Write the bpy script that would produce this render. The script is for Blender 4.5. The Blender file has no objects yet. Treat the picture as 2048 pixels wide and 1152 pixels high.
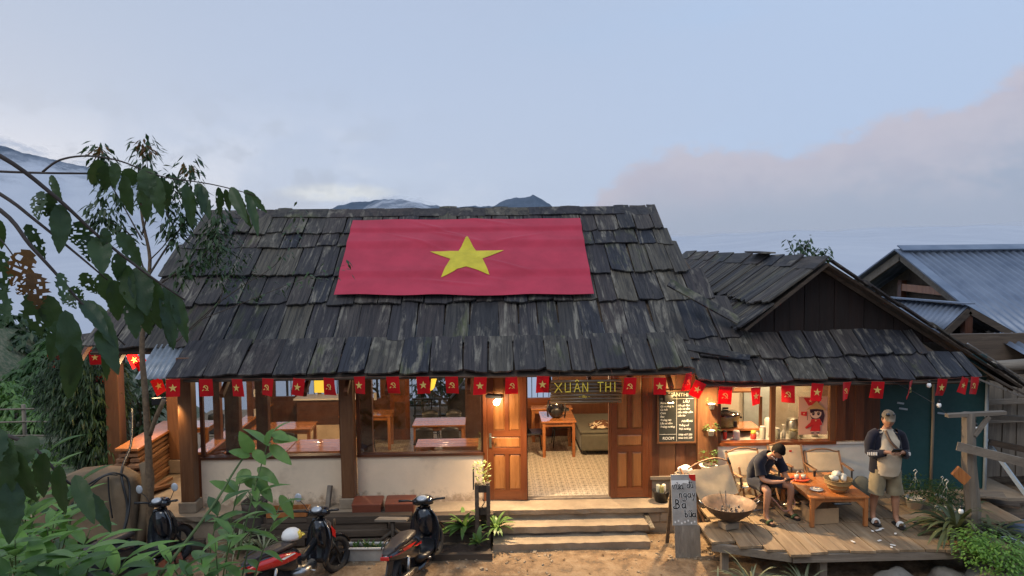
import bpy, math, random
from mathutils import Vector, Matrix, Euler
random.seed(11)
rnd = random.Random(5)
R = math.radians
PI = math.pi
sc = bpy.context.scene
COL = sc.collection

# ---------------------------------------------------------------- camera
CH, CF = 4.37, 1480.0
PSI, PIT, ROL = R(1.5), R(3.6), R(0.6)
FW = Vector((math.sin(PSI)*math.cos(PIT), math.cos(PSI)*math.cos(PIT), -math.sin(PIT)))
R0 = Vector((math.cos(PSI), -math.sin(PSI), 0))
U0 = R0.cross(FW)
RT = math.cos(ROL)*R0 - math.sin(ROL)*U0
UP = math.cos(ROL)*U0 + math.sin(ROL)*R0
CAMP = Vector((0, 0, CH))
cam_d = bpy.data.cameras.new('camera')
cam = bpy.data.objects.new('camera', cam_d)
COL.objects.link(cam)
cam.matrix_world = Matrix(((RT.x, UP.x, -FW.x, CAMP.x), (RT.y, UP.y, -FW.y, CAMP.y), (RT.z, UP.z, -FW.z, CAMP.z), (0, 0, 0, 1)))
cam_d.sensor_width = 36.0
cam_d.lens = 36.0*CF/2048.0
cam_d.clip_start = 0.05
cam_d.clip_end = 30000
sc.camera = cam
sc.render.resolution_x, sc.render.resolution_y = 1024, 576

def ray(u, v): return FW*CF + RT*(u-1024) - UP*(v-576)
def at(u, v, y):
    """point of the place that the survey sees at (u, v), standing y metres out"""
    d = ray(u, v); return CAMP + d*(y/d.y)
def on(u, v, z=0.0):
    d = ray(u, v); return CAMP + d*((z-CH)/d.z)

# ---------------------------------------------------------------- world: dusk sky
sc.view_settings.view_transform = 'Standard'
sc.view_settings.look = 'None'
sc.view_settings.exposure = 0.50
sc.view_settings.gamma = 1.0
sc.view_settings.use_curve_mapping = False
W = bpy.data.worlds.new('World'); sc.world = W; W.use_nodes = True
nt = W.node_tree; nt.nodes.clear()
def N(tree, typ, **kw):
    n = tree.nodes.new(typ)
    for k, val in kw.items():
        if k in ('op', 'operation'): n.operation = val
        elif k == 'blend': n.blend_type = val
        elif hasattr(n, k) and k not in ('inputs',): setattr(n, k, val)
    return n
def setin(n, i, val, tree):
    if hasattr(val, 'is_output'): tree.links.new(val, n.inputs[i])
    elif val is not None: n.inputs[i].default_value = val
def M2(tree, op, a, b=None, c=None, clamp=False):
    n = tree.nodes.new('ShaderNodeMath'); n.operation = op; n.use_clamp = clamp
    setin(n, 0, a, tree); setin(n, 1, b, tree); setin(n, 2, c, tree)
    return n.outputs[0]
def MIX(tree, fac, a, b, blend='MIX'):
    n = tree.nodes.new('ShaderNodeMix'); n.data_type = 'RGBA'; n.blend_type = blend
    setin(n, 0, fac, tree)
    setin(n, 6, (tuple(a)+(1,))[:4] if isinstance(a, (tuple, list)) else a, tree)
    setin(n, 7, (tuple(b)+(1,))[:4] if isinstance(b, (tuple, list)) else b, tree)
    return n.outputs[2]
def MAPR(tree, val, a, b, c=0.0, d=1.0, smooth=False):
    n = tree.nodes.new('ShaderNodeMapRange'); n.clamp = True
    if smooth: n.interpolation_type = 'SMOOTHSTEP'
    setin(n, 0, val, tree)
    for i, x in zip((1, 2, 3, 4), (a, b, c, d)): n.inputs[i].default_value = x
    return n.outputs[0]
def NOISE(tree, vec, scale, detail=4, rough=.55, dist=0.0, four=None):
    n = tree.nodes.new('ShaderNodeTexNoise')
    if four is not None:
        n.noise_dimensions = '4D'; setin(n, 'W', four, tree)
    setin(n, 'Vector', vec, tree)
    n.inputs['Scale'].default_value = scale; n.inputs['Detail'].default_value = detail
    n.inputs['Roughness'].default_value = rough; n.inputs['Distortion'].default_value = dist
    return n.outputs[0]
def RAMP(tree, val, stops):
    n = tree.nodes.new('ShaderNodeValToRGB'); e = n.color_ramp.elements
    while len(e) < len(stops): e.new(0.5)
    for k, (p, c) in enumerate(stops):
        e[k].position = p; e[k].color = (tuple(c)+(1,))[:4]
    setin(n, 0, val, tree); return n.outputs[0]

SUN_EL, SUN_ROT = R(7), R(-35)
sky = nt.nodes.new('ShaderNodeTexSky'); sky.sky_type = 'NISHITA'; sky.sun_disc = False
sky.sun_elevation = SUN_EL; sky.sun_rotation = SUN_ROT; sky.altitude = 1500; sky.dust_density = 2.0
tc = nt.nodes.new('ShaderNodeTexCoord')
sep = nt.nodes.new('ShaderNodeSeparateXYZ'); nt.links.new(tc.outputs['Generated'], sep.inputs[0])
sx, sy, sz = sep.outputs
az = M2(nt, 'ARCTAN2', sx, sy)                       # 0 straight ahead, + to the right, radians
hor = M2(nt, 'SQRT', M2(nt, 'ADD', M2(nt, 'MULTIPLY', sx, sx), M2(nt, 'MULTIPLY', sy, sy)))
el = M2(nt, 'DIVIDE', sz, M2(nt, 'MAXIMUM', hor, 0.001))
gen = tc.outputs['Generated']
mp = nt.nodes.new('ShaderNodeMapping'); nt.links.new(gen, mp.inputs[0]); mp.inputs['Scale'].default_value = (1, 1, 3.0)
mp2 = nt.nodes.new('ShaderNodeMapping'); nt.links.new(gen, mp2.inputs[0]); mp2.inputs['Scale'].default_value = (1, 1, 1.6)
nA = NOISE(nt, mp.outputs[0], 1.6, 6, .5)
nB = NOISE(nt, mp2.outputs[0], 5.5, 8, .6, .3)
nC = NOISE(nt, mp2.outputs[0], 17.0, 5, .6)
# clear to veiled sky, a little whiter towards the horizon, bluer to the right
grad = RAMP(nt, MAPR(nt, el, -.05, .42), [(0, (.40, .465, .595)), (.3, (.415, .48, .60)), (.62, (.35, .43, .57)), (1, (.305, .38, .52))])
blue = MIX(nt, MAPR(nt, az, -.05, .55, 0, .75, True), grad, (.335, .475, .69))
veil = MIX(nt, MAPR(nt, nA, .40, .62, 0, .55, True), blue, (.37, .43, .56))
leftg = MIX(nt, M2(nt, 'MULTIPLY', MAPR(nt, az, -.1, -.62, 0, .6, True), MAPR(nt, el, .06, .2, .0, 1.0, True)), veil, (.36, .41, .51))
# bright thin patch low over the ridge
pt = M2(nt, 'ADD', M2(nt, 'POWER', M2(nt, 'DIVIDE', M2(nt, 'ADD', az, .205), .075), 2.0), M2(nt, 'POWER', M2(nt, 'DIVIDE', M2(nt, 'SUBTRACT', el, .066), .013), 2.0))
bright = MIX(nt, M2(nt, 'MULTIPLY', MAPR(nt, pt, 1.4, 0, 0, .8, True), MAPR(nt, nC, .38, .6)), leftg, (.72, .72, .66))
# grey scraps of cloud on the left
scr = M2(nt, 'MULTIPLY', MAPR(nt, nC, .50, .64, 0, .65, True), M2(nt, 'MULTIPLY', MAPR(nt, az, .0, -.25, 0, 1, True), MAPR(nt, el, .24, .10, 0, 1, True)))
mist = M2(nt, 'MULTIPLY', MAPR(nt, nB, .44, .60, 0, .75, True), M2(nt, 'MULTIPLY', MAPR(nt, az, .1, -.2, 0, 1, True), MAPR(nt, el, .20, .06, 0, 1, True)))
skyc = MIX(nt, scr, MIX(nt, mist, bright, (.52, .555, .64)), (.34, .39, .49))
# the pink grey bank of cumulus on the right (its top follows a curve, ragged by noise), low clouds elsewhere
fc = nt.nodes.new('ShaderNodeFloatCurve')
azn = MAPR(nt, az, -PI, PI, 0, 1)
setin(fc, 'Value', azn, nt)
cv = fc.mapping.curves[0]
def e2(v): return v
pts = [(-PI, .10), (-1.2, .10), (-.55, .03), (-.3, .022), (-.2, .03), (.10, .03), (.135, .045), (.165, .078), (.21, .112), (.25, .122), (.32, .122), (.38, .112), (.44, .122), (.50, .135), (.57, .145), (.66, .19), (.8, .17), (1.2, .11), (PI, .10)]
xs = [((a+PI)/(2*PI), b*2) for a, b in pts]
cv.points[0].location = xs[0]; cv.points[1].location = xs[-1]
for a, b in xs[1:-1]: cv.points.new(a, b)
for q in cv.points: q.handle_type = 'AUTO_CLAMPED'
fc.mapping.update()
top = M2(nt, 'MULTIPLY', fc.outputs[0], .5)
nD = NOISE(nt, mp2.outputs[0], 42.0, 6, .62)
rag = M2(nt, 'ADD', M2(nt, 'ADD', M2(nt, 'MULTIPLY', M2(nt, 'SUBTRACT', nB, .5), .085), M2(nt, 'MULTIPLY', M2(nt, 'SUBTRACT', nC, .5), .07)), M2(nt, 'MULTIPLY', M2(nt, 'SUBTRACT', nD, .5), .03))
dlt = M2(nt, 'SUBTRACT', M2(nt, 'ADD', top, rag), el)
cmask = MAPR(nt, dlt, -.006, .016, 0, .96, True)
ccol = MIX(nt, MAPR(nt, dlt, 0, .10, 0, 1, True), (.40, .38, .45), (.285, .33, .425))
ccol2 = MIX(nt, M2(nt, 'MULTIPLY', MAPR(nt, el, .02, .08, 0, 1, True), MAPR(nt, M2(nt, 'ADD', M2(nt, 'MULTIPLY', nC, .6), M2(nt, 'MULTIPLY', nD, .4)), .38, .62, 0, .6, True)), ccol, (.445, .425, .485))
ccol3 = MIX(nt, MAPR(nt, az, .1, -.1, 0, .8, True), ccol2, (.42, .48, .61))
skyf = MIX(nt, cmask, skyc, ccol3)
bgA = nt.nodes.new('ShaderNodeBackground'); nt.links.new(sky.outputs[0], bgA.inputs[0]); bgA.inputs[1].default_value = .06
bgB = nt.nodes.new('ShaderNodeBackground'); nt.links.new(skyf, bgB.inputs[0]); bgB.inputs[1].default_value = 1.0
mx = nt.nodes.new('ShaderNodeMixShader'); mx.inputs[0].default_value = .93
nt.links.new(bgA.outputs[0], mx.inputs[1]); nt.links.new(bgB.outputs[0], mx.inputs[2])
wo = nt.nodes.new('ShaderNodeOutputWorld'); nt.links.new(mx.outputs[0], wo.inputs[0])

sd = bpy.data.lights.new('sun', 'SUN'); sd.energy = .7; sd.angle = R(32); sd.color = (1, .96, .91)
so = bpy.data.objects.new('sun', sd); COL.objects.link(so)
so.rotation_euler = Vector((.35, .62, -1.0)).to_track_quat('-Z', 'Y').to_euler()

WARM = (1.0, .68, .36)
def lamp(name, loc, power, size=.04, color=WARM, spot=None, aim=None, blend=.6, parent=None):
    l = bpy.data.lights.new(name, 'SPOT' if spot else 'POINT')
    l.energy = power; l.color = color; l.shadow_soft_size = size
    if spot: l.spot_size = R(spot); l.spot_blend = blend
    o = bpy.data.objects.new(name, l); COL.objects.link(o); o.location = loc
    if aim is not None: o.rotation_euler = (Vector(aim)-Vector(loc)).to_track_quat('-Z', 'Y').to_euler()
    return o

# ---------------------------------------------------------------- mesh helpers
def V(*a): return Vector(a)
class MB:
    def __init__(s): s.v = []; s.f = []; s.s = []
    def add(s, vs, fs, smooth=False):
        b = len(s.v); s.v += [Vector(q) for q in vs]
        for f in fs: s.f.append(tuple(b+i for i in f)); s.s.append(smooth)
        return s
    def box(s, c, d, rot=None):
        c = Vector(c); hx, hy, hz = d[0]/2, d[1]/2, d[2]/2
        q = [Vector((x, y, z)) for x in (-hx, hx) for y in (-hy, hy) for z in (-hz, hz)]
        if rot is not None:
            m = rot if isinstance(rot, Matrix) else Euler(rot).to_matrix()
            q = [m @ k for k in q]
        return s.add([k+c for k in q], [(0, 1, 3, 2), (4, 6, 7, 5), (0, 4, 5, 1), (2, 3, 7, 6), (0, 2, 6, 4), (1, 5, 7, 3)])
    def span(s, a, b):
        return s.box([(a[i]+b[i])/2 for i in range(3)], [abs(b[i]-a[i]) for i in range(3)])
    def bar(s, p, q, w, h=None, up=(0, 0, 1), taper=1.0):
        h = h or w; p = Vector(p); q = Vector(q); d = (q-p).normalized(); u = Vector(up)
        if abs(d.dot(u)) > .98: u = Vector((0, 1, 0))
        a = d.cross(u).normalized(); b = a.cross(d)
        vs = []
        for c, k in ((p, 1), (q, taper)):
            for i, j in ((-1, -1), (1, -1), (1, 1), (-1, 1)): vs.append(c + a*(i*w*k/2) + b*(j*h*k/2))
        return s.add(vs, [(3, 2, 1, 0), (4, 5, 6, 7), (0, 1, 5, 4), (1, 2, 6, 5), (2, 3, 7, 6), (3, 0, 4, 7)])
    def tube(s, pts, r, n=8, cap=True, smooth=True):
        pts = [Vector(p) for p in pts]; m = len(pts)
        rs = list(r) if isinstance(r, (list, tuple)) else [r]*m
        base = len(s.v); prev = None
        for i, p in enumerate(pts):
            d = (pts[min(i+1, m-1)] - pts[max(i-1, 0)])
            if d.length < 1e-9: d = Vector((0, 0, 1))
            d.normalize()
            if prev is None:
                u = Vector((0, 0, 1)) if abs(d.z) < .9 else Vector((1, 0, 0))
                a = d.cross(u).normalized()
            else:
                a = (prev - d*prev.dot(d))
                if a.length < 1e-6: a = d.orthogonal()
                a.normalize()
            prev = a; b = d.cross(a)
            for k in range(n):
                t = 2*PI*k/n; s.v.append(p + a*(math.cos(t)*rs[i]) + b*(math.sin(t)*rs[i]))
        for i in range(m-1):
            for k in range(n):
                s.f.append((base+i*n+k, base+i*n+(k+1) % n, base+(i+1)*n+(k+1) % n, base+(i+1)*n+k)); s.s.append(smooth)
        if cap:
            s.f.append(tuple(base+k for k in reversed(range(n)))); s.s.append(False)
            s.f.append(tuple(base+(m-1)*n+k for k in range(n))); s.s.append(False)
        return s
    def lathe(s, prof, n=20, c=(0, 0, 0), smooth=True, sx=1, sy=1):
        base = len(s.v); c = Vector(c)
        for r, z in prof:
            for k in range(n):
                t = 2*PI*k/n; s.v.append(c + Vector((math.cos(t)*r*sx, math.sin(t)*r*sy, z)))
        for i in range(len(prof)-1):
            for k in range(n):
                s.f.append((base+i*n+k, base+i*n+(k+1) % n, base+(i+1)*n+(k+1) % n, base+(i+1)*n+k)); s.s.append(smooth)
        if prof[0][0] > 1e-4: s.f.append(tuple(base+k for k in reversed(range(n)))); s.s.append(False)
        if prof[-1][0] > 1e-4:
            b2 = base+(len(prof)-1)*n; s.f.append(tuple(b2+k for k in range(n))); s.s.append(False)
        return s
    def ball(s, c, r, n=12, m=8, rot=None):
        if isinstance(r, (int, float)): r = (r, r, r)
        c = Vector(c); base = len(s.v)
        for i in range(m+1):
            ph = PI*i/m
            for k in range(n):
                t = 2*PI*k/n
                q = Vector((math.sin(ph)*math.cos(t)*r[0], math.sin(ph)*math.sin(t)*r[1], -math.cos(ph)*r[2]))
                if rot is not None: q = Euler(rot).to_matrix() @ q
                s.v.append(q+c)
        for i in range(m):
            for k in range(n):
                s.f.append((base+i*n+k, base+i*n+(k+1) % n, base+(i+1)*n+(k+1) % n, base+(i+1)*n+k)); s.s.append(True)
        return s
    def prism(s, poly, o, ax, ay, t):
        """polygon (x,y pairs) in the plane o+ax*x+ay*y, thickness t along ax x ay (centred)"""
        o = Vector(o); ax = Vector(ax); ay = Vector(ay); nn = ax.cross(ay).normalized()
        m = len(poly)
        vs = [o+ax*x+ay*y-nn*(t/2) for x, y in poly] + [o+ax*x+ay*y+nn*(t/2) for x, y in poly]
        fs = [tuple(reversed(range(m))), tuple(range(m, 2*m))] + [(i, (i+1) % m, m+(i+1) % m, m+i) for i in range(m)]
        return s.add(vs, fs)
    def xf(s, m):
        s.v = [m @ q for q in s.v]; return s
    def mesh(s, name, off=None):
        me = bpy.data.meshes.new(name)
        vs = [tuple(q-off) for q in s.v] if off is not None else [tuple(q) for q in s.v]
        me.from_pydata(vs, [], s.f)
        me.polygons.foreach_set('use_smooth', s.s)
        me.update(); return me
    def build(s, name, mat, parent=None, off=None, bevel=0, label=None):
        me = s.mesh(name, off)
        if mat: me.materials.append(mat)
        o = bpy.data.objects.new(name, me); COL.objects.link(o)
        if parent is not None: o.parent = parent
        if bevel:
            b = o.modifiers.new('bevel', 'BEVEL'); b.width = bevel; b.segments = 2; b.limit_method = 'ANGLE'; b.angle_limit = R(40)
        if label: o['label'] = label
        return o
def inst(me, name, parent, loc, rot=(0, 0, 0), scale=(1, 1, 1), mat=None):
    o = bpy.data.objects.new(name, me); COL.objects.link(o); o.parent = parent
    o.location = loc; o.rotation_euler = rot if not isinstance(rot, Matrix) else rot.to_euler()
    o.scale = scale
    return o
def tag(o, label, cat, group=None, kind=None):
    if label: o['label'] = label
    if cat: o['category'] = cat
    if group: o['group'] = group
    if kind: o['kind'] = kind
    return o
def thing(name, label, cat, loc=(0, 0, 0), rz=0.0, group=None):
    o = bpy.data.objects.new(name, None); COL.objects.link(o); o.empty_display_size = .1
    o.location = loc; o.rotation_euler = (0, 0, rz); return tag(o, label, cat, group)
def solo(mb, name, mat, label, cat, group=None, bevel=0):
    xs = [q.x for q in mb.v]; ys = [q.y for q in mb.v]; zs = [q.z for q in mb.v]
    c = Vector(((min(xs)+max(xs))/2, (min(ys)+max(ys))/2, min(zs)))
    o = mb.build(name, mat, None, c, bevel); o.location = c
    return tag(o, label, cat, group)
def struct(mb, name, mat, kind='structure', bevel=0):
    o = mb.build(name, mat, None, None, bevel); o['kind'] = kind; return o
def dup(root, loc, rz, label, group=None):
    r = root.copy(); COL.objects.link(r); r.location = loc; r.rotation_euler = (0, 0, rz)
    if label: r['label'] = label
    if group: r['group'] = group
    def rec(src, dst):
        for ch in list(src.children):
            c = ch.copy(); COL.objects.link(c); c.parent = dst
            rec(ch, c)
    rec(root, r); return r
def text(body, name, mat, parent, loc, rot, size, align='CENTER', ext=.001, shear=0.0, sx=1.0):
    cu = bpy.data.curves.new(name, 'FONT'); cu.body = body; cu.size = size; cu.align_x = align; cu.align_y = 'CENTER'
    cu.extrude = ext; cu.shear = shear; cu.materials.append(mat)
    tmp = bpy.data.objects.new(name, cu); COL.objects.link(tmp)
    dg = bpy.context.evaluated_depsgraph_get(); dg.update()
    me = bpy.data.meshes.new_from_object(tmp.evaluated_get(dg)); bpy.data.objects.remove(tmp)
    me.materials.clear(); me.materials.append(mat)
    o = bpy.data.objects.new(name, me); COL.objects.link(o); o.parent = parent; o.location = loc; o.rotation_euler = rot
    o.scale = (sx, 1, 1)
    return o

# ---------------------------------------------------------------- materials
def newmat(name):
    m = bpy.data.materials.new(name); m.use_nodes = True; t = m.node_tree
    return m, t, t.nodes['Principled BSDF']
def objvec(t, scale=(1, 1, 1), rot=(0, 0, 0), rndoff=True):
    tcn = t.nodes.new('ShaderNodeTexCoord'); mpn = t.nodes.new('ShaderNodeMapping')
    mpn.inputs['Scale'].default_value = scale; mpn.inputs['Rotation'].default_value = rot
    if rndoff:
        oi = t.nodes.new('ShaderNodeObjectInfo'); va = t.nodes.new('ShaderNodeVectorMath'); va.operation = 'MULTIPLY_ADD'
        cx = t.nodes.new('ShaderNodeCombineXYZ')
        for i in range(3): t.links.new(oi.outputs['Random'], cx.inputs[i])
        t.links.new(cx.outputs[0], va.inputs[0]); va.inputs[1].default_value = (37, 53, 71); t.links.new(tcn.outputs['Object'], va.inputs[2])
        t.links.new(va.outputs[0], mpn.inputs[0])
    else: t.links.new(tcn.outputs['Object'], mpn.inputs[0])
    return mpn.outputs[0]
def bumpn(t, p, h, strength, dist=.02):
    b = t.nodes.new('ShaderNodeBump'); b.inputs['Strength'].default_value = strength; b.inputs['Distance'].default_value = dist
    t.links.new(h, b.inputs['Height']); t.links.new(b.outputs[0], p.inputs['Normal'])
def plain(name, col, rough=.6, var=.25, scale=6, metal=0.0, bump=.2, spec=.5, coat=0.0, detail=6, col2=None, rv=.12, sub=None, dist=.01):
    m, t, p = newmat(name)
    v = objvec(t)
    n1 = NOISE(t, v, scale, detail, .6)
    n2 = NOISE(t, v, scale*6, 4, .6)
    c2 = col2 or tuple(max(0, c*(1-var)) for c in col)
    c1 = tuple(min(1, c*(1+var*.5)) for c in col)
    base = MIX(t, MAPR(t, n1, .32, .68), c2, c1)
    base = MIX(t, MAPR(t, n2, .35, .7, 0, var*.8), base, tuple(c*.75 for c in col))
    t.links.new(base, p.inputs['Base Color'])
    t.links.new(MAPR(t, n2, .3, .7, max(0, rough-rv), min(1, rough+rv)), p.inputs['Roughness'])
    p.inputs['Metallic'].default_value = metal; p.inputs['Specular IOR Level'].default_value = spec
    p.inputs['Coat Weight'].default_value = coat; p.inputs['Coat Roughness'].default_value = .15
    if bump: bumpn(t, p, M2(t, 'ADD', M2(t, 'MULTIPLY', n1, .5), M2(t, 'MULTIPLY', n2, .5)), bump, dist)
    return m
def wood(name, c1, c2, axis='z', rough=.5, gl=3.0, gs=40.0, bump=.3, coat=0.0, wear=0.0, wearc=(.35, .3, .24), rv=.35, spec=.4, hv=0.0):
    """grain running along axis; each object gets its own offset and tone"""
    m, t, p = newmat(name)
    s = {'x': (gl, gs, gs), 'y': (gs, gl, gs), 'z': (gs, gs, gl)}[axis]
    s2 = {'x': (.5, 6, 6), 'y': (6, .5, 6), 'z': (6, 6, .5)}[axis]
    g = NOISE(t, objvec(t, s), 1.0, 6, .65, .6)
    b = NOISE(t, objvec(t, s2), 1.0, 4, .6, 1.0)
    oi = t.nodes.new('ShaderNodeObjectInfo')
    mixf = M2(t, 'ADD', M2(t, 'MULTIPLY', g, .5), M2(t, 'MULTIPLY', b, .5))
    col = MIX(t, MAPR(t, mixf, .36, .64), c1, c2)
    col = MIX(t, MAPR(t, g, .55, .72, 0, .5), col, tuple(x*.45 for x in c1))
    if wear: 
        wn = NOISE(t, objvec(t, tuple(x*.35 for x in s)), 1.0, 5, .7)
        col = MIX(t, MAPR(t, wn, .56, .7, 0, wear), col, wearc)
    hs = t.nodes.new('ShaderNodeHueSaturation'); setin(hs, 'Color', col, t)
    t.links.new(M2(t, 'ADD', M2(t, 'MULTIPLY', oi.outputs['Random'], rv), 1-rv/2), hs.inputs['Value'])
    if hv:
        wn2 = t.nodes.new('ShaderNodeTexWhiteNoise'); wn2.noise_dimensions = '1D'; t.links.new(oi.outputs['Random'], wn2.inputs['W'])
        t.links.new(M2(t, 'ADD', M2(t, 'MULTIPLY', wn2.outputs[0], hv), .5-hv/2), hs.inputs['Hue'])
    t.links.new(hs.outputs[0], p.inputs['Base Color'])
    t.links.new(MAPR(t, g, .3, .7, max(0.02, rough-.12), min(1, rough+.15)), p.inputs['Roughness'])
    p.inputs['Coat Weight'].default_value = coat; p.inputs['Coat Roughness'].default_value = .1
    p.inputs['Specular IOR Level'].default_value = spec
    if bump: bumpn(t, p, mixf, bump, .01)
    return m
def leafmat(name, c1, c2, rough=.45, trans=.35, spot=0.0, spotc=(.25, .14, .03), tc3=None):
    m, t, p = newmat(name)
    v = objvec(t)
    n = NOISE(t, v, 3.0, 3, .5); n2 = NOISE(t, v, 30.0, 3, .6)
    oi = t.nodes.new('ShaderNodeObjectInfo'); geo = t.nodes.new('ShaderNodeNewGeometry')
    rr = M2(t, 'FRACT', M2(t, 'ADD', geo.outputs['Random Per Island'], oi.outputs['Random']))
    f = M2(t, 'ADD', M2(t, 'MULTIPLY', rr, .6), M2(t, 'MULTIPLY', MAPR(t, n, .3, .7), .4))
    col = MIX(t, f, c1, c2)
    if spot: col = MIX(t, MAPR(t, n2, .6, .72, 0, spot), col, spotc)
    t.links.new(col, p.inputs['Base Color'])
    p.inputs['Roughness'].default_value = rough; p.inputs['Specular IOR Level'].default_value = .4
    tr = t.nodes.new('ShaderNodeBsdfTranslucent'); t.links.new(MIX(t, .5, col, tc3 or tuple(min(1, x*2.2) for x in c2)), tr.inputs[0])
    ms = t.nodes.new('ShaderNodeMixShader'); ms.inputs[0].default_value = trans
    out = t.nodes['Material Output']
    t.links.new(p.outputs[0], ms.inputs[1]); t.links.new(tr.outputs[0], ms.inputs[2]); t.links.new(ms.outputs[0], out.inputs[0])
    bumpn(t, p, n2, .2, .005)
    return m
def cloth(name, col, trans=.3, rough=.8, var=.12, scale=4):
    m, t, p = newmat(name); v = objvec(t)
    n = NOISE(t, v, scale, 5, .6); n2 = NOISE(t, v, 250, 2, .6)
    c = MIX(t, MAPR(t, n, .35, .65, 0, 1), tuple(x*(1-var) for x in col), tuple(min(1, x*(1+var)) for x in col))
    t.links.new(c, p.inputs['Base Color']); p.inputs['Roughness'].default_value = rough
    p.inputs['Specular IOR Level'].default_value = .15; p.inputs['Sheen Weight'].default_value = .15
    bumpn(t, p, M2(t, 'ADD', M2(t, 'MULTIPLY', n, .8), M2(t, 'MULTIPLY', n2, .2)), .25, .01)
    if trans:
        tr = t.nodes.new('ShaderNodeBsdfTranslucent'); t.links.new(c, tr.inputs[0])
        ms = t.nodes.new('ShaderNodeMixShader'); ms.inputs[0].default_value = trans; out = t.nodes['Material Output']
        t.links.new(p.outputs[0], ms.inputs[1]); t.links.new(tr.outputs[0], ms.inputs[2]); t.links.new(ms.outputs[0], out.inputs[0])
    return m
def emit(name, col, s):
    m, t, p = newmat(name); p.inputs['Base Color'].default_value = tuple(col)+(1,)
    p.inputs['Emission Color'].default_value = tuple(col)+(1,); p.inputs['Emission Strength'].default_value = s
    return m

MT = {}
def shingle_mat():
    m, t, p = newmat('weathered shingle')
    oi = t.nodes.new('ShaderNodeObjectInfo'); r = oi.outputs['Random']
    g = NOISE(t, objvec(t, (11, 1.1, 11)), 1.0, 7, .72, .5)
    gw = NOISE(t, objvec(t, (3.2, .8, 3.2)), 1.0, 6, .68, 1.0)
    pch = NOISE(t, objvec(t, (2.2, 1.6, 2.2)), 1.0, 6, .65)
    spk = NOISE(t, objvec(t, (60, 40, 60)), 1.0, 3, .7)
    tone = RAMP(t, r, [(0, (.060, .054, .058)), (.15, (.034, .038, .052)), (.28, (.082, .064, .058)), (.42, (.045, .043, .050)), (.56, (.125, .110, .085)), (.70, (.040, .040, .046)), (.84, (.095, .080, .072)), (1, (.056, .052, .056))])
    tone = MIX(t, .0, tone, (.02, .019, .021))
    tone = MIX(t, 1.0, tone, (.80, .78, .75), 'MULTIPLY')
    c = MIX(t, MAPR(t, g, .46, .58, 0, .7), tone, (.012, .012, .015))
    c = MIX(t, M2(t, 'MULTIPLY', MAPR(t, gw, .50, .62, 0, 1), MAPR(t, pch, .44, .58, 0, .8)), c, (.25, .225, .18))
    wn = t.nodes.new('ShaderNodeTexWhiteNoise'); wn.noise_dimensions = '1D'; t.links.new(r, wn.inputs['W'])
    c = MIX(t, M2(t, 'MULTIPLY', MAPR(t, pch, .52, .70, 0, .8), MAPR(t, wn.outputs[0], .72, .9)), c, (.075, .085, .03))
    c = MIX(t, MAPR(t, spk, .66, .76, 0, .7), c, (.22, .21, .17))
    t.links.new(c, p.inputs['Base Color'])
    t.links.new(MAPR(t, gw, .3, .7, .55, .85), p.inputs['Roughness']); p.inputs['Specular IOR Level'].default_value = .3
    bumpn(t, p, M2(t, 'ADD', M2(t, 'MULTIPLY', g, .6), M2(t, 'MULTIPLY', gw, .6)), .8, .015)
    return m
MT['shingle'] = shingle_mat()
MT['darkwood'] = wood('dark stained timber', (.06, .020, .010), (.135, .048, .020), 'z', .45, coat=.15)
MT['darkwoodx'] = wood('dark stained timber x', (.06, .020, .010), (.135, .048, .020), 'x', .45, coat=.15)
MT['postwood'] = wood('brown post timber', (.10, .042, .018), (.19, .085, .036), 'z', .5, wear=.3, wearc=(.30, .17, .09))
MT['door'] = wood('varnished door panel', (.23, .085, .024), (.42, .175, .055), 'z', .35, coat=.4, gs=26, rv=.2)
MT['doorframe'] = wood('varnished door stile', (.11, .028, .009), (.21, .060, .018), 'z', .35, coat=.4, rv=.15)
MT['doorframex'] = wood('varnished door rail', (.12, .032, .010), (.23, .068, .020), 'x', .35, coat=.4, rv=.15)
MT['tabletop'] = wood('glossy table board', (.40, .14, .045), (.60, .25, .09), 'x', .16, coat=1.0, gs=24, rv=.2, bump=.12, spec=.6)
MT['tablewood'] = wood('table timber', (.30, .10, .03), (.48, .19, .06), 'z', .35, coat=.3)
MT['oldplank'] = wood('worn deck plank', (.15, .10, .058), (.34, .245, .15), 'y', .7, gs=30, gl=1.5, bump=.7, wear=.6, wearc=(.42, .35, .25), rv=.3)
MT['oldbeam'] = wood('old dark beam', (.045, .032, .024), (.12, .088, .062), 'x', .75, bump=.8, wear=.4, wearc=(.2, .16, .12), rv=.6)
MT['greywood'] = wood('grey weathered wood', (.14, .115, .09), (.27, .225, .175), 'z', .8, bump=.8, wear=.5, wearc=(.36, .31, .25), rv=.3)
MT['greywoodx'] = wood('grey weathered wood x', (.14, .115, .09), (.27, .225, .175), 'x', .8, bump=.8, wear=.5, wearc=(.36, .31, .25), rv=.3)
MT['logwood'] = wood('sawn lumber', (.16, .08, .04), (.30, .165, .09), 'y', .6, bump=.5, rv=.4)
MT['gabledark'] = wood('shade darkened old gable board', (.008, .005, .004), (.022, .011, .008), 'z', .8, rv=.3)  # old boards made near black: the kitchen gable's roof shadow is in this colour
MT['cream'] = plain('cream painted render', (.84, .67, .48), .75, .10, 2.0, bump=.15)
MT['white_wall'] = plain('white painted render', (.66, .62, .54), .75, .12, 2.5, bump=.15)
MT['concrete'] = plain('worn concrete', (.30, .235, .165), .8, .30, 3.5, bump=.5, detail=9)
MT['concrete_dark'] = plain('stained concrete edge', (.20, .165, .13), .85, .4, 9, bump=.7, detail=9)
MT['black'] = plain('black plastic', (.018, .018, .02), .38, .2, 10, bump=.03)
MT['blackgloss'] = plain('gloss black bodywork', (.010, .012, .017), .14, .1, 4, bump=0, coat=.8, spec=.6)
MT['seatblack'] = plain('grained black vinyl', (.045, .036, .033), .5, .2, 30, bump=.2)
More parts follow.
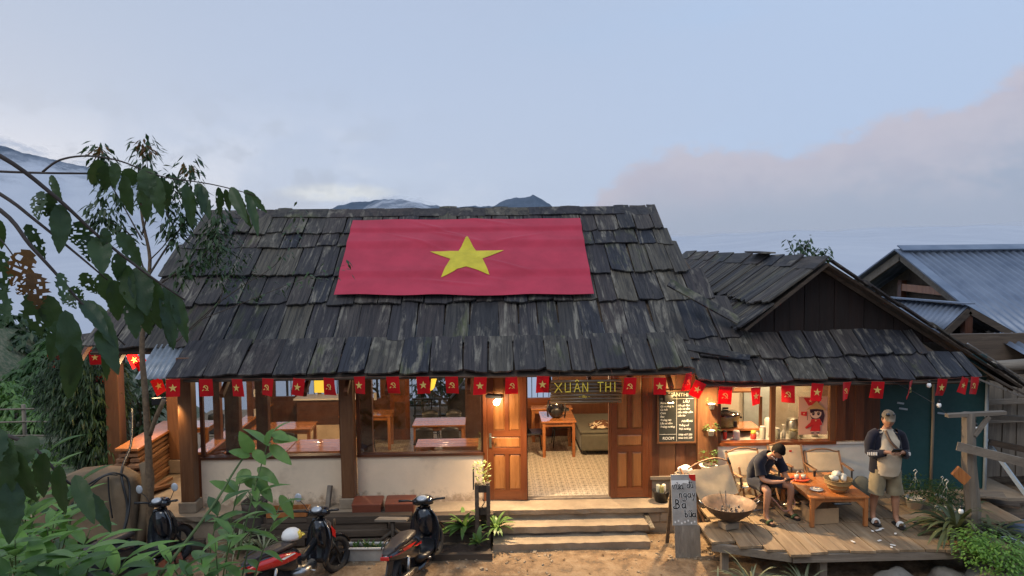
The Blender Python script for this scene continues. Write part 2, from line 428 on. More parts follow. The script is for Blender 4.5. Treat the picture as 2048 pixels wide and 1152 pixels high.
MT['chrome'] = plain('chromed metal', (.6, .6, .6), .15, .05, 5, metal=1.0, bump=0)
MT['steel'] = plain('brushed steel', (.45, .44, .42), .35, .1, 5, metal=1.0, bump=.02)
MT['redpaint'] = plain('red motorcycle paint', (.55, .02, .015), .2, .05, 3, bump=0, coat=.8)
MT['darkmetal'] = plain('dark painted metal', (.03, .032, .036), .45, .2, 10, metal=.3, bump=.05)
MT['tyre'] = plain('tyre rubber', (.028, .026, .025), .8, .2, 20, bump=.4)
MT['red'] = cloth('red flag cloth', (.62, .012, .018), .35)
MT['bigflag'] = cloth('big red flag cloth', (.50, .045, .080), .1, .65, .10, 2.0)
MT['yellow'] = cloth('yellow star cloth', (.75, .52, .03), .2)
MT['bigstar'] = cloth('yellow star of big flag', (.68, .56, .05), .1, .7)
MT['emblem'] = cloth('pale yellow print', (.80, .62, .18), .2)
MT['leaf'] = leafmat('green leaf', (.03, .08, .02), (.075, .15, .04))
MT['leafdark'] = leafmat('dark green leaf', (.016, .040, .014), (.045, .085, .026), trans=.2)
MT['leafbig'] = leafmat('big cherry leaf', (.015, .040, .018), (.050, .092, .028), .4, .28, .35, (.06, .05, .02), (.10, .17, .03))
MT['leafbrown'] = leafmat('withered leaf', (.04, .02, .008), (.16, .075, .015), .6, .3, .5, (.35, .16, .02), (.35, .16, .03))
MT['leafbright'] = leafmat('fresh green leaf', (.09, .20, .035), (.20, .36, .08), .45, .35)
MT['leafmid'] = leafmat('laurel leaf', (.065, .14, .035), (.16, .28, .07), .4, .3, .2, (.14, .13, .03))
MT['blade'] = leafmat('strap leaf', (.05, .09, .04), (.16, .20, .10), .45, .25)
MT['bark'] = plain('dark bark', (.07, .055, .042), .85, .5, 14, bump=.8)
MT['twig'] = plain('twig bark', (.06, .045, .038), .8, .4, 20, bump=.3)
MT['palebark'] = plain('pale mottled bark', (.17, .115, .065), .8, .55, 16, bump=.8, col2=(.08, .05, .03))
MT['terracotta'] = plain('terracotta', (.28, .13, .08), .8, .25, 10, bump=.3)
MT['stone'] = plain('grey boulder', (.22, .20, .17), .9, .4, 3, bump=.7, detail=10, dist=.03)
MT['whiteplastic'] = plain('white plastic', (.62, .60, .56), .45, .12, 6, bump=.03)
MT['canvas'] = cloth('beige canvas', (.50, .40, .27), .15, .9, .08, 6)
MT['kermit'] = wood('chair wood', (.16, .08, .04), (.30, .17, .09), 'x', .5)
MT['skin'] = plain('skin', (.42, .21, .125), .5, .08, 8, bump=.04, spec=.35)
MT['hair'] = plain('black hair', (.010, .008, .007), .8, .3, 60, bump=.4, spec=.1)
MT['navy'] = cloth('navy cloth', (.010, .011, .021), 0, .8, .25, 5)
MT['navy2'] = cloth('dark navy cloth', (.012, .014, .026), 0, .8, .25, 5)
MT['khaki'] = cloth('khaki cotton', (.24, .20, .125), 0, .85, .15, 5)
MT['teal'] = plain('teal sheet', (.010, .062, .066), .6, .12, 2, bump=.05)
MT['cardboard'] = plain('cardboard', (.40, .26, .14), .8, .12, 4, bump=.1)
MT['basket'] = wood('woven bamboo', (.22, .13, .05), (.42, .27, .11), 'x', .6, gl=30, gs=60, bump=.8)
MT['whitepaint'] = plain('white paint', (.78, .76, .72), .5, .08, 20, bump=.05)
MT['blackpaint'] = plain('black brush paint', (.012, .011, .011), .5, .1, 20, bump=.03)
MT['signyellow'] = plain('yellow sign paint', (.90, .68, .08), .5, .15, 20, bump=.05)
MT['stain'] = wood('dark varnished slats', (.05, .028, .014), (.14, .085, .04), 'x', .3, gl=2, gs=20, coat=.5, bump=.5)
MT['board'] = plain('chalkboard', (.022, .026, .024), .6, .3, 6, bump=.02)
MT['chalk'] = plain('chalk', (.75, .75, .70), .9, .2, 60, bump=0)
MT['cartonbrick'] = plain('fired brick', (.36, .13, .075), .85, .35, 12, bump=.6)
MT['soil'] = plain('dark soil', (.06, .04, .03), .95, .5, 25, bump=1.0)
MT['grey_fabric'] = cloth('grey green sofa fabric', (.13, .125, .095), 0, .9, .1, 10)
MT['olive'] = plain('olive enamel', (.28, .25, .10), .3, .08, 5, bump=0, coat=.5)
MT['hose'] = plain('black hose', (.02, .02, .02), .5, .2, 10, bump=.05)
MT['bluewhite'] = plain('blue grey paint', (.40, .47, .52), .5, .2, 5, bump=.1)
MT['lantern'] = emit('lit yellow lantern', (1.0, .62, .06), 1.1)
MT['bulbglow'] = emit('lit bulb', (1.0, .72, .36), 30)
MT['bulbwhite'] = plain('frosted bulb', (.85, .84, .80), .3, .02, 5, bump=0)
def glassmat(name, tint=(1, 1, 1), refl=.12):
    m, t, p = newmat(name)
    fr = t.nodes.new('ShaderNodeFresnel'); fr.inputs[0].default_value = 1.5
    g = t.nodes.new('ShaderNodeBsdfGlossy'); g.inputs['Roughness'].default_value = .015
    tr = t.nodes.new('ShaderNodeBsdfTransparent'); tr.inputs[0].default_value = tuple(tint)+(1,)
    ms = t.nodes.new('ShaderNodeMixShader'); t.links.new(M2(t, 'ADD', fr.outputs[0], refl, clamp=True), ms.inputs[0])
    t.links.new(tr.outputs[0], ms.inputs[1]); t.links.new(g.outputs[0], ms.inputs[2]); t.links.new(ms.outputs[0], t.nodes['Material Output'].inputs[0])
    return m
MT['glass'] = glassmat('window glass', (.86, .86, .85), .05)
def corrugated():
    m, t, p = newmat('galvanised sheet')
    v = objvec(t); n = NOISE(t, v, 1.2, 6, .6)
    c = MIX(t, MAPR(t, n, .35, .65), (.13, .165, .23), (.21, .25, .32))
    t.links.new(c, p.inputs['Base Color']); p.inputs['Metallic'].default_value = .35; p.inputs['Roughness'].default_value = .45
    return m
MT['metal'] = corrugated()
def ground_mat():
    m, t, p = newmat('packed earth'); v = objvec(t, rndoff=False)
    a = NOISE(t, v, .55, 8, .6); b = NOISE(t, v, 5, 8, .7); d = NOISE(t, v, 38, 4, .7)
    c = MIX(t, MAPR(t, a, .38, .62), (.165, .10, .052), (.25, .168, .095))
    c = MIX(t, MAPR(t, b, .48, .62, 0, .7), c, (.31, .225, .14))
    c = MIX(t, MAPR(t, b, .47, .38, 0, .85), c, (.085, .056, .034))
    c = MIX(t, MAPR(t, d, .62, .7, 0, .6), c, (.42, .36, .27))
    sp = t.nodes.new('ShaderNodeSeparateXYZ'); t.links.new(v, sp.inputs[0])
    gm = M2(t, 'MAXIMUM', MAPR(t, sp.outputs[0], -6.8, -8.5), MAPR(t, sp.outputs[1], 19.5, 22))
    grs = MIX(t, MAPR(t, b, .4, .62), (.035, .065, .022), (.16, .15, .09))
    c = MIX(t, gm, c, grs)
    far = MAPR(t, sp.outputs[1], 60, 200)
    t.links.new(c, p.inputs['Base Color']); p.inputs['Roughness'].default_value = .9
    t.links.new(MAPR(t, b, .42, .30, .85, .35), p.inputs['Roughness'])
    bumpn(t, p, M2(t, 'ADD', M2(t, 'ADD', M2(t, 'MULTIPLY', b, .7), M2(t, 'MULTIPLY', d, .12)), M2(t, 'MULTIPLY', a, .6)), .9, .05)
    return m
MT['ground'] = ground_mat()
def tile_mat():
    m, t, p = newmat('patterned cement tile'); tcn = t.nodes.new('ShaderNodeTexCoord')
    sp = t.nodes.new('ShaderNodeSeparateXYZ'); t.links.new(tcn.outputs['Object'], sp.inputs[0])
    T = .2
    fx = M2(t, 'SUBTRACT', M2(t, 'FRACT', M2(t, 'ADD', M2(t, 'DIVIDE', sp.outputs[0], T), .5)), .5)
    fy = M2(t, 'SUBTRACT', M2(t, 'FRACT', M2(t, 'ADD', M2(t, 'DIVIDE', sp.outputs[1], T), .5)), .5)
    rr = M2(t, 'SQRT', M2(t, 'ADD', M2(t, 'MULTIPLY', fx, fx), M2(t, 'MULTIPLY', fy, fy)))
    an = M2(t, 'ARCTAN2', fy, fx)
    pet = M2(t, 'ABSOLUTE', M2(t, 'SUBTRACT', rr, M2(t, 'ADD', .30, M2(t, 'MULTIPLY', M2(t, 'COSINE', M2(t, 'MULTIPLY', an, 4)), .13))))
    l1 = MAPR(t, pet, .025, .05, 1, 0)
    l2 = MAPR(t, M2(t, 'ABSOLUTE', M2(t, 'SUBTRACT', rr, .12)), .02, .04, 1, 0)
    ax = M2(t, 'ABSOLUTE', fx); ay = M2(t, 'ABSOLUTE', fy)
    cr = M2(t, 'SQRT', M2(t, 'ADD', M2(t, 'POWER', M2(t, 'SUBTRACT', ax, .5), 2), M2(t, 'POWER', M2(t, 'SUBTRACT', ay, .5), 2)))
    l3 = MAPR(t, M2(t, 'ABSOLUTE', M2(t, 'SUBTRACT', cr, .17)), .025, .045, 1, 0)
    l4 = MAPR(t, cr, .07, .09, 1, 0)
    ln = M2(t, 'MAXIMUM', M2(t, 'MAXIMUM', l1, l2), M2(t, 'MAXIMUM', l3, l4))
    n = NOISE(t, tcn.outputs['Object'], 8, 4, .6)
    base = MIX(t, MAPR(t, n, .3, .7), (.52, .46, .36), (.66, .60, .49))
    c = MIX(t, M2(t, 'MULTIPLY', ln, .8), base, (.16, .14, .11))
    t.links.new(c, p.inputs['Base Color']); p.inputs['Roughness'].default_value = .32; p.inputs['Specular IOR Level'].default_value = .5
    return m
MT['tile'] = tile_mat()

MT['tabletop2'] = wood('varnished deck table board', (.34, .10, .025), (.58, .22, .06), 'y', .35, coat=.5, gs=24, rv=.2)
MT['palecloth'] = plain('pale crumpled plastic', (.62, .58, .48), .5, .12, 14, bump=.6)
MT['traired'] = plain('red lacquer', (.6, .07, .02), .3, .1, 5, coat=.4)
MT['navybin'] = plain('navy plastic', (.02, .025, .04), .4, .2, 5)
MT['wokmetal'] = plain('rusty wok iron', (.17, .105, .07), .6, .45, 5, metal=.25, bump=.2, col2=(.045, .035, .03))
MT['charcoal'] = plain('ashy charcoal', (.20, .17, .15), .9, .7, 30, bump=.5, col2=(.02, .018, .018))
MT['tarp'] = plain('blue grey tarpaulin', (.10, .13, .19), .6, .2, 3, bump=.2)
MT['greypaint'] = plain('grey washed board', (.36, .34, .31), .7, .25, 6, bump=.25)
MT['greenpaint'] = plain('dark green straps', (.05, .09, .03), .6, .2, 6)
MT['redwood'] = wood('red brown painted wood', (.13, .034, .018), (.21, .058, .028), 'x', .5, coat=.2, rv=.1)
MT['greyplastic'] = plain('grey dirty plastic', (.34, .33, .31), .6, .25, 6, bump=.05)
MT['variegated'] = leafmat('variegated strap leaf', (.06, .09, .045), (.34, .36, .22), .5, .25)
MT['strapdark'] = leafmat('dark strap leaf', (.03, .055, .025), (.14, .16, .07), .45, .2)
MT['succulent'] = leafmat('pale succulent', (.10, .15, .04), (.28, .30, .10), .5, .25)
MT['darkpostwood'] = wood('charred post', (.035, .028, .022), (.10, .08, .06), 'z', .8, bump=.9, wear=.4, wearc=(.16, .13, .1))
MT['brownrender'] = plain('stained brown render', (.21, .145, .085), .85, .35, 1.6, bump=.5, detail=10, col2=(.10, .075, .045))

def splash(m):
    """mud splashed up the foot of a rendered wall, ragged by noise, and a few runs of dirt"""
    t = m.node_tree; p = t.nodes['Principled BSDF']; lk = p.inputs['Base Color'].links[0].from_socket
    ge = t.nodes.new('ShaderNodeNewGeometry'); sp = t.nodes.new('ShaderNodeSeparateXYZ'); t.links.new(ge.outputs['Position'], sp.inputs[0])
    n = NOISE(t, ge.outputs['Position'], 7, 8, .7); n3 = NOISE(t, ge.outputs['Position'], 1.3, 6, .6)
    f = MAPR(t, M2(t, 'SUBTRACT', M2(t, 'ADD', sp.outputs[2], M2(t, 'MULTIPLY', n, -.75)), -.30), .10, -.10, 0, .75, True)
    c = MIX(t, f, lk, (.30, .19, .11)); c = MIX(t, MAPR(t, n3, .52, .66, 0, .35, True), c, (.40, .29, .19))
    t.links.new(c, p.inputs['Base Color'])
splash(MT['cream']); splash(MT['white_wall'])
# ================================================================ LAND
def sm(a, b, x):
    t = min(1, max(0, (x-a)/(b-a))); return t*t*(3-2*t)
from mathutils import noise as MN
def gz(x, y):
    """height of the ground"""
    base = -.45 - .22*sm(11.2, 8.5, y)
    bank = sm(5.2, 2.2, y)
    z = base*(1-bank) + 2.75*bank
    # slope on the left: low ground, then a hillock
    l = sm(-7.2, -9.5, x)
    z -= l*.15*sm(5, 9, y)
    h = sm(-12.5, -20, x)*sm(15, 24, y)*(1-sm(40, 70, y))
    z += h*2.6
    z -= sm(19.8, 24, y)*(1-h)*2.5 + sm(24, 90, y)*26 + sm(90, 900, y)*60
    z += (MN.noise(Vector((x*.7, y*.7, 0)))*.05 + MN.noise(Vector((x*3, y*3, 5)))*.018)*(1 if y < 20 else 3)
    return z
def axis(vals):
    out = []
    for a, b, n in vals: out += [a+(b-a)*i/n for i in range(n)]
    out.append(vals[-1][1]); return out
xs = axis([(-7500, -400, 5), (-400, -60, 8), (-60, -16, 16), (-16, 16, 130), (16, 60, 12), (60, 400, 8), (400, 7500, 5)])
ys = axis([(-60, 1, 10), (1, 20, 90), (20, 60, 30), (60, 400, 10), (400, 8500, 8)])
g = MB()
g.v = [Vector((x, y, gz(x, y))) for y in ys for x in xs]
nx = len(xs)
for j in range(len(ys)-1):
    for i in range(nx-1):
        g.f.append((j*nx+i, j*nx+i+1, (j+1)*nx+i+1, (j+1)*nx+i)); g.s.append(True)
struct(g, 'ground', MT['ground'])

# sea of low cloud lying in the valley and banking up against the far hills
def fogmat():
    m, t, p = newmat('valley cloud'); v = objvec(t, rndoff=False)
    n = NOISE(t, v, .0035, 7, .62)
    t.links.new(MIX(t, MAPR(t, n, .35, .65), (.47, .50, .56), (.54, .565, .615)), p.inputs['Base Color'])
    p.inputs['Roughness'].default_value = 1; p.inputs['Specular IOR Level'].default_value = 0
    at_ = t.nodes.new('ShaderNodeAttribute'); at_.attribute_name = 'thin'
    tr = t.nodes.new('ShaderNodeBsdfTransparent'); ms = t.nodes.new('ShaderNodeMixShader')
    n2 = NOISE(t, v, .0028, 8, .68)
    f = MAPR(t, M2(t, 'ADD', at_.outputs['Fac'], M2(t, 'MULTIPLY', M2(t, 'SUBTRACT', n2, .5), 1.6)), .35, .85, 0, 1, True)
    t.links.new(f, ms.inputs[0]); t.links.new(p.outputs[0], ms.inputs[1]); t.links.new(tr.outputs[0], ms.inputs[2])
    t.links.new(ms.outputs[0], t.nodes['Material Output'].inputs[0])
    return m
def bank_el(a):
    """how high (slope) the cloud piles up in the direction a"""
    P_ = [(-1.4, .05), (-.75, .11), (-.62, .150), (-.56, .142), (-.50, .124), (-.42, .080), (-.33, .055), (-.24, .036), (-.19, .034), (-.165, .056), (-.135, .071), (-.10, .071), (-.065, .058), (-.04, .038), (-.02, .036), (.0, .050), (.03, .046), (.06, .036), (.12, .030), (.2, .012), (.4, .012), (.7, .02), (1.4, .03)]
    for k in range(len(P_)-1):
        if P_[k][0] <= a <= P_[k+1][0]:
            f = (a-P_[k][0])/(P_[k+1][0]-P_[k][0]); f = f*f*(3-2*f); return P_[k][1]*(1-f)+P_[k+1][1]*f
    return .04
g = MB(); thin = []
rr_ = [60*1.10**i for i in range(47)]
tt_ = [R(-78+156*k/320) for k in range(321)]
for r_ in rr_:
    for t_ in tt_:
        x, y = math.sin(t_)*r_, math.cos(t_)*r_
        n_z = MN.fractal(Vector((x/(r_*.3+60), y/(r_*.3+60), 3)), 1, 2, 5)
        up_ = sm(2000, 4600, r_); e_ = bank_el(t_)
        pf = MN.fractal(Vector((t_*22, r_/900, 1)), 1, 2, 5)
        z = -17 + n_z*(r_*.06+3)*.3*(1-up_) + up_*(e_*r_+17+CH + pf*(40 if t_ < .1 else 10))
        g.v.append(Vector((x, y, z))); thin.append(min(1.6, max(0, up_*2.0-.85)) if z > 0 else 0)
n_ = len(tt_)
for j in range(len(rr_)-1):
    for i in range(n_-1):
        g.f.append((j*n_+i, j*n_+i+1, (j+1)*n_+i+1, (j+1)*n_+i)); g.s.append(True)
fo = struct(g, 'valley_clouds', fogmat(), 'stuff')
fo['label'] = 'sea of pale low cloud filling the valley'
at_ = fo.data.attributes.new('thin', 'FLOAT', 'POINT'); at_.data.foreach_set('value', thin)

# distant mountains (real relief, 6 km out)
def mtnmat():
    m, t, p = newmat('haze tinted mountain forest'); v = objvec(t, rndoff=False)
    n = NOISE(t, v, .004, 8, .65)
    t.links.new(MIX(t, MAPR(t, n, .35, .65), (.055, .085, .125), (.085, .12, .17)), p.inputs['Base Color']); p.inputs['Roughness'].default_value = 1  # blue of the far haze is painted into the forest colour
    p.inputs['Specular IOR Level'].default_value = 0
    return m
MT['mountain'] = mtnmat()
def mountain(prof, D, depth, name):
    """prof: (u, v) skyline; the ridge stands D metres out and falls towards and away from the viewer"""
    g = MB(); cols = []
    us = [prof[0][0]+(prof[-1][0]-prof[0][0])*i/120 for i in range(121)]
    for u in us:
        for k in range(len(prof)-1):
            if prof[k][0] <= u <= prof[k+1][0]:
                f_ = (u-prof[k][0])/(prof[k+1][0]-prof[k][0]); v_ = prof[k][1]+(prof[k+1][1]-prof[k][1])*f_; break
        p_ = at(u, v_, D); cols.append(p_)
    m_ = 14
    for j in range(-m_, m_+1):
        for i, p_ in enumerate(cols):
            s_ = abs(j)/m_
            ny = D + j/m_*depth
            spur = MN.fractal(Vector((p_.x/260, ny/260, 1)), 1, 2, 6)*.22*(1-abs(1-2*s_))
            rough = MN.fractal(Vector((p_.x/60, ny/200, 7)), 1, 2, 4)*10
            z = -60 + (p_.z+60+rough)*max(0, (1-s_)**.8 + spur)
            g.v.append(Vector((p_.x*(ny/D*.3+.7), ny, z)))
    n = len(cols)
    for j in range(2*m_):
        for i in range(n-1):
            g.f.append((j*n+i, j*n+i+1, (j+1)*n+i+1, (j+1)*n+i)); g.s.append(True)
    return struct(g, name, MT['mountain'])
mountain([(560, 440), (640, 425), (680, 411), (705, 404), (730, 403), (765, 399), (800, 398), (850, 409), (900, 415), (950, 412), (985, 413), (1010, 400), (1030, 395), (1050, 396), (1066, 390), (1085, 399), (1110, 416), (1150, 432), (1220, 445)], 6000, 1400, 'mountains')
mountain([(-420, 350), (-250, 290), (-100, 282), (-30, 286), (10, 292), (40, 304), (90, 315), (140, 327), (190, 338), (260, 352), (330, 400), (400, 450)], 5200, 1500, 'mountain_left')

# thin haze over the whole place
g = MB(); g.span((-7600, -80, -150), (7600, 8600, 620))
hz = g.build('haze', None); hz['kind'] = 'stuff'; hz['label'] = 'thin even haze between the house and the hills'
hm = bpy.data.materials.new('haze'); hm.use_nodes = True; t = hm.node_tree; t.nodes.clear()
vp = t.nodes.new('ShaderNodeVolumePrincipled'); vp.inputs['Color'].default_value = (.85, .9, 1, 1); vp.inputs['Density'].default_value = 2.6e-5
mo = t.nodes.new('ShaderNodeOutputMaterial'); t.links.new(vp.outputs[0], mo.inputs['Volume']); hz.data.materials.append(hm)
# ================================================================ MAIN BUILDING
rs = random.Random(3)
def shingle_meshes(n, seed, L=1.0, Wd=1.0, th=.028):
    """unit boards: x -.5...5, y 0 (butt, at the bottom) ..1 (up the slope); ragged butt, slightly cupped"""
    r = random.Random(seed); out = []
    for k in range(n):
        nx_, ny_ = 4, 3; m = MB(); top = []; bot = []
        skew = r.uniform(-.022, .022); cup = r.uniform(-.010, .014); curl = r.uniform(0, .010)
        edge = [r.uniform(-.018, .03) for _ in range(nx_+1)]
        if r.random() < .3: edge[0] += .05
        if r.random() < .3: edge[-1] += .05
        for j in range(ny_+1):
            for i in range(nx_+1):
                x = -.5+i/nx_; y = j/ny_
                yy = y if j else edge[i]+skew*x*2
                z = cup*(1-(2*x)**2) + curl*(1-y)**3 + (r.uniform(-.003, .003))
                top.append(Vector((x+(r.uniform(-.02, .02) if i in (0, nx_) else 0), yy, z+th/2)))
        vs = top + [q-Vector((0, 0, th)) for q in top]
        w = nx_+1; T = len(top); fs = []
        for j in range(ny_):
            for i in range(nx_):
                a = j*w+i; fs.append((a, a+1, a+w+1, a+w))
        for i in range(nx_): fs.append((i, T+i, T+i+1, i+1))
        for j in range(ny_):
            a = j*w; fs.append((a, a+w, T+a+w, T+a)); b = j*w+nx_; fs.append((b, T+b, T+b+w, b+w))
        m.add(vs, fs); me = m.mesh('shingle'); me.materials.append(MT['shingle']); out.append(me)
    return out
SH = shingle_meshes(14, 4)
def lay_row(parent, base, O, S, X, s0, s1, xa, xb, wmin, wmax, lift, name='shingle', over=.12, gap=.024, rg=rs, drop=.045, tilt=.055, skewx=0.0):
    """one course of shingles. O origin on slope, S unit up the slope, X unit along the eave"""
    Nn = X.cross(S).normalized(); x = xa
    ln = s1-s0+over
    while x < xb-.05:
        w = rg.uniform(wmin, wmax)
        if x+w > xb-wmin*.5: w = xb-x
        ds = rg.uniform(-drop, drop); ya = rg.uniform(-.02, .02)
        a = tilt+rg.uniform(-.006, .012)
        Sx = (S*math.cos(a) - Nn*math.sin(a)).normalized()
        Xx = (X*math.cos(ya)+Sx*math.sin(ya)).normalized(); Nx = Xx.cross(Sx).normalized(); Sx2 = Nx.cross(Xx)
        mtx = Matrix((Xx, Sx2, Nx)).transposed()
        p = O + S*(s0+ds) + X*(x+w/2+skewx) + Nn*(lift+math.sin(a)*ln+rg.uniform(0, .022))
        o = inst(rg.choice(SH), name, parent, p-base, mtx, (w-gap, ln, 1))
        x += w
FLOORY0, WY = 11.86, 12.28
B0 = Vector((-1.2, 14.2, -.45))       # base of the restaurant
house = thing('wooden_restaurant', 'wooden restaurant with steep roof of dark weathered shingles and cream dado walls', 'restaurant', B0)
def hb(mb, name, mat, parent=None, bevel=0, label=None):
    return mb.build(name, mat, parent or house, B0, bevel, label)

# --- platform, porch and steps
g = MB(); g.span((-7.5, FLOORY0, -.9), (3.05, 19.6, -.012)); hb(g, 'floor_slab', MT['concrete'])
def rough_slab(x0, x1, y0, y1, z0, z1, seed, n=26):
    r = random.Random(seed); m = MB()
    vt, vb, vr = [], [], []
    for i in range(n+1):
        x = x0+(x1-x0)*i/n; e = r.uniform(-.012, .012)
        vr.append(Vector((x, y1, z1))); vt.append(Vector((x, y0+e, z1-r.uniform(0, .008)))); vb.append(Vector((x, y0+e+.012+r.uniform(-.012, .02), z0)))
    vs = vr+vt+vb; k = n+1
    fs = [(i, k+i, k+i+1, i+1) for i in range(n)]+[(k+i, 2*k+i, 2*k+i+1, k+i+1) for i in range(n)]
    fs += [(0, 2*k, k)[:3], (n, k+n, 2*k+n)]
    vs += [Vector((x0, y1, z0)), Vector((x1, y1, z0))]
    fs += [(0, len(vs)-2, 2*k), (n, 2*k+n, len(vs)-1)]
    m.add(vs, fs); return m
hb(rough_slab(-7.6, 3.12, 11.80, 12.6, -.085, 0.0, 1, 70), 'porch_edge', MT['concrete'])
hb(rough_slab(-.02, 2.46, 11.52, 11.9, -.28, -.17, 2, 24), 'step', MT['concrete'])
hb(rough_slab(-.04, 2.42, 11.24, 11.6, -.50, -.33, 3, 24), 'step', MT['concrete'])
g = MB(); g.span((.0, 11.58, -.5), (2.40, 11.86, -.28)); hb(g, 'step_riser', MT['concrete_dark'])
for i, x in enumerate((2.50, 2.72, 2.93)):      # hollow blocks under the landing right of the steps
    g = MB(); g.span((x, 11.84, -.26), (x+.2, 11.93, -.09)); hb(g, 'block', MT['concrete'], bevel=.008)
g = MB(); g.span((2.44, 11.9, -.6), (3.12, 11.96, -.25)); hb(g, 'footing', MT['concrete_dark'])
g = MB(); g.bar((2.49, 11.42, -.20), (2.47, 11.86, -.13), .07, .03); hb(g, 'steel_channel', MT['steel'])

# --- tiled floor (single tiles where they show through the door and the window gap)
floor_p = MB().span((-5.0, WY+.05, -.011), (3.1, 17.3, -.004)); floor_o = hb(floor_p, 'tiled_floor', MT['tile'])
tm = MB().box((0, 0, 0), (.197, .197, .012)).mesh('tile'); tm.materials.append(MT['tile'])
cnt = 0
for j in range(22):
    for i in range(13):
        x = .3+.2*i; y = 12.42+.2*j
        if x > 1.5 + (y-12.3)*.18+.6 or cnt > 285 or x < .3+(y-12.3)*.03: continue
        inst(tm, 'tile', floor_o, Vector((x, y, .002+rs.uniform(-.0008, .0008)))-B0); cnt += 1

# --- posts on plinths
def post(x, y, w=.22, ztop=2.55, plinth=.17, zb=0.0, mat='postwood'):
    g = MB(); g.box((x, y, zb+plinth+(ztop-zb-plinth)/2), (w, w, ztop-zb-plinth)); o = hb(g, 'post', MT[mat], bevel=.012)
    if plinth:
        g = MB(); g.box((x, y, zb+plinth/2), (w+.07, w+.07, plinth)); g.build('plinth', MT['concrete'], o, B0, .01)
    return o
post(-5.02, 12.1); post(-2.42, 12.14)
post(-6.12, 14.25, .26, 2.8, .26); post(-7.12, 13.95, .25, 3.0, .20, -.1)
post(-5.0, 16.3, .2, 3.0, .1); post(-5.9, 18.4, .2, 2.6, .1)

# --- cream dado walls and window frames of the dining room
for (xa, xb) in ((-4.90, -2.54), (-2.31, -.17)):
    g = MB(); g.span((xa, WY, -.004), (xb, WY+.10, .785)); hb(g, 'dado_wall', MT['cream'])
    g = MB(); g.span((xa, WY-.03, .787), (xb, WY+.13, .83)); s = hb(g, 'window_sill', MT['darkwoodx'])
    g = MB()
    g.span((xa, WY+.01, .832), (xa+.055, WY+.08, 2.5)); g.span((xb-.055, WY+.012, .832), (xb, WY+.082, 2.5))
    g.span((xa+.057, WY+.011, 2.30), (xb-.057, WY+.081, 2.38))
    fr = hb(g, 'window_frame', MT['darkwood'])
    g = MB(); g.span((xa+.05, WY+.04, .83), (xb-.05, WY+.046, 2.31)); g.build('window_pane', MT['glass'], fr, B0)
g = MB(); g.span((-5.05, WY+.0, 2.40), (3.1, WY+.14, 2.62)); hb(g, 'lintel_beam', MT['darkwoodx'])
g = MB(); g.span((-5.15, 11.98, 2.27), (3.3, 12.10, 2.37)); hb(g, 'eave_beam', MT['darkwoodx'])
# mullion post inside the left window and at the door
for (x, w) in ((-4.42, .24), (-3.92, .20), (-2.17, .20)):
    g = MB(); g.span((x-w/2, WY+.16, .0), (x+w/2, WY+.30, 2.6)); hb(g, 'inner_post', MT['darkwood'])
# --- left side wall: half height boarding with windows running back
g = MB(); g.span((-5.0, WY+.12, 0), (-4.92, 16.2, .84)); hb(g, 'side_wall', MT['darkwood'])
g = MB(); g.span((-5.06, WY+.12, .842), (-4.84, 16.2, .885)); hb(g, 'side_sill', MT['tabletop'])
for y in (13.2, 14.1, 15.0, 15.7):
    g = MB(); g.span((-5.02, y, .887), (-4.9, y+.13, 2.6)); hb(g, 'side_mullion', MT['darkwood'])
# --- back wall with openings
BY = 16.3
def bw(xa, xb, za, zb, mat='darkwood', name='back_panel', y=BY, t=.07):
    g = MB(); g.span((xa, y, za), (xb, y+t, zb)); return hb(g, name, MT[mat])
bw(-4.9, -3.35, 0, .9); bw(-4.9, -3.4, .902, 1.0, 'darkwoodx')
x = -4.9
while x < -3.4: bw(x, x+.07, 1.0, 2.7); x += .5
bw(-3.3, -2.86, 0, 2.7); bw(-2.86, -2.52, 0, .93); bw(-2.86, -2.52, 1.9, 2.7); bw(-2.52, -2.30, 0, 2.7)
bw(-.64, -.1, 0, 2.7); bw(-.1, .75, 0, 2.7); bw(.75, 1.3, 0, .88, 'doorframex'); bw(1.3, 3.0, 0, 2.7)
bw(-1.87, -.64, 2.3, 2.7)
g = MB(); g.span((-2.3, BY-.05, 0), (-1.87, BY, 2.4)); d = hb(g, 'back_door', MT['doorframe'])
for (za, zb) in ((.25, .85), (1.0, 1.35), (1.5, 2.2)):
    g = MB(); g.span((-2.2, BY-.068, za), (-1.97, BY-.048, zb)); g.build('panel', MT['darkwood'], d, B0, .006)
# right inner wall and dark ceiling boards
g = MB(); g.span((3.0, WY+.14, 0), (3.08, BY, 2.7)); hb(g, 'party_wall', MT['darkwood'])
g = MB(); g.span((-5.0, WY+.16, 2.63), (3.0, BY, 2.68)); hb(g, 'ceiling', MT['darkwoodx'])
g = MB(); g.span((-2.66, BY-.05, .9), (-2.60, BY-.01, 1.06)); hb(g, 'switch_plate', MT['whiteplastic'])
for (x, y, z) in ((-4.86, 15.0, .95), (-4.86, 15.02, 1.35)):
    g = MB(); g.box((x, y, z), (.03, .08, .14)); hb(g, 'switch_plate', MT['whiteplastic'])
# --- right front: boarded wall between door and kitchen, 1300..1395 px
x = 2.66; k = 0
while x < 3.36:
    w = (.13, .28, .16, .2)[k % 4]
    g = MB(); g.span((x, WY-.02+.012*(k % 2), .36), (x+w-.006, WY+.05, 2.55)); hb(g, 'wall_board', MT['postwood' if k == 1 else 'darkwood']); x += w; k += 1
g = MB(); g.span((2.63, WY-.06, .32), (3.42, WY+.02, .37)); hb(g, 'wall_ledge', MT['greywoodx'])
g = MB(); g.span((2.66, WY-.02, 0), (3.42, WY+.06, .318)); hb(g, 'stone_base', MT['concrete'])

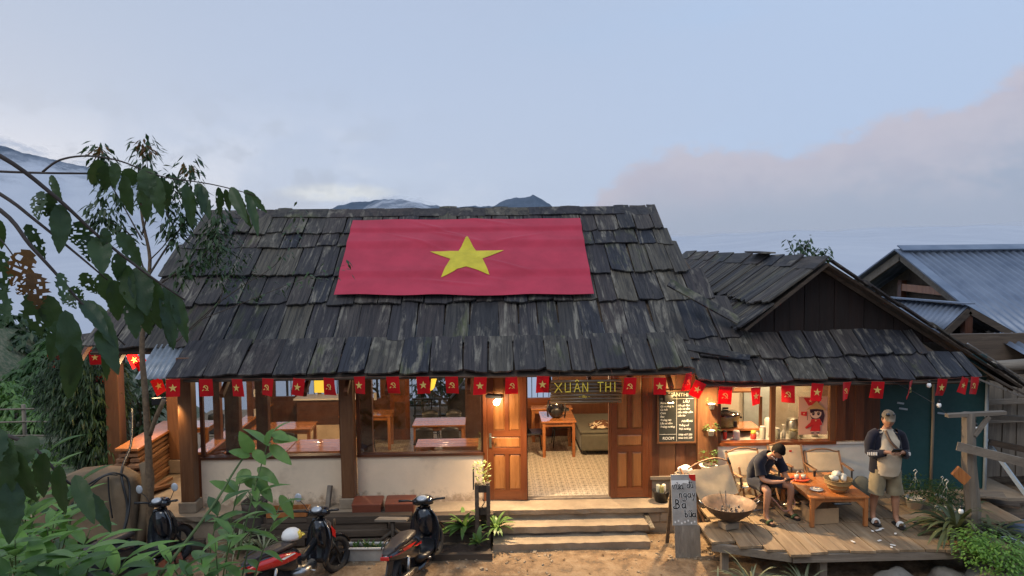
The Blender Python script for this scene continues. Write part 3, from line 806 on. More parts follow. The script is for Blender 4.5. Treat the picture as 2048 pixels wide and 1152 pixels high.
# --- folding door leaves, hinged out in the opening (985-1056 and 1220-1300)
def door_leaf(xa, xb, y, handle, ang=0.0):
    piv = Vector((xa if not handle else xb, y, 0)); w = xb-xa
    mtx = Matrix.Translation(piv) @ Matrix.Rotation(ang, 4, 'Z') @ Matrix.Translation(-piv)
    H_ = 2.36; z0 = .02
    g = MB(); st = .105
    g.span((xa, y, z0), (xa+st, y+.05, H_)); g.span((xb-st, y+.0, z0), (xb, y+.05, H_)); g.xf(mtx)
    d = hb(g, 'door', MT['doorframe'])
    for za, zb in ((z0, .19), (.80, .90), (1.10, 1.20), (H_-.12, H_)):
        g = MB(); g.span((xa+st+.001, y+.002, za), (xb-st-.001, y+.048, zb)); g.xf(mtx); g.build('rail', MT['doorframex'], d, B0)
    mid = (xa+xb)/2
    g = MB(); g.span((mid-.035, y+.003, .191), (mid+.035, y+.047, .799)); g.span((mid-.035, y+.003, 1.201), (mid+.035, y+.047, H_-.121)); g.xf(mtx); g.build('centre_stile', MT['doorframe'], d, B0)
    for (pa, pb, za, zb) in ((xa+st, mid-.035, .19, .80), (mid+.035, xb-st, .19, .80), (xa+st, xb-st, .90, 1.10), (xa+st, mid-.035, 1.20, H_-.12), (mid+.035, xb-st, 1.20, H_-.12)):
        g = MB(); e = .028
        o_ = [(pa, za), (pb, za), (pb, zb), (pa, zb)]; i_ = [(pa+e, za+e), (pb-e, za+e), (pb-e, zb-e), (pa+e, zb-e)]
        vs = [Vector((a, y+.022, b)) for a, b in o_]+[Vector((a, y+.008, b)) for a, b in i_]
        fs = [(i, (i+1) % 4, 4+(i+1) % 4, 4+i) for i in range(4)]+[(4, 5, 6, 7)]
        g.add(vs, fs); g.xf(mtx); g.build('panel', MT['door'], d, B0)
    if handle:
        hx = xa+.05
        g = MB(); g.span((hx-.02, y-.012, .92), (hx+.02, y-.001, 1.16)); g.tube([(hx, y-.012, 1.1), (hx, y-.05, 1.1), (hx+.11, y-.055, 1.1)], .009, 6); g.xf(mtx); g.build('handle', MT['steel'], d, B0)
    return d
door_leaf(-.12, .54, WY-.06, True, -.06); door_leaf(1.96, 2.60, WY-.04, False, .0)
for (xa, xb) in ((-.19, -.125), (2.605, 2.66)):
    g = MB(); g.span((xa, WY-.03, 0), (xb, WY+.11, 2.5)); hb(g, 'door_jamb', MT['doorframe'])
g = MB(); g.span((.50, WY-.03, 0), (.555, WY+.12, 2.45)); g.span((1.945, WY+.03, 0), (2.0, WY+.16, 2.45)); hb(g, 'door_edge', MT['darkwood'])
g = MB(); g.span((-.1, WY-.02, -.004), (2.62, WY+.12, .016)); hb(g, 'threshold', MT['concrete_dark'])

# --- roof: front slope
RZ, RY = 5.0, 15.9
E1 = at(900, 693, 12.42)       # foot of the upper slope
O = Vector((0, E1.y, E1.z)); S = Vector((0, RY-O.y, RZ-O.z)); SL = S.length; S.normalize(); X = Vector((1, 0, 0)); NR = X.cross(S)
def roof_pt(u, v):
    d = ray(u, v); t = (O-CAMP).dot(NR)/d.dot(NR); q = CAMP+d*t; return q.x, (q-O).dot(S)
g = MB()
lx, rx = roof_pt(185, 692)[0], roof_pt(1490, 684)[0]
tl, tr = roof_pt(452, 430)[0], roof_pt(1303, 424)[0]
quadv = [O+X*lx-NR*.03, O+X*rx-NR*.03, O+S*SL+X*tr-NR*.03, O+S*SL+X*tl-NR*.03]
def slab(vs, n, t): return MB().add(vs+[q-n*t for q in vs], [(0, 1, 2, 3), (7, 6, 5, 4), (0, 4, 5, 1), (1, 5, 6, 2), (2, 6, 7, 3), (3, 7, 4, 0)])
roof = hb(slab(quadv, NR, .05), 'roof', MT['oldbeam'])
# back slope
Sb = Vector((0, 1, -.62)).normalized()
rb = Vector((0, RY, RZ)); qb = [rb+X*tr, rb+X*tl, rb+Sb*4.2+X*(lx+.9), rb+Sb*4.2+X*(rx-.9)]
hb(MB().add([q-Vector((0, 0, .03)) for q in qb]+[q-Vector((0, 0, .08)) for q in qb], [(0, 3, 2, 1), (4, 5, 6, 7), (0, 4, 7, 3), (1, 2, 6, 5), (2, 3, 7, 6), (0, 1, 5, 4)]), 'back_slope', MT['oldbeam'], roof)
# gable ends under the ridge
for (bx, txx) in ((-5.3, tl+.15), (3.05, tr-.1)):
    g = MB(); g.add([(bx, 12.6, 2.6), (bx, 18.8, 2.6), (txx, RY, RZ-.12), (bx+.05, 12.6, 2.6), (bx+.05, 18.8, 2.6), (txx+.05, RY, RZ-.12)], [(0, 2, 1), (3, 4, 5), (0, 1, 4, 3), (1, 2, 5, 4), (2, 0, 3, 5)])
    hb(g, 'gable_boards', MT['oldbeam'])
# courses: (v at u=900 of butt line, left u, right u)
rows = [(693, 168, 1490), (612, 292, 1432), (556, 318, 1378), (497, 362, 1346), (470, 385, 1328)]
svals = []
for (v, ul, ur) in rows:
    s0 = roof_pt(900, v)[1]; vl = v+(5 if v > 600 else 4); svals.append((s0, roof_pt(ul, vl)[0], roof_pt(ur, v-6)[0]))
svals.append((SL-.02, 0, 0))
def rs_in_flag(x, s): return False
for k in range(len(rows)):
    s0, xa, xb = svals[k]; s1 = svals[k+1][0]
    lay_row(roof, B0, O, S, X, s0, s1, xa, xb, (.33 if k < 3 else .28), (.54 if k < 3 else .46), .012, over=.16)
# ridge boards
x = tl-.12
while x < tr:
    w = min(rs.uniform(.9, 1.9), tr+.05-x)
    if w < .3: break
    z_ = RZ+.055+rs.uniform(-.012, .015)
    g = MB(); g.bar((x, RY-.11, z_-.06), (x+w, RY-.11, z_-.06+rs.uniform(-.02, .02)), .30, .03, up=(0, -.55, .83)); g.bar((x, RY+.12, z_-.05), (x+w, RY+.12, z_-.05), .26, .03, up=(0, .55, .83))
    g.build('ridge_board', MT['shingle'], roof, B0); x += w-.02
# --- lower course (apron): own plane, slightly lower, with the corrugated sheet at the left end
EL = at(900, 751, 11.60); EU = Vector((0, 12.50, 2.76))
O2 = Vector((0, EL.y, EL.z)); S2 = (Vector((0, EU.y, EU.z))-O2); L2 = S2.length; S2.normalize(); N2 = X.cross(S2)
def pl(u, v, o, n):
    d = ray(u, v); return (CAMP+d*((o-CAMP).dot(n)/d.dot(n)))
ax, bx = pl(334, 757, O2, N2).x, pl(1392, 748, O2, N2).x
q = [O2+X*(ax+.25)-N2*.03, O2+X*bx-N2*.03, O2+S2*L2+X*bx-N2*.03, O2+S2*L2+X*(ax+.25)-N2*.03]
apron = hb(slab(q, N2, .03), 'apron_roof', MT['oldbeam'])
lay_row(apron, B0, O2, S2, X, 0.0, L2-.03, ax, bx, .34, .56, .014, over=.0, drop=.025, tilt=.03)
def corr(o, ax_, s_, w, l, pitch, amp, name, parent, base, mat, t=.004, nrow=2):
    """corrugated sheet: ax_ across the waves, s_ down the waves"""
    o = Vector(o); ax_ = Vector(ax_).normalized(); s_ = Vector(s_).normalized(); nn = ax_.cross(s_).normalized()
    m = MB(); k = max(4, int(w/pitch*6)); vs = []
    for j in range(nrow):
        for i in range(k+1):
            x_ = w*i/k; vs.append(o+ax_*x_+s_*(l*j/(nrow-1))+nn*(amp*math.sin(2*PI*x_/pitch)))
    vs += [q_-nn*t for q_ in vs]; T = (k+1)*nrow
    fs = []
    for j in range(nrow-1):
        for i in range(k):
            a = j*(k+1)+i; fs.append((a, a+1, a+k+2, a+k+1)); fs.append((T+a, T+a+k+1, T+a+k+2, T+a+1))
    for i in range(k): fs.append((i, T+i, T+i+1, i+1)); a = (nrow-1)*(k+1)+i; fs.append((a, a+1, T+a+1, T+a))
    m.add(vs, fs, True); return m.build(name, mat, parent, base)
ms_ = plain('dull galvanised end sheet', (.30, .33, .36), .4, .25, 8, metal=.5, bump=.1)
corr(O2+X*(ax-.50)+N2*.005+S2*.02, X, S2, .56, L2*.88, .085, .012, 'corrugated_sheet', apron, B0, ms_)
corr(O2+X*(-4.9)+N2*-.05+S2*(L2-.12), X, S, 8.0, .5, .085, .012, 'corrugated_sheet', apron, B0, ms_)
# fascia board with nails along the gable edges (rafters)
for (a_, b_) in ((Vector((lx+.35, O.y, O.z)), Vector((tl, RY, RZ))), (Vector((rx-.75, O.y, O.z)), Vector((tr, RY, RZ)))):
    g = MB(); g.bar(a_-NR*.09, b_-NR*.09, .07, .12); hb(g, 'rafter', MT['oldbeam'], roof)
for i in range(16):
    x = -6.9+i*.65; f_ = .75 if x > -4.9 else .1; g = MB(); g.bar(Vector((x, O.y-f_, O.z-.16-f_*.62)), Vector((x, O.y+.9, O.z+.43)), .06, .09); hb(g, 'rafter', MT['darkwood'], roof)
# --- left eave over the passage (the small far tip of the veranda roof)
g = MB(); a_ = at(108, 694, 15.2); b_ = at(182, 668, 15.6)
g.prism([(0, 0), (.75, .12), (.8, .5), (.15, .35)], a_, (1, 0, 0), (0, .85, .5), .04); hb(g, 'veranda_tip', MT['shingle'], roof)
# --- retaining wall of old beams in front of the porch
wall = thing('beam_retaining_wall', 'low retaining wall of dark old beams laid along the porch edge', 'retaining wall', (-2.2, 11.7, -.45))
for k, z in enumerate((-.42, -.30, -.19, -.09)):
    x = -4.15+rs.uniform(-.2, .1)
    while x < -.05:
        w = rs.uniform(.7, 1.9); w = min(w, -.02-x)
        if w < .2: break
        g = MB(); h = .115+rs.uniform(-.02, .012); dd = .16+rs.uniform(-.03, .05)
        g.bar((x, 11.70+rs.uniform(-.03, .02)-.02*(3-k), z+h/2), (x+w-.015, 11.70+rs.uniform(-.03, .02)-.02*(3-k), z+h/2+rs.uniform(-.01, .01)), dd, h)
        g.build('beam', MT['oldbeam'], wall, Vector(wall.location), .008); x += w
g = MB(); g.span((-4.3, 11.78, -.6), (0, 11.84, -.02)); g.build('backing', MT['concrete_dark'], wall, Vector(wall.location))
# ================================================================ KITCHEN HOUSE on the right
B1 = Vector((5.8, 13.2, -.3))
kit = thing('kitchen_house', 'low kitchen building with gabled shingle roof, serving window and teal sheet end', 'kitchen building', B1)
def kb(mb, name, mat, parent=None, bevel=0, label=None): return mb.build(name, mat, parent or kit, B1, bevel, label)
g = MB(); g.span((3.08, 11.95, -.5), (9.0, 16, -.02)); kb(g, 'floor_slab', MT['concrete'])
KY = 12.32
g = MB(); g.span((3.80, KY, -.02), (6.45, KY+.12, .85)); kb(g, 'dado_wall', MT['white_wall'])
g = MB(); g.span((3.44, KY-.06, -.02), (3.79, KY+.1, 2.4)); kb(g, 'post', MT['postwood'], bevel=.02)
g = MB(); g.span((3.79, KY-.02, .852), (5.84, KY+.16, .905)); kb(g, 'window_sill', MT['doorframex'])
for (xa, xb) in ((3.80, 3.86), (4.72, 4.80), (5.74, 5.84)):
    g = MB(); g.span((xa, KY+.02, .907), (xb, KY+.10, 2.2)); kb(g, 'window_frame', MT['postwood'])
g = MB(); g.span((4.80, KY+.05, .91), (5.74, KY+.055, 2.1)); kb(g, 'window_pane', MT['glass'])
x = 5.845
for k in range(4):
    g = MB(); g.span((x, KY+.01*(k % 2), .90), (x+.155, KY+.06, 2.3)); kb(g, 'wall_board', MT['darkwood']); x += .16
g = MB(); g.span((5.84, KY-.02, .855), (6.5, KY+.10, .885)); kb(g, 'ledge', MT['whiteplastic'])
g = MB(); g.span((6.47, KY+.05, -.02), (6.62, KY+.15, 2.3)); kb(g, 'post', MT['darkwood'])
# interior
g = MB(); g.span((3.8, 14.6, 0), (6.5, 14.66, 2.4)); kb(g, 'back_wall', MT['white_wall'])
g = MB(); g.span((3.72, 12.45, 0), (3.79, 14.6, 2.4)); g.build('side_wall', MT['darkwood'], kit, B1)
g = MB(); g.span((6.46, 12.47, 0), (6.52, 14.6, 2.4)); kb(g, 'side_wall', MT['darkwood'])
g = MB(); g.span((3.8, 12.45, 2.36), (6.45, 14.6, 2.4)); kb(g, 'ceiling', MT['darkwoodx'])
g = MB(); g.span((5.0, 14.5, .1), (5.55, 14.56, 2.0)); kb(g, 'inner_door', MT['bluewhite'])
# teal sheet end
g = MB(); g.span((6.63, KY+.10, .0), (7.55, KY+.13, 2.35)); kb(g, 'teal_sheet', MT['teal'])
g = MB(); g.span((7.56, KY+.10, .0), (8.50, KY+.13, 2.35)); kb(g, 'teal_sheet', MT['teal'])
g = MB(); g.tube([(7.55, KY+.07, 0), (7.56, KY+.07, 1.2), (7.55, KY+.07, 2.3)], .025, 8); kb(g, 'sheet_pole', MT['greywood'])
g = MB(); g.tube([(8.49, KY+.06, -.1), (8.49, KY+.06, 1.9)], .03, 8); kb(g, 'sheet_pole', MT['bluewhite'])
for (x, z, w) in ((7.0, 1.52, .12), (7.05, 1.42, .15), (7.72, 1.33, .14)):
    g = MB(); g.box((x, KY+.093, z), (w, .006, .03), (0, .15, 0)); kb(g, 'scuff_patch', MT['bluewhite'])
# --- front apron roof
XA = Vector((1, 0, 0))
P0 = at(1600, 767, 11.55); KO = Vector((0, P0.y, P0.z)); KU = Vector((0, 12.75, 2.84))
KS = (KU-KO); KL = KS.length; KS.normalize(); KN = XA.cross(KS)
kx0, kx1 = pl(1396, 772, KO, KN).x, pl(1962, 757, KO, KN).x
qk = [KO+XA*kx0-KN*.03, KO+XA*(kx1-.02)-KN*.03, KO+KS*KL+XA*(kx1-.75)-KN*.03, KO+KS*KL+XA*(kx0+.1)-KN*.03]
kap = kb(slab(qk, KN, .03), 'apron_roof', MT['oldbeam'])
rk = random.Random(8)
def slant_row(parent, base, O_, S_, X_, s0, s1, xa, xb, shift, wmin, wmax, lift, over=.12, tilt=.05, rg=rk):
    """course whose boards lean sideways: S_ is the board direction"""
    lay_row(parent, base, O_, S_, X_, s0, s1, xa, xb, wmin, wmax, lift, over=over, tilt=tilt, rg=rg, drop=.03)
slant_row(kap, B1, KO, KS, XA, 0, .52, kx0, kx1, 0, .40, .62, .012, over=.14)
slant_row(kap, B1, KO, KS, XA, .54, KL, kx0-.25, kx1-.60, 0, .38, .58, .030, over=.02, tilt=.03)
# loose boards where the two roofs meet
for (u0, v0, u1, v1, yy, w) in ((1338, 565, 1478, 642, 12.55, .22), (1345, 690, 1480, 712, 12.0, .16), (1398, 706, 1500, 716, 11.9, .14)):
    a_, b_ = at(u0, v0, yy+.25), at(u1, v1, yy-.1)
    g = MB(); g.bar(a_, b_, w, .03, up=(0, -.5, .85)); kb(g, 'loose_board', MT['shingle'], kap)
# --- gable roof, ridge running back
KA = Vector((5.62, 12.25, 3.96)); DB = Vector((-.02, 1, 0)).normalized()     # apex at the front, direction of the ridge
gl = Vector((4.22, 12.25, 2.86)); gr = Vector((8.05, 12.25, 2.42))
SLf = (KA-gl).normalized(); SLn = DB.cross(SLf)*-1
LF = (KA-gl).length
kr = kb(slab([gl, KA, KA+DB*8, gl+DB*8], (-SLf.cross(DB)).normalized()*-1, .05), 'gable_roof', MT['oldbeam'])
NL = SLf.cross(DB); NL = NL if NL.z > 0 else -NL
# boards of the left slope, two courses, each runs down the slope
def side_course(s0, s1, y0, y1, w0, w1, lift):
    y = y0
    Xd = -DB
    while y < y1:
        w = rk.uniform(w0, w1); a = .05+rk.uniform(-.01, .015)
        Sx = (SLf*math.cos(a)-NL*math.sin(a)).normalized(); Nx = Xd.cross(Sx)
        if Nx.dot(NL) < 0: Nx = -Nx
        m_ = Matrix((Sx.cross(Nx), Sx, Nx)).transposed(); ln = s1-s0
        p_ = gl+SLf*(s0+rk.uniform(-.05, .05))+DB*(y+w/2)+NL*(lift+math.sin(a)*ln+rk.uniform(0, .02))
        inst(rk.choice(SH), 'shingle', kr, p_-B1, m_, (w-.008, ln, 1)); y += w
side_course(-.10, .62, -.05, 8, .15, .27, .02); side_course(.50, LF-.05, .0, 8, .14, .26, .035)
# ridge caps
y = -.05
while y < 7.9:
    w = rk.uniform(.6, 1.2); zz = rk.uniform(-.005, .02)
    a_ = KA+DB*y+Vector((0, 0, .06+zz)); b_ = KA+DB*(y+w+.05)+Vector((0, 0, .05))
    g = MB(); g.bar(a_+Vector((-.13, 0, -.06)), b_+Vector((-.13, 0, -.08)), .34, .025, up=(-.62, 0, .78)); kb(g, 'ridge_board', MT['shingle'], kr); y += w
g = MB(); g.bar(KA+DB*2.3+Vector((-.1, 0, .13)), KA+DB*3.2+Vector((-.1, 0, .14)), .3, .03); kb(g, 'ridge_board', MT['shingle'], kr)
# right slope: front rake, running down and out over the side
SR = (KA-gr).normalized(); NRt = DB.cross(SR); NRt = NRt if NRt.z > 0 else -NRt
lowr = gr-SR*1.15
kb(slab([KA+Vector((0, 0, .0)), lowr, lowr+DB*5, KA+DB*5], NRt, .04), 'gable_roof_right', MT['oldbeam'])
for k in range(6):
    f0, f1 = k/6, (k+1)/6; a_ = KA.lerp(lowr, f0); b_ = KA.lerp(lowr, f1+.03)
    g = MB(); g.bar(a_+NRt*(.05+.01*(k % 2))-DB*.03, b_+NRt*.03-DB*.03, .17, .025, up=NRt); kb(g, 'rake_board', MT['shingle'], kr)
for a_, b_ in ((KA, gl),):
    g = MB(); g.bar(a_-Vector((0, -.25, .09)), b_-Vector((0, -.25, .09)), .04, .06); kb(g, 'rake_rafter', MT['oldbeam'], kr)
g = MB(); g.bar(KA-Vector((0, -.25, .10)), lowr-Vector((0, -.25, .10)), .04, .06); kb(g, 'rake_rafter', MT['oldbeam'], kr)
g = MB(); g.bar(gr+NRt*.075-DB*.17+SR*.2, lowr+NRt*.07-DB*.17-SR*.1, .03, .02); kb(g, 'metal_edging', MT['steel'], kr)
# recessed gable wall of upright boards
gy = 12.55; x = gl.x+.1; k = 0
while x < gr.x-.1:
    w = min(.26, gr.x-x)
    def top(xx): return KA.z-.10-(abs(xx-KA.x)*((KA.z-gl.z)/(KA.x-gl.x) if xx < KA.x else (KA.z-gr.z)/(gr.x-KA.x)))
    ta, tb = top(x), top(x+w-.008)
    yy = gy+.012*(k % 2)
    if max(ta, tb) > 2.6:
        g = MB(); pts_ = [(x, 2.55), (x+w-.008, 2.55), (x+w-.008, max(2.56, tb)), (x, max(2.56, ta))]
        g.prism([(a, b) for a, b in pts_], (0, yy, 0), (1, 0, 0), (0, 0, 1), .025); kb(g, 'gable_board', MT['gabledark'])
    x += w; k += 1
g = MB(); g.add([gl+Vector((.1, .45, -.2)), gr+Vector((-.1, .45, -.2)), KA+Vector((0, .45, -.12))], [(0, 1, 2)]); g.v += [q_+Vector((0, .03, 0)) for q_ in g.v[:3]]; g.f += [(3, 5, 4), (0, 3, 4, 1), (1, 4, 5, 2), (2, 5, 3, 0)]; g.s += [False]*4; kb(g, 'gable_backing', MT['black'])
# small side roof triangle under the right edge
c0, c1, c2, c3 = Vector((8.10, 11.62, 2.08)), Vector((9.25, 11.9, 1.52)), Vector((9.4, 13.4, 1.70)), Vector((8.1, 12.6, 2.35))
kb(slab([c0, c1, c2, c3], Vector((0, 0, 1)), .03), 'side_roof', MT['oldbeam'])
g = MB(); g.bar(c0+Vector((-.3, -.02, .0)), c1+Vector((0, -.02, .0)), .02, .03); kb(g, 'metal_edging', MT['steel'], kr)

# ================================================================ NEIGHBOUR with sheet metal roofs
B2 = Vector((14, 20, -.6))
nb = thing('metal_roofed_house', 'dark timber house behind with grey blue corrugated metal roofs', 'house', B2)
def nbb(mb, name, mat, parent=None): return mb.build(name, mat, parent or nb, B2)
A = Vector((11.2, 20, 4.02)); XR = Vector((1, 0, 0)); SD = Vector((0, -1, -.42)).normalized(); SB = Vector((0, 1, -.42)).normalized()
corr(A+Vector((0, 0, .02)), XR, SD, 9.0, 5.3, .20, .03, 'metal_roof', nb, B2, MT['metal'], nrow=3)
corr(A+Vector((0, 0, .02)), XR, SB, 9.0, 4.5, .20, .03, 'metal_roof', nb, B2, MT['metal'], nrow=3)
g = MB(); g.bar(A+Vector((-.1, -.12, .06)), A+Vector((9, -.12, .06)), .34, .03, up=(0, -.4, 1)); g.build('ridge_cap', MT['metal'], nb, B2)
for d_, l_ in ((SD, 5.3), (SB, 4.5)):
    g = MB(); g.bar(A+Vector((-.06, 0, .02)), A+d_*l_+Vector((-.06, 0, .02)), .26, .04, up=(0, 0, 1)); nbb(g, 'edge_flashing', MT['metal'])
    g = MB(); g.bar(A+Vector((-.02, 0, -.16)), A+d_*l_+Vector((-.02, 0, -.16)), .06, .22); nbb(g, 'barge_board', MT['greywoodx'])
g = MB(); g.prism([(-4, -1.9), (4, -1.9), (0, -.15)], A+Vector((.75, 0, 0)), (0, 1, 0), (0, 0, 1), .06); nbb(g, 'gable_wall', MT['oldbeam'])
g = MB(); g.span((11.3, 15.4, -.8), (20, 24, 2.1)); nbb(g, 'wall', MT['oldbeam'])
g = MB(); g.box((11.75, 19.7, 2.95), (.14, 2.6, .2)); nbb(g, 'cross_beam', MT['tablewood'])
for yy in (18.5, 20.9):
    g = MB(); g.box((11.75, yy, 2.7), (.16, .2, .9)); nbb(g, 'king_post', MT['darkwood'])
corr(Vector((11.35, 22, 2.45)), Vector((0, -1, 0)), Vector((1, 0, .3)), 3.4, .5, .18, .025, 'lower_roof', nb, B2, MT['darkmetal'])
# small porch gable: ridge towards the viewer, corrugated left slope
A2 = at(1937, 612, 15.2); Bk = at(1770, 598, 18.2); DR = (Bk-A2); LR = DR.length; DR.normalize()
cl_ = at(1878, 668, 15.2); SLp = (cl_-A2); LL = SLp.length; SLp.normalize()
corr(A2, DR, SLp, LR+.5, LL*1.05, .18, .025, 'porch_roof', nb, B2, MT['metal'], nrow=2)
cr_ = A2+Vector((1.1, 0, -.62)); SRp = (cr_-A2); L2_ = SRp.length; SRp.normalize()
corr(A2, DR, SRp, LR, L2_, .18, .025, 'porch_roof', nb, B2, MT['metal'], nrow=2)
g = MB(); g.bar(A2-DR*.05+Vector((0, 0, .05)), A2+DR*LR+Vector((0, 0, .05)), .22, .03); g.build('ridge_cap', MT['metal'], nb, B2)
for s_, l_ in ((SLp, LL), (SRp, L2_)):
    g = MB(); g.bar(A2-DR*.04-Vector((0, 0, .1)), A2+s_*l_-DR*.04-Vector((0, 0, .1)), .05, .13); nbb(g, 'barge_board', MT['oldbeam'])
g = MB(); g.bar(A2+Vector((.0, .05, -.1)), Vector((A2.x, A2.y+.05, .3)), .16, .16); nbb(g, 'porch_post', MT['darkwood'])
g = MB(); g.span((A2.x-1.3, A2.y+.1, .2), (A2.x+1.6, A2.y+.2, 1.35)); nbb(g, 'porch_parapet', MT['gabledark'])
g = MB(); g.span((A2.x-.9, A2.y+1.5, .2), (A2.x+1.8, A2.y+1.6, 2.3)); nbb(g, 'porch_inner_wall', MT['black'])
g = MB(); g.box((A2.x+.2, A2.y-.02, 1.62), (.05, .03, .08)); nbb(g, 'socket', MT['whiteplastic'])
# lean-to sheet at the far right edge
L0 = at(1976, 668, 14.2); corr(L0, Vector((1, 0, -.0)), Vector((.35, -1, -.46)), 4, 1.25, .17, .025, 'lean_to_roof', nb, B2, MT['metal'])
# log beam and shed wall
shed = thing('wattle_shed', 'grey plank and wattle shed wall behind the teal sheet with a round log across', 'shed', (9.4, 13.6, -.4))
BS = Vector(shed.location)
def sb(mb, name, mat): return mb.build(name, mat, shed, BS)
g = MB(); a_ = at(1885, 742, 12.9); b_ = at(2075, 727, 12.9); g.tube([a_, a_.lerp(b_, .5)+Vector((0, 0, .02)), b_], [.075, .09, .10], 10); sb(g, 'log_beam', MT['greywoodx'])
x = 8.75; k = 0
while x < 12:
    w = rk.uniform(.10, .17); g = MB(); g.span((x, 13.6+.02*(k % 2), -.2), (x+w-.01, 13.66, 1.75)); sb(g, 'wall_plank', MT['greywood']); x += w; k += 1
for z in (.9, 1.25):
    g = MB(); g.bar((8.6, 13.5, z), (12, 13.45, z+.08), .08, .09); sb(g, 'rail', MT['greywoodx'])
g = MB(); g.span((8.55, 13.4, -.3), (8.75, 13.6, 2.1)); sb(g, 'post', MT['greywood'])
g = MB(); g.span((8.7, 13.9, -.3), (13, 14, 2.5)); sb(g, 'dark_back', MT['oldbeam'])
# ================================================================ FURNITURE INSIDE
def table(x, y, w, d, h, label, group='dining tables in the restaurant', name='dining_table', rz=0, nb_=4, along='x', bench=False):
    t = thing(name, label, 'table', (x, y, 0), rz, group)
    for k in range(nb_):
        g = MB()
        if along == 'x': g.box((0, -d/2+d*(k+.5)/nb_, h-.016+rs.uniform(-.001, .001)), (w, d/nb_-.003, .032))
        else: g.box((-w/2+w*(k+.5)/nb_, 0, h-.016+rs.uniform(-.001, .001)), (w/nb_-.003, d, .032))
        g.build('top_board', MT['tabletop'], t, bevel=.003)
    for sx_ in (-1, 1):
        for sy_ in (-1, 1):
            g = MB(); g.box((sx_*(w/2-.05), sy_*(d/2-.05), (h-.033)/2), (.06, .06, h-.033)); g.build('leg', MT['tablewood'], t, bevel=.004)
    for sy_ in (-1, 1):
        g = MB(); g.box((0, sy_*(d/2-.05), h-.075), (w-.162, .025, .08)); g.build('apron', MT['tablewood'], t)
    for sx_ in (-1, 1):
        g = MB(); g.box((sx_*(w/2-.05), 0, h-.075), (.025, d-.162, .08)); g.build('apron', MT['tablewood'], t)
    return t
table(-4.2, 14.7, 1.2, .6, .75, 'orange dining table with two black chairs beside the left side windows')
table(-3.08, 13.2, 1.08, .8, .75, 'dining table just inside the left front window, right one of the joined pair')
table(-4.18, 13.2, 1.08, .8, .75, 'dining table just inside the left front window, left one of the joined pair')
table(-2.72, 15.7, 1.1, .55, .75, 'dining table beside the brown panelled back door')
table(-1.1, 14.82, 1.05, .66, .75, 'dining table with pale reflecting top in front of the open terrace doorway')
table(-.85, 13.22, 1.12, .54, .75, 'reddish dining table close behind the right front window')
table(1.3, 15.1, .70, .9, .75, 'dining table behind the open door carrying the black backpack')
table(1.25, 15.98, .9, .34, .75, 'narrow orange table under the back window, behind the backpack table')
table(-6.0, 14.95, .65, .6, .75, 'small orange table in the left passage beside the posts')
def chair_proto(label, loc, rz, group):
    t = thing('dining_chair', label, 'chair', loc, rz, group)
    g = MB(); n = 8
    # moulded back: curved shell
    vs = []; 
    for j in range(4):
        z = .48+j*.11
        for i in range(n+1):
            a = (i/n-.5)*1.7; rr = .235
            vs.append(Vector((math.sin(a)*rr*(1-.02*j), .0+math.cos(a)*rr*.75+.02*j-(.05 if j == 0 else 0), z-(.05*abs(i/n-.5)*2 if j == 3 else 0))))
    m = len(vs); vs += [q+Vector((0, .018, 0)) for q in vs]; fs = []
    for j in range(3):
        for i in range(n):
            a = j*(n+1)+i; fs.append((a, a+1, a+n+2, a+n+1)); fs.append((m+a, m+a+n+1, m+a+n+2, m+a+1))
    for i in range(n):
        a = 3*(n+1)+i; fs.append((a, a+1, m+a+1, m+a)); fs.append((i, m+i, m+i+1, i+1))
    g.add(vs, fs, True); g.build('backrest', MT['black'], t)
    g = MB(); g.box((0, .0, .455), (.44, .42, .035)); g.build('seat', MT['black'], t, bevel=.015)
    for sx_ in (-1, 1):
        for sy_ in (-1, 1):
            g = MB(); g.tube([(sx_*.17, sy_*.16, .44), (sx_*.215, sy_*.215, 0)], [.016, .011], 6); g.build('leg', MT['darkmetal'], t)
    g = MB(); g.tube([(-.19, .17, .30), (.19, .17, .30)], .008, 5); g.build('stretcher', MT['darkmetal'], t)
    return t
CG = 'black moulded dining chairs in the restaurant'
ch0 = chair_proto('left of the two black chairs at the orange side-window table', (-4.5, 14.22, 0), PI, CG)
for (x, y, a, lb) in ((-3.98, 14.2, PI, 'right of the two black chairs at the orange side-window table'),
                      (-3.15, 12.74, PI, 'black chair pushed against the right table of the joined pair at the window'),
                      (-4.35, 12.72, PI, 'black chair pushed against the left table of the joined pair at the window'),
                      (-2.72, 15.18, PI, 'black chair standing before the table by the back door'),
                      (-1.36, 14.38, PI, 'left black chair in front of the pale topped table'),
                      (-.86, 14.38, PI, 'right black chair in front of the pale topped table'),
                      (-1.36, 15.42, 0, 'left black chair behind the pale topped table'),
                      (-.86, 15.42, 0, 'right black chair behind the pale topped table'),
                      (-1.12, 12.78, PI, 'left black chair between right window and reddish table'),
                      (-.60, 12.76, PI, 'right black chair between right window and reddish table'),
                      (.80, 14.98, PI/2+.15, 'black chair turned sideways at the left of the backpack table'),
                      (1.45, 15.55, .0, 'black chair tucked behind the backpack table'),
                      (-5.9, 15.5, 0, 'black chair behind the small passage table')):
    dup(ch0, (x, y, 0), a, lb)
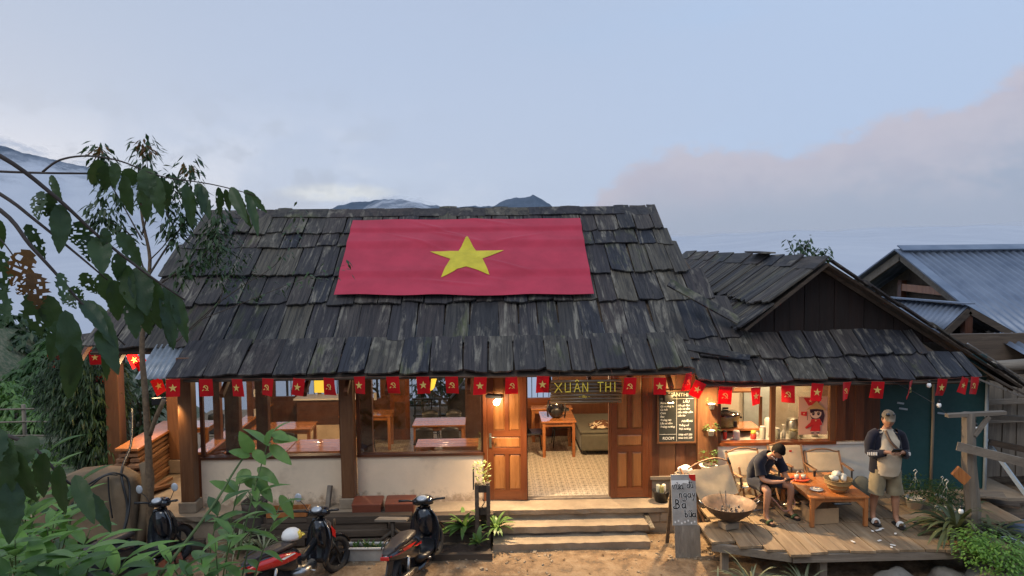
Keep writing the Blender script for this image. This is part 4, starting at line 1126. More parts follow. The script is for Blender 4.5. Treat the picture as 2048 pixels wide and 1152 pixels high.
# sofa along the right wall
t = thing('sofa', 'grey green fabric sofa against the right wall inside the door', 'sofa', (2.35, 15.6, 0))
g = MB(); g.box((-.12, 0, .27), (.95, 1.7, .34)); g.build('base', MT['grey_fabric'], t, bevel=.03)
g = MB(); g.box((-.14, 0, .475), (.93, 1.66, .06)); g.build('seat_cushion', MT['grey_fabric'], t, bevel=.025)
g = MB(); g.bar((.36, -.85, .66), (.36, .85, .66), .30, .62); g.build('backrest', MT['grey_fabric'], t, bevel=.04)
for s_ in (-1, 1):
    for q_ in (-1, 1):
        g = MB(); g.box((-.12+s_*.4, q_*.75, .05), (.06, .06, .10)); g.build('leg', MT['black'], t)
def camo():
    m, t, p = newmat('brown and cream throw'); n = NOISE(t, objvec(t), 7, 2, .5, .8)
    t.links.new(RAMP(t, n, [(0, (.10, .035, .02)), (.46, (.12, .05, .025)), (.5, (.62, .52, .36)), (.60, (.62, .52, .36)), (.64, (.06, .03, .025))]), p.inputs['Base Color']); p.inputs['Roughness'].default_value = .9
    return m
g = MB(); m_ = 12
vs = [Vector((-.28+.56*i/m_, -.22+.44*j/m_, .10*math.sin(PI*i/m_)*math.sin(PI*j/m_)+.05*MN.noise(Vector((i*.5, j*.5, 1)))+.03)) for j in range(m_+1) for i in range(m_+1)]
g.add(vs+[Vector((q.x, q.y, 0)) for q in vs], [(j*(m_+1)+i, j*(m_+1)+i+1, (j+1)*(m_+1)+i+1, (j+1)*(m_+1)+i) for j in range(m_) for i in range(m_)], True)
g.v = [q+Vector((2.25, 15.1, .51)) for q in g.v[:len(vs)]]
g.s = g.s; solo(g, 'throw', camo(), 'brown and cream patterned throw crumpled on the sofa seat', 'throw')
# black backpack on the table
b_ = thing('backpack', 'shiny black backpack standing on the dining table behind the door', 'backpack', (1.27, 14.98, .752))
g = MB(); g.ball((0, 0, .17), (.17, .11, .19), 16, 10); g.build('body', MT['blackgloss'], b_)
g = MB(); g.ball((0, -.09, .12), (.12, .05, .11), 12, 8); g.build('front_pocket', MT['black'], b_)
for s_ in (-1, 1):
    g = MB(); g.tube([(s_*.10, .08, .33), (s_*.15, -.02, .36), (s_*.19, -.10, .2), (s_*.17, -.1, .04)], .018, 6); g.build('strap', MT['black'], b_)
# counter at the back left
t = thing('service_counter', 'dark brown counter with a pale top along the back wall', 'counter', (-3.45, 15.85, 0))
g = MB(); g.box((-.1, 0, 1.07), (1.4, .5, .035)); g.build('top', MT['whiteplastic'], t, bevel=.006)
g = MB(); g.box((-.1, .02, .78), (1.3, .4, .54)); g.build('front_panel', MT['darkwoodx'], t, bevel=.004)
g = MB(); g.box((-.1, .03, .255), (1.3, .42, .5)); g.build('lower_panel', MT['cream'], t)
# lit yellow lanterns
t = thing('lantern_banner', 'glowing yellow lantern banner hanging behind the left window', 'lantern', (-2.98, 12.95, 1.72))
g = MB(); g.box((0, 0, .17), (.34, .05, .27)); lb_ = g.build('shade', MT['lantern'], t, bevel=.01)
for k in range(4):
    g = MB(); g.box((.07+.01*(k % 2), -.028, .10+k*.045), (.03, .004, .008), (0, .4, 0)); g.build('writing_mark', MT['black'], t)
g = MB(); g.tube([(0, 0, .30), (0, 0, .92)], .004, 4); g.build('cord', MT['black'], t)
t = thing('bowl_lantern', 'glowing yellow bowl shaped lantern behind the right window', 'lantern', (-1.21, 13.2, 1.72))
g = MB(); g.lathe([(.10, 0), (.14, .04), (.19, .22), (.195, .24)], 20); g.build('shade', MT['lantern'], t)
g = MB(); g.tube([(0, 0, .22), (0, 0, .92)], .004, 4); g.build('cord', MT['black'], t)
# terrace behind: railing, planters
t = thing('terrace_railing', 'dark metal railing of the terrace behind the restaurant', 'railing', (-1, 19.3, 0))
for (z, w) in ((1.02, .07), (.88, .04), (.10, .04)):
    g = MB(); g.bar((-4.5, 0, z), (5.0, 0, z), .05, w); g.build('rail', MT['darkmetal'], t)
for i in range(9):
    g = MB(); g.box((-4.4+i*1.17, 0, .5), (.05, .05, 1.0)); g.build('post', MT['darkmetal'], t)
for i in range(62):
    g = MB(); g.box((-4.3+i*.15, 0, .49), (.018, .018, .74)); g.build('baluster', MT['darkmetal'], t)
t = thing('terrace_bench_frame', 'black framed glass balustrade of the terrace stair', 'balustrade', (-1.3, 17.6, 0))
g = MB(); g.bar((-.65, 0, .62), (.25, 0, .62), .05, .04); g.build('rail', MT['darkmetal'], t)
g = MB(); g.bar((.25, 0, .62), (.75, .5, 1.15), .04, .04); g.build('handrail', MT['steel'], t)
for k in range(5):
    g = MB(); g.box((-.6+.2*k, 0, .3), (.03, .03, .6)); g.build('post', MT['darkmetal'], t)
    if k < 4: g = MB(); g.box((-.5+.2*k, 0, .42), (.165, .01, .32)); g.build('glass_panel', MT['glass'], t)
g = MB(); g.bar((-.65, 0, .22), (.25, 0, .22), .05, .04); g.build('rail', MT['darkmetal'], t)
# hidden ceiling lamps that light the room
def ceiling_lamp(x, y, pw, lb):
    t = thing('ceiling_lamp', lb, 'lamp', (x, y, 2.28), 0, 'round ceiling lamps inside the restaurant')
    g = MB(); g.lathe([(.10, .03), (.12, .05), (.02, .10), (.015, .34)], 14); g.build('lamp_shade', MT['black'], t)
    g = MB(); g.ball((0, 0, .03), .035, 8, 6); g.build('bulb', MT['bulbglow'], t)
    l = lamp('ceiling_light', (x, y, 2.22), pw*2.6, .05, (1, .68, .36))
ceiling_lamp(1.5, 13.6, 68, 'ceiling lamp above the door end of the room')
ceiling_lamp(-3.6, 14.2, 34, 'ceiling lamp above the left tables')
ceiling_lamp(-1.0, 14.0, 26, 'ceiling lamp above the middle tables')
ceiling_lamp(-6.0, 13.2, 20, 'lamp under the veranda roof above the left passage')

# ---------------- kitchen things
KT = .93
t = thing('kitchen_counter', 'orange brown wooden kitchen shelf behind the serving window', 'counter', (4.3, 12.95, 0))
g = MB(); g.box((-.02, 0, 1.03), (.80, .5, .04)); g.build('board', MT['tabletop'], t)
g = MB(); g.box((-.02, .2, .5), (.80, .04, 1.0)); g.build('back', MT['darkwoodx'], t)
g = MB(); g.span((.38, -.2, .0), (.42, -.14, 1.6)); g.build('upright', MT['postwood'], t)
g = MB(); g.box((.0, .28, 1.62), (.9, .3, .03)); g.build('shelf', MT['postwood'], t)
t = thing('kitchen_worktop', 'pale kitchen worktop crowded with jars behind the window', 'worktop', (5.1, 12.75, 0))
g = MB(); g.box((0, 0, .88), (2.5, .5, .04)); g.build('top', MT['whiteplastic'], t)
g = MB(); g.box((0, .2, .43), (2.5, .04, .85)); g.build('front', MT['white_wall'], t)
t = thing('cooker', 'large olive rice cooker with dark lid on the kitchen shelf', 'rice cooker', (4.12, 12.92, 1.055))
g = MB(); g.lathe([(.0, 0), (.20, 0), (.235, .04), (.25, .20), (.24, .215)], 24); g.build('body', MT['olive'], t)
g = MB(); g.lathe([(.262, .205), (.262, .225), (.20, .26), (.05, .285), (0, .287)], 24); g.build('lid', MT['blackgloss'], t)
g = MB(); g.bar((-.05, 0, .31), (.05, 0, .31), .03, .03); g.bar((-.05, 0, .28), (-.05, 0, .31), .02, .02); g.build('lid_handle', MT['black'], t)
g = MB(); g.box((.10, -.235, .08), (.055, .03, .10)); g.build('switch_panel', MT['black'], t, bevel=.005)
for s_ in (-1, 1):
    g = MB(); g.box((s_*.265, 0, .15), (.04, .09, .03)); g.build('handle', MT['black'], t, bevel=.005)
def jar(x, y, z, r, h, mat, label, cat='jar', name='jar', lid=None, lidmat='whiteplastic', prof=None):
    t = thing(name, label, cat, (x, y, z))
    g = MB(); g.lathe(prof or [(0, 0), (r*.95, 0), (r, .01), (r, h*.85), (r*.8, h)], 14); g.build('body', MT[mat], t)
    if lid: g = MB(); g.lathe([(r*.85, h*.98), (r*.85, h*.98+lid), (0, h*.98+lid)], 14); g.build('lid', MT[lidmat], t)
    return t
MT['cangred'] = plain('red can', (.55, .05, .03), .35, .1, 5); MT['glassy'] = plain('pale glass jar', (.45, .45, .36), .15, .1, 5, coat=.5)
MT['yellowp'] = plain('yellow plastic', (.7, .55, .08), .4, .1, 5)
Y_ = 12.56; Z_ = .905
jar(3.98+.02, Y_, Z_, .035, .13, 'cangred', 'red can with dark top on the window sill counter', 'can', 'can', .02, 'black')
jar(4.20, Y_, Z_, .06, .15, 'whiteplastic', 'white crumpled plastic bag tub beside the red can', 'tub', 'plastic_tub')
jar(4.50, Y_, Z_, .05, .09, 'cangred', 'short red cup with yellow lid on the counter', 'cup', 'cup', .05, 'yellowp')
jar(4.66, Y_, Z_, .055, .20, 'glassy', 'tall pale glass jar left of the window post', 'jar', 'jar', .02)
jar(4.90, Y_+.02, Z_, .075, .16, 'glassy', 'wide glass jar right of the window post', 'jar', 'jar', .02, 'whiteplastic')
jar(4.87, Y_+.22, Z_, .10, .30, 'whiteplastic', 'tall white tub behind the pump bottle', 'tub', 'plastic_tub')
jar(5.03, Y_, Z_, .03, .17, 'whiteplastic', 'white pump bottle among the kitchen jars', 'bottle', 'pump_bottle', prof=[(0, 0), (.035, 0), (.035, .11), (.012, .15), (.008, .22), (.03, .225), (.03, .235), (0, .24)])
jar(5.20, Y_, Z_, .075, .13, 'glassy', 'glass jar with pale green lid beside the poster', 'jar', 'jar', .02, 'olive')
jar(5.36, Y_+.05, Z_, .04, .19, 'steel', 'metal shaker partly behind the poster', 'shaker', 'shaker', .02, 'steel')
jar(5.32, Y_+.3, Z_, .12, .25, 'steel', 'steel pot at the back of the worktop', 'pot', 'cooking_pot', .02, 'steel')
jar(5.62, Y_+.1, Z_, .06, .12, 'whiteplastic', 'white mug on the worktop right of the poster', 'mug', 'mug')
jar(4.25, 12.95+.25, 1.66, .13, .10, 'steel', 'steel bowl on the upper kitchen shelf', 'bowl', 'bowl')
jar(4.0, 12.95+.25, 1.66, .08, .12, 'whiteplastic', 'white box like tub on the upper kitchen shelf', 'tub', 'plastic_tub')
t = thing('kitchen_lamp', 'glass globe lamp hanging at the top of the serving window', 'lamp', (4.76, 12.6, 1.93))
g = MB(); g.lathe([(.02, .14), (.13, .06), (.14, .0), (.10, -.04)], 18); g.build('lamp_shade', MT['glassy'], t)
g = MB(); g.ball((-.02, -.02, .02), .028, 8, 6); g.build('bulb', MT['bulbglow'], t)
lamp('kitchen_light', (4.72, 12.9, 2.15), 75, .06, (1, .70, .36)); lamp('kitchen_light', (5.6, 13.6, 2.1), 55, .06, (1, .70, .36))
# ================================================================ DECK and what stands on it
DK = Vector((5.0, 11.0, -.3))
deck = thing('timber_deck', 'worn plank deck in front of the kitchen on stubby posts', 'deck', DK)
def dkb(mb, name, mat, bevel=0): return mb.build(name, MT[mat], deck, DK, bevel)
rd = random.Random(21)
def plank(x0, x1, y0, y1, z=.0, nm='plank'):
    g = MB(); e = [rd.uniform(-.03, .03) for _ in range(4)]; t = .035
    n = 3; vs = []
    for k in range(n+1):
        y = y0+(y1-y0)*k/n
        wob = rd.uniform(-.008, .008)
        for x in (x0, x1):
            yy = y+(e[0] if x == x0 else e[1]) if k == 0 else y+(e[2] if x == x0 else e[3]) if k == n else y
            vs.append(Vector((x+wob, yy, z+rd.uniform(-.003, .003))))
    T = len(vs); vs += [q-Vector((0, 0, t)) for q in vs]; fs = []
    for k in range(n):
        a = 2*k; fs += [(a, a+1, a+3, a+2), (T+a, T+a+2, T+a+3, T+a+1), (a, a+2, T+a+2, T+a), (a+1, T+a+1, T+a+3, a+3)]
    fs += [(0, T, T+1, 1), (2*n, 2*n+1, T+2*n+1, T+2*n)]
    g.add(vs, fs); dkb(g, nm, 'oldplank')
x = 3.34
while x < 7.9:
    w = rd.uniform(.24, .36); plank(x+.006, x+w-.006, 11.05+rd.uniform(-.08, .08) if x < 6.9 else 10.9, 12.28, .004); x += w
x = 3.12
while x < 7.15:
    w = rd.uniform(.26, .40); f = 10.42-(x-3.1)*.5 if x < 4.1 else 9.96+rd.uniform(-.03, .03); plank(x+.006, x+w-.006, f, 11.14, -.034+.03); x += w
g = MB(); g.bar((3.15, 10.45, -.10), (4.15, 10.02, -.10), .07, .11); g.bar((4.15, 10.0, -.10), (7.3, 10.02, -.10), .07, .11); dkb(g, 'fascia_beam', 'greywoodx')
for y in (10.7, 11.3, 11.9):
    g = MB(); g.bar((3.3, y, -.09), (7.5, y, -.09), .08, .1); dkb(g, 'joist', 'oldbeam')
for x, y in ((4.62, 10.1), (6.9, 10.15), (3.35, 10.5), (4.6, 11.4), (6.2, 11.4)):
    g = MB(); g.span((x-.05, y-.05, gz(x, y)), (x+.05, y+.05, -.142)); dkb(g, 'support_post', 'greywood')
for (a, b) in (((4.8, 10.6, -.62), (5.3, 9.4, -.66)), ((5.6, 10.5, -.6), (6.0, 9.6, -.66))):
    g = MB(); g.bar(a, b, .05, .03); dkb(g, 'loose_batten', 'greywood')
# boulders below the deck and at its right end
def rock(x, y, z, r, seed, label, name='boulder', mat='stone', sq=(1, 1, .8)):
    g = MB(); g.ball((0, 0, 0), 1, 20, 14)
    vs = []
    for q in g.v:
        n = MN.fractal(q*1.3+Vector((seed, 0, 0)), 1, 2, 4)
        vs.append(Vector((q.x*sq[0], q.y*sq[1], q.z*sq[2]))*r*(1+.16*n)+Vector((x, y, z)))
    g.v = vs; return solo(g, name, MT[mat], label, 'boulder', 'boulders under and beside the deck')
rock(5.62, 9.95, -.58, .33, 3, 'largest rounded boulder under the front of the deck', sq=(1.0, .9, .95))
rock(6.40, 10.0, -.55, .31, 9, 'second boulder from the left, right of the largest')
rock(5.05, 10.4, -.66, .18, 5, 'small stone in the dark under the deck')
rock(5.1, 9.55, -.72, .2, 15, 'low flat stone below the deck edge', sq=(1.2, .8, .4))
rock(6.95, 9.7, -.50, .42, 19, 'mossy boulder under the green shrub at the right', sq=(1.3, 1, .8))
# ---- low table
t = thing('low_table', 'orange brown low wooden table on the deck with a basket on it', 'table', (5.2, 11.4, .004))
for k in range(4):
    g = MB(); g.box((-.45+.9*(k+.5)/4, 0, .452), (.9/4-.006, 1.2, .028)); g.build('top_board', MT['tabletop2'] if 'tabletop2' in MT else MT['tablewood'], t, bevel=.004)
for sx_ in (-1, 1):
    for sy_ in (-1, 1):
        g = MB(); g.box((sx_*.41, sy_*.56, .218), (.06, .06, .436)); g.build('leg', MT['tablewood'], t, bevel=.006)
        g = MB(); g.prism([(0, 0), (.12, 0), (0, -.12)], (sx_*.38, sy_*.56, .385), (-sx_, 0, 0), (0, 0, 1), .03); g.build('bracket', MT['tablewood'], t)
for sy_ in (-1, 1):
    g = MB(); g.box((0, sy_*.56, .41), (.758, .03, .05)); g.build('apron', MT['tablewood'], t)
for sx_ in (-1, 1):
    g = MB(); g.box((sx_*.41, 0, .41), (.03, 1.058, .05)); g.build('apron', MT['tablewood'], t)
# basket with bread
t = thing('basket', 'deep woven bamboo basket heaped with pale bags on the low table', 'basket', (5.28, 11.05, .473))
g = MB(); g.lathe([(.0, .0), (.09, 0), (.13, .04), (.185, .14), (.20, .20), (.19, .20), (.17, .13), (.12, .05), (0, .04)], 22); g.build('bowl', MT['basket'], t)
for z, r in ((.07, .152), (.14, .19), (.20, .205)):
    g = MB(); g.tube([(math.cos(a)*r, math.sin(a)*r, z) for a in [2*PI*i/22 for i in range(23)]], .008, 5, False); g.build('hoop', MT['basket'], t)
for k, (x, y, z, r) in enumerate(((-.07, -.03, .22, .08), (.06, -.05, .22, .085), (.0, .06, .24, .09), (.09, .05, .22, .07), (-.02, -.01, .27, .07))):
    g = MB(); g.ball((x, y, z), (r, r*.8, r*.6), 9, 6, (k, .3, k)); 
    g.v = [q+Vector(MN.noise_vector(q*14))*.02 for q in g.v]; g.build('bag', MT['palecloth'] if 'palecloth' in MT else MT['whiteplastic'], t)
t = thing('plate', 'white plate of scraps beside the basket', 'plate', (4.98, 11.12, .471))
g = MB(); g.lathe([(0, .005), (.06, .005), (.10, .02), (.10, .025), (0, .012)], 18); g.build('dish', MT['whiteplastic'], t)
g = MB()
for k in range(7): g.ball((rd.uniform(-.05, .05), rd.uniform(-.04, .04), .03), (.025, .018, .012), 6, 4, (k, k, 0))
g.build('food_scraps', MT['cream'], t)['kind'] = 'stuff'
t = thing('candle_tray', 'round red tray with two candle cups at the corner of the low table', 'tray', (4.93, 11.62, .471))
g = MB(); g.lathe([(0, .0), (.12, 0), (.15, .03), (.14, .03), (0, .01)], 20); g.build('dish', MT['traired'] if 'traired' in MT else MT['terracotta'], t)
for s_ in (-1, 1):
    g = MB(); g.lathe([(0, .02), (.032, .02), (.038, .09), (.03, .09), (.0, .08)], 12, (s_*.055, 0, 0)); c_ = g.build('cup', MT['glassy'], t)
    g = MB(); g.tube([(s_*.055, 0, .08), (s_*.05, 0, .13), (s_*.02, 0, .15)], .004, 5); g.build('straw', MT['whiteplastic'], c_)
# tube winding round (water pipe hose)
g = MB(); pts = [(4.86, 11.58, .50), (4.70, 11.5, .42), (4.72, 11.3, .20), (4.52, 11.2, .12), (4.35, 11.15, .3), (4.2, 11.2, .42), (4.15, 11.35, .3), (4.05, 11.5, .12)]
def smooth(pts, n=6):
    pts = [Vector(p) for p in pts]; out = []
    for i in range(len(pts)-1):
        p0, p1, p2, p3 = pts[max(i-1, 0)], pts[i], pts[i+1], pts[min(i+2, len(pts)-1)]
        for k in range(n):
            t = k/n; out.append(.5*((2*p1)+(p2-p0)*t+(2*p0-5*p1+4*p2-p3)*t*t+(3*p1-p0-3*p2+p3)*t**3))
    out.append(pts[-1]); return out
g.tube(smooth(pts), .009, 6); solo(g, 'pink_tube', plain('pink rubber tube', (.5, .25, .2), .4), 'pinkish rubber tube looping from the low table to the floor', 'hose')
# cardboard box + bin under the table
t = thing('cardboard_box', 'open cardboard box under the low table', 'box', (5.03, 11.1, .004), .1)
for (c, d) in (((0, -.15, .12), (.44, .006, .24)), ((0, .15, .12), (.44, .006, .24)), ((-.217, 0, .12), (.006, .294, .24)), ((.217, 0, .12), (.006, .294, .24)), ((0, 0, .01), (.42, .29, .008))):
    g = MB(); g.box(c, d); g.build('side', MT['cardboard'], t)
g = MB(); g.bar((-.21, .15, .24), (.21, .22, .27), .12, .005); g.build('flap', MT['cardboard'], t)
t = thing('bin', 'dark plastic bin lined with a bag behind the cardboard box', 'bin', (5.3, 11.5, .004))
g = MB(); g.lathe([(0, 0), (.11, 0), (.15, .26), (.16, .28), (.145, .28), (.105, .02), (0, .02)], 20); g.build('tub', MT['navybin'] if 'navybin' in MT else MT['black'], t)
g = MB(); g.tube([(math.cos(a)*.163, math.sin(a)*.163, .262+.01*math.sin(5*a)) for a in [2*PI*i/24 for i in range(25)]], .012, 5, False); g.build('bag_rim', MT['black'], t)
# ---- folding camp chairs
def camp_chair(label, x, y, rz, z=.004, group='beige folding camp chairs on the deck', hgt=.84, open_=1.0):
    t = thing('camp_chair', label, 'camp chair', (x, y, z), rz, group)
    W_ = .29
    for s_ in (-1, 1):
        xx = s_*W_
        g = MB(); g.bar((xx, -.24, .0), (xx, .12, .46), .022, .03); g.bar((xx, .12, .46), (xx, .28, hgt), .022, .03); g.build('back_leg', MT['kermit'], t)
        g = MB(); g.bar((xx*.92, .26, 0), (xx*.92, -.22, .40), .022, .03); g.build('front_leg', MT['kermit'], t)
        g = MB(); g.bar((xx*1.06, -.24, .57), (xx*1.06, .20, .57), .05, .02); g.build('armrest', MT['kermit'], t, bevel=.005)
        g = MB(); g.bar((xx*1.04, -.22, .40), (xx*1.06, -.20, .56), .02, .025); g.build('arm_post', MT['black'], t)
        g = MB(); g.tube([(xx, .28, hgt-.005), (xx, .285, hgt+.02)], .018, 8); g.build('end_cap', MT['black'], t)
    g = MB(); pp = [(-W_, .283, hgt), (-W_*.75, .283, hgt+.005), (-W_*.4, .285, hgt+.035), (0, .286, hgt+.045), (W_*.4, .285, hgt+.035), (W_*.75, .283, hgt+.005), (W_, .283, hgt)]
    g.tube(smooth(pp, 3), .014, 6); g.build('top_rail', MT['kermit'], t)
    for y_, z_ in ((-.24, .015), (.26, .015), (-.22, .40)):
        g = MB(); g.tube([(-W_, y_, z_), (W_, y_, z_)], .011, 6); g.build('crossbar', MT['steel'], t)
    # canvas back and seat (slightly sagging sheets with thickness)
    def sheet(p0, p1, name, sag):
        p0 = Vector(p0); p1 = Vector(p1); nx_, ny_ = 8, 8; vs = []
        nn = Vector((1, 0, 0)).cross((p1-p0).normalized())
        for j in range(ny_+1):
            for i in range(nx_+1):
                q = p0.lerp(p1, j/ny_)+Vector(((i/nx_-.5)*2*(W_-.015), 0, 0))
                q -= nn*(sag*math.sin(PI*i/nx_)*(.4+.6*math.sin(PI*j/ny_)))+nn*(.004*MN.noise(q*9))
                vs.append(q)
        m = len(vs); vs += [q-nn*.004 for q in vs]; fs = []
        for j in range(ny_):
            for i in range(nx_):
                a = j*(nx_+1)+i; fs.append((a, a+1, a+nx_+2, a+nx_+1)); fs.append((m+a, m+a+nx_+1, m+a+nx_+2, m+a+1))
        for i in range(nx_): fs.append((i, m+i, m+i+1, i+1)); a = ny_*(nx_+1)+i; fs.append((a, a+1, m+a+1, m+a))
        g = MB(); g.add(vs, fs, True); return g.build(name, MT['canvas'], t)
    sheet((0, .10, .44), (0, .272, hgt-.01), 'back_canvas', -.02); sheet((0, -.22, .405), (0, .12, .38), 'seat_canvas', .03)
    return t
camp_chair('camp chair under the seated man in dark clothes', 4.18, 11.78, .22)
camp_chair('empty camp chair right behind the seated man, small red tag on its back', 4.95, 12.02, .05, hgt=.86)
camp_chair('camp chair half hidden between the seated man and the tagged chair', 4.62, 12.18, .12, hgt=.82)
camp_chair('rightmost camp chair behind the basket table', 5.55, 11.98, -.05, hgt=.74)
g = MB(); g.box((5.02, 12.235, .77), (.045, .004, .03)); solo(g, 'chair_tag', MT['redpaint'], 'tiny red tag on the back of the middle camp chair', 'tag')
t = thing('camp_chair', 'folded camp chair standing on edge left of the seated man', 'camp chair', (3.62, 11.4, .004), 0, 'beige folding camp chairs on the deck'); FB = Vector(t.location)
c4_ = [at(1374, 944, 11.50), at(1456, 928, 11.60), at(1478, 986, 11.42), at(1403, 1008, 11.30)]
vs = []; n_ = 8
for j_ in range(n_+1):
    for i_ in range(n_+1):
        a_, b_ = i_/n_, j_/n_; p_ = (c4_[0].lerp(c4_[1], a_)).lerp(c4_[3].lerp(c4_[2], a_), b_); vs.append(p_+Vector((0, .02*math.sin(PI*a_)*math.sin(PI*b_)+.008*MN.noise(p_*9), 0)))
k_ = len(vs); vs += [p_+Vector((0, .005, 0)) for p_ in vs]; fs = []
for j_ in range(n_):
    for i_ in range(n_): a_ = j_*(n_+1)+i_; fs += [(a_, a_+n_+1, a_+n_+2, a_+1), (k_+a_, k_+a_+1, k_+a_+n_+2, k_+a_+n_+1)]
g = MB(); g.add(vs, fs, True); g.build('back_canvas', MT['canvas'], t, FB)
for (u0, v0, y0, u1, v1, y1, m_) in ((1360, 936, 11.62, 1412, 1052, 11.22, 'kermit'), (1376, 950, 11.56, 1398, 1052, 11.40, 'kermit'), (1458, 922, 11.66, 1490, 1040, 11.45, 'kermit'), (1478, 934, 11.70, 1496, 1030, 11.60, 'kermit'), (1405, 1015, 11.30, 1480, 992, 11.40, 'steel'), (1355, 955, 11.66, 1372, 948, 11.52, 'kermit')):
    g = MB(); g.bar(at(u0, v0, y0), at(u1, v1, y1), .026, .026); g.build('frame_bar', MT[m_], t, FB)
g = MB(); g.tube(smooth([at(1376, 938, 11.5), at(1400, 924, 11.53), at(1430, 916, 11.56), at(1456, 922, 11.6)], 3), .013, 6); g.build('top_rail', MT['kermit'], t, FB)
g = MB(); g.tube([at(1455, 915, 11.6), at(1460, 928, 11.6)], .02, 8); g.build('end_cap', MT['black'], t, FB)
# ---- wok on a block with charcoal and tongs
t = thing('wok', 'large rusty wok full of charcoal standing on a stone block', 'wok', (3.55, 10.92, .10))
g = MB(); g.lathe([(0, .0), (.08, .01), (.2, .06), (.32, .16), (.40, .27), (.405, .275), (.395, .275), (.31, .17), (.19, .075), (0, .02)], 32); g.build('pan', MT['wokmetal'] if 'wokmetal' in MT else MT['darkmetal'], t)
for s_ in (-1, 1):
    g = MB(); g.tube([(s_*.40, -.04, .27), (s_*.45, -.04, .31), (s_*.45, .04, .31), (s_*.40, .04, .27)], .01, 6); g.build('handle', MT['steel'], t)
g = MB()
for k in range(90):
    a = rd.uniform(0, 2*PI); r_ = rd.uniform(0, .22); g.box((math.cos(a)*r_, math.sin(a)*r_, .075+r_*.25+rd.uniform(0, .05)), (rd.uniform(.02, .06), rd.uniform(.015, .03), rd.uniform(.01, .03)), (rd.uniform(0, 3), rd.uniform(0, 3), rd.uniform(0, 3)))
g.build('charcoal', MT['charcoal'] if 'charcoal' in MT else MT['black'], t)['kind'] = 'stuff'
t = thing('tongs', 'steel fire tongs standing in the wok charcoal', 'tongs', (3.50, 10.88, .20))
for dx in (-.015, .03):
    g = MB(); g.bar((0, 0, 0), (-.06+dx*2, .06, .36), .014, .006); g.build('arm', MT['steel'], t)
g = MB(); g.box((3.53, 10.88, .055), (.24, .2, .09), (0, 0, .3)); solo(g, 'stone_block', MT['concrete'], 'grey stone block under the wok', 'block', bevel=.008)
# ---- slab bench with pots, left of the deck
t = thing('slab_bench', 'rough edged wooden slab bench against the boarded wall', 'bench', (3.45, 12.0, 0))
g = MB(); g.prism([(-.42, -.12), (-.2, -.22), (.1, -.2), (.38, -.24), (.45, .05), (.3, .2), (-.35, .2), (-.46, .06)], (0, 0, .47), (1, 0, 0), (0, 1, 0), .05); g.build('slab', MT['greywoodx'], t, bevel=.01)
for s_ in (-1, 1):
    g = MB(); g.tube([(s_*.25, 0, 0), (s_*.25, 0, .445)], [.12, .10], 10); g.build('stump_leg', MT['bark'], t)
def pot(x, y, z, r, h, label, mat='whiteplastic', n=40, hgt=.2, leafm='leafdark', spread=.6, lw=.03, ll=.10, name='potted_plant', group=None, seed=1, rim=True, w0=.7):
    t = thing(name, label, 'potted plant', (x, y, z), 0, group); q = random.Random(seed)
    g = MB(); g.lathe([(0, 0), (r*w0, 0), (r*.95, h*.9), (r*1.05, h*.92), (r*1.05, h), (r*.9, h), (r*.85, h*.85), (0, h*.82)], 18); g.build('pot', MT[mat], t)
    g = MB(); 
    for k in range(n):
        a = q.uniform(0, 2*PI); rr = r*spread*q.random()**.5*1.4; zz = h+q.uniform(0, hgt)
        c = Vector((math.cos(a)*rr, math.sin(a)*rr, zz)); d = Vector((math.cos(a)+q.uniform(-.6, .6), math.sin(a)+q.uniform(-.6, .6), q.uniform(-.5, .9))).normalized()
        leaf_quad(g, c, d, ll*q.uniform(.7, 1.2), lw*q.uniform(.7, 1.2), q)
    g.build('foliage', MT[leafm], t)['kind'] = 'stuff'
    return t
def leaf_quad(g, c, d, l, w, q, droop=.25, seg=2):
    """one pointed leaf, folded along its rib"""
    side = d.cross(Vector((q.uniform(-.4, .4), q.uniform(-.4, .4), 1)))
    if side.length < 1e-4: side = Vector((1, 0, 0))
    side.normalize(); up = side.cross(d)
    p0 = c; p1 = c+d*l*.45-up*0; p2 = c+d*l-Vector((0, 0, l*droop))
    g.add([p0, p1+side*w-up*w*.3, p2, p1-side*w-up*w*.3, p1], [(0, 1, 4), (1, 2, 4), (2, 3, 4), (3, 0, 4)], True)
jar(3.44+.10, 11.98, .50, .12, .12, 'whiteplastic', 'wide white bowl planter on the slab bench', 'bowl', 'planter_bowl', prof=[(0, 0), (.07, 0), (.14, .12), (.155, .135), (.14, .13), (0, .11)])
pot(3.56, 12.02, .60, .1, .04, 'small bushy herb growing from the bowl planter', 'soil', 70, .22, 'leaf', 1.0, .012, .07, seed=4)
rock(3.16, 12.02, .55, .10, 31, 'white rounded quartz stone on the slab bench', 'quartz_stone', 'whitepaint', (1.2, .8, .75))
jar(2.78, 12.08, .005, .13, .16, 'black', 'black bucket of empty jars on the landing beside the door', 'bucket', 'bucket', prof=[(0, 0), (.10, 0), (.14, .17), (.15, .18), (.13, .18), (0, .14)])
for k, (dx, dy, m_) in enumerate(((-.05, .02, 'glassy'), (.05, .03, 'whiteplastic'), (.0, -.04, 'olive'))):
    jar(2.78+dx, 12.08+dy, .15, .035, .13, m_, ('clear jar', 'white bottle', 'olive bottle')[k]+' standing in the black bucket', 'bottle', 'bottle')
for k, (x, m_) in enumerate(((2.98, 'whiteplastic'), (3.06, 'glassy'), (2.95, 'terracotta'))):
    jar(x, 12.13-.08*k, .005, .04, .2-.03*k, m_, ('white bottle', 'clear bottle', 'brown jar')[k]+' on the landing behind the painted board', 'bottle', 'bottle')
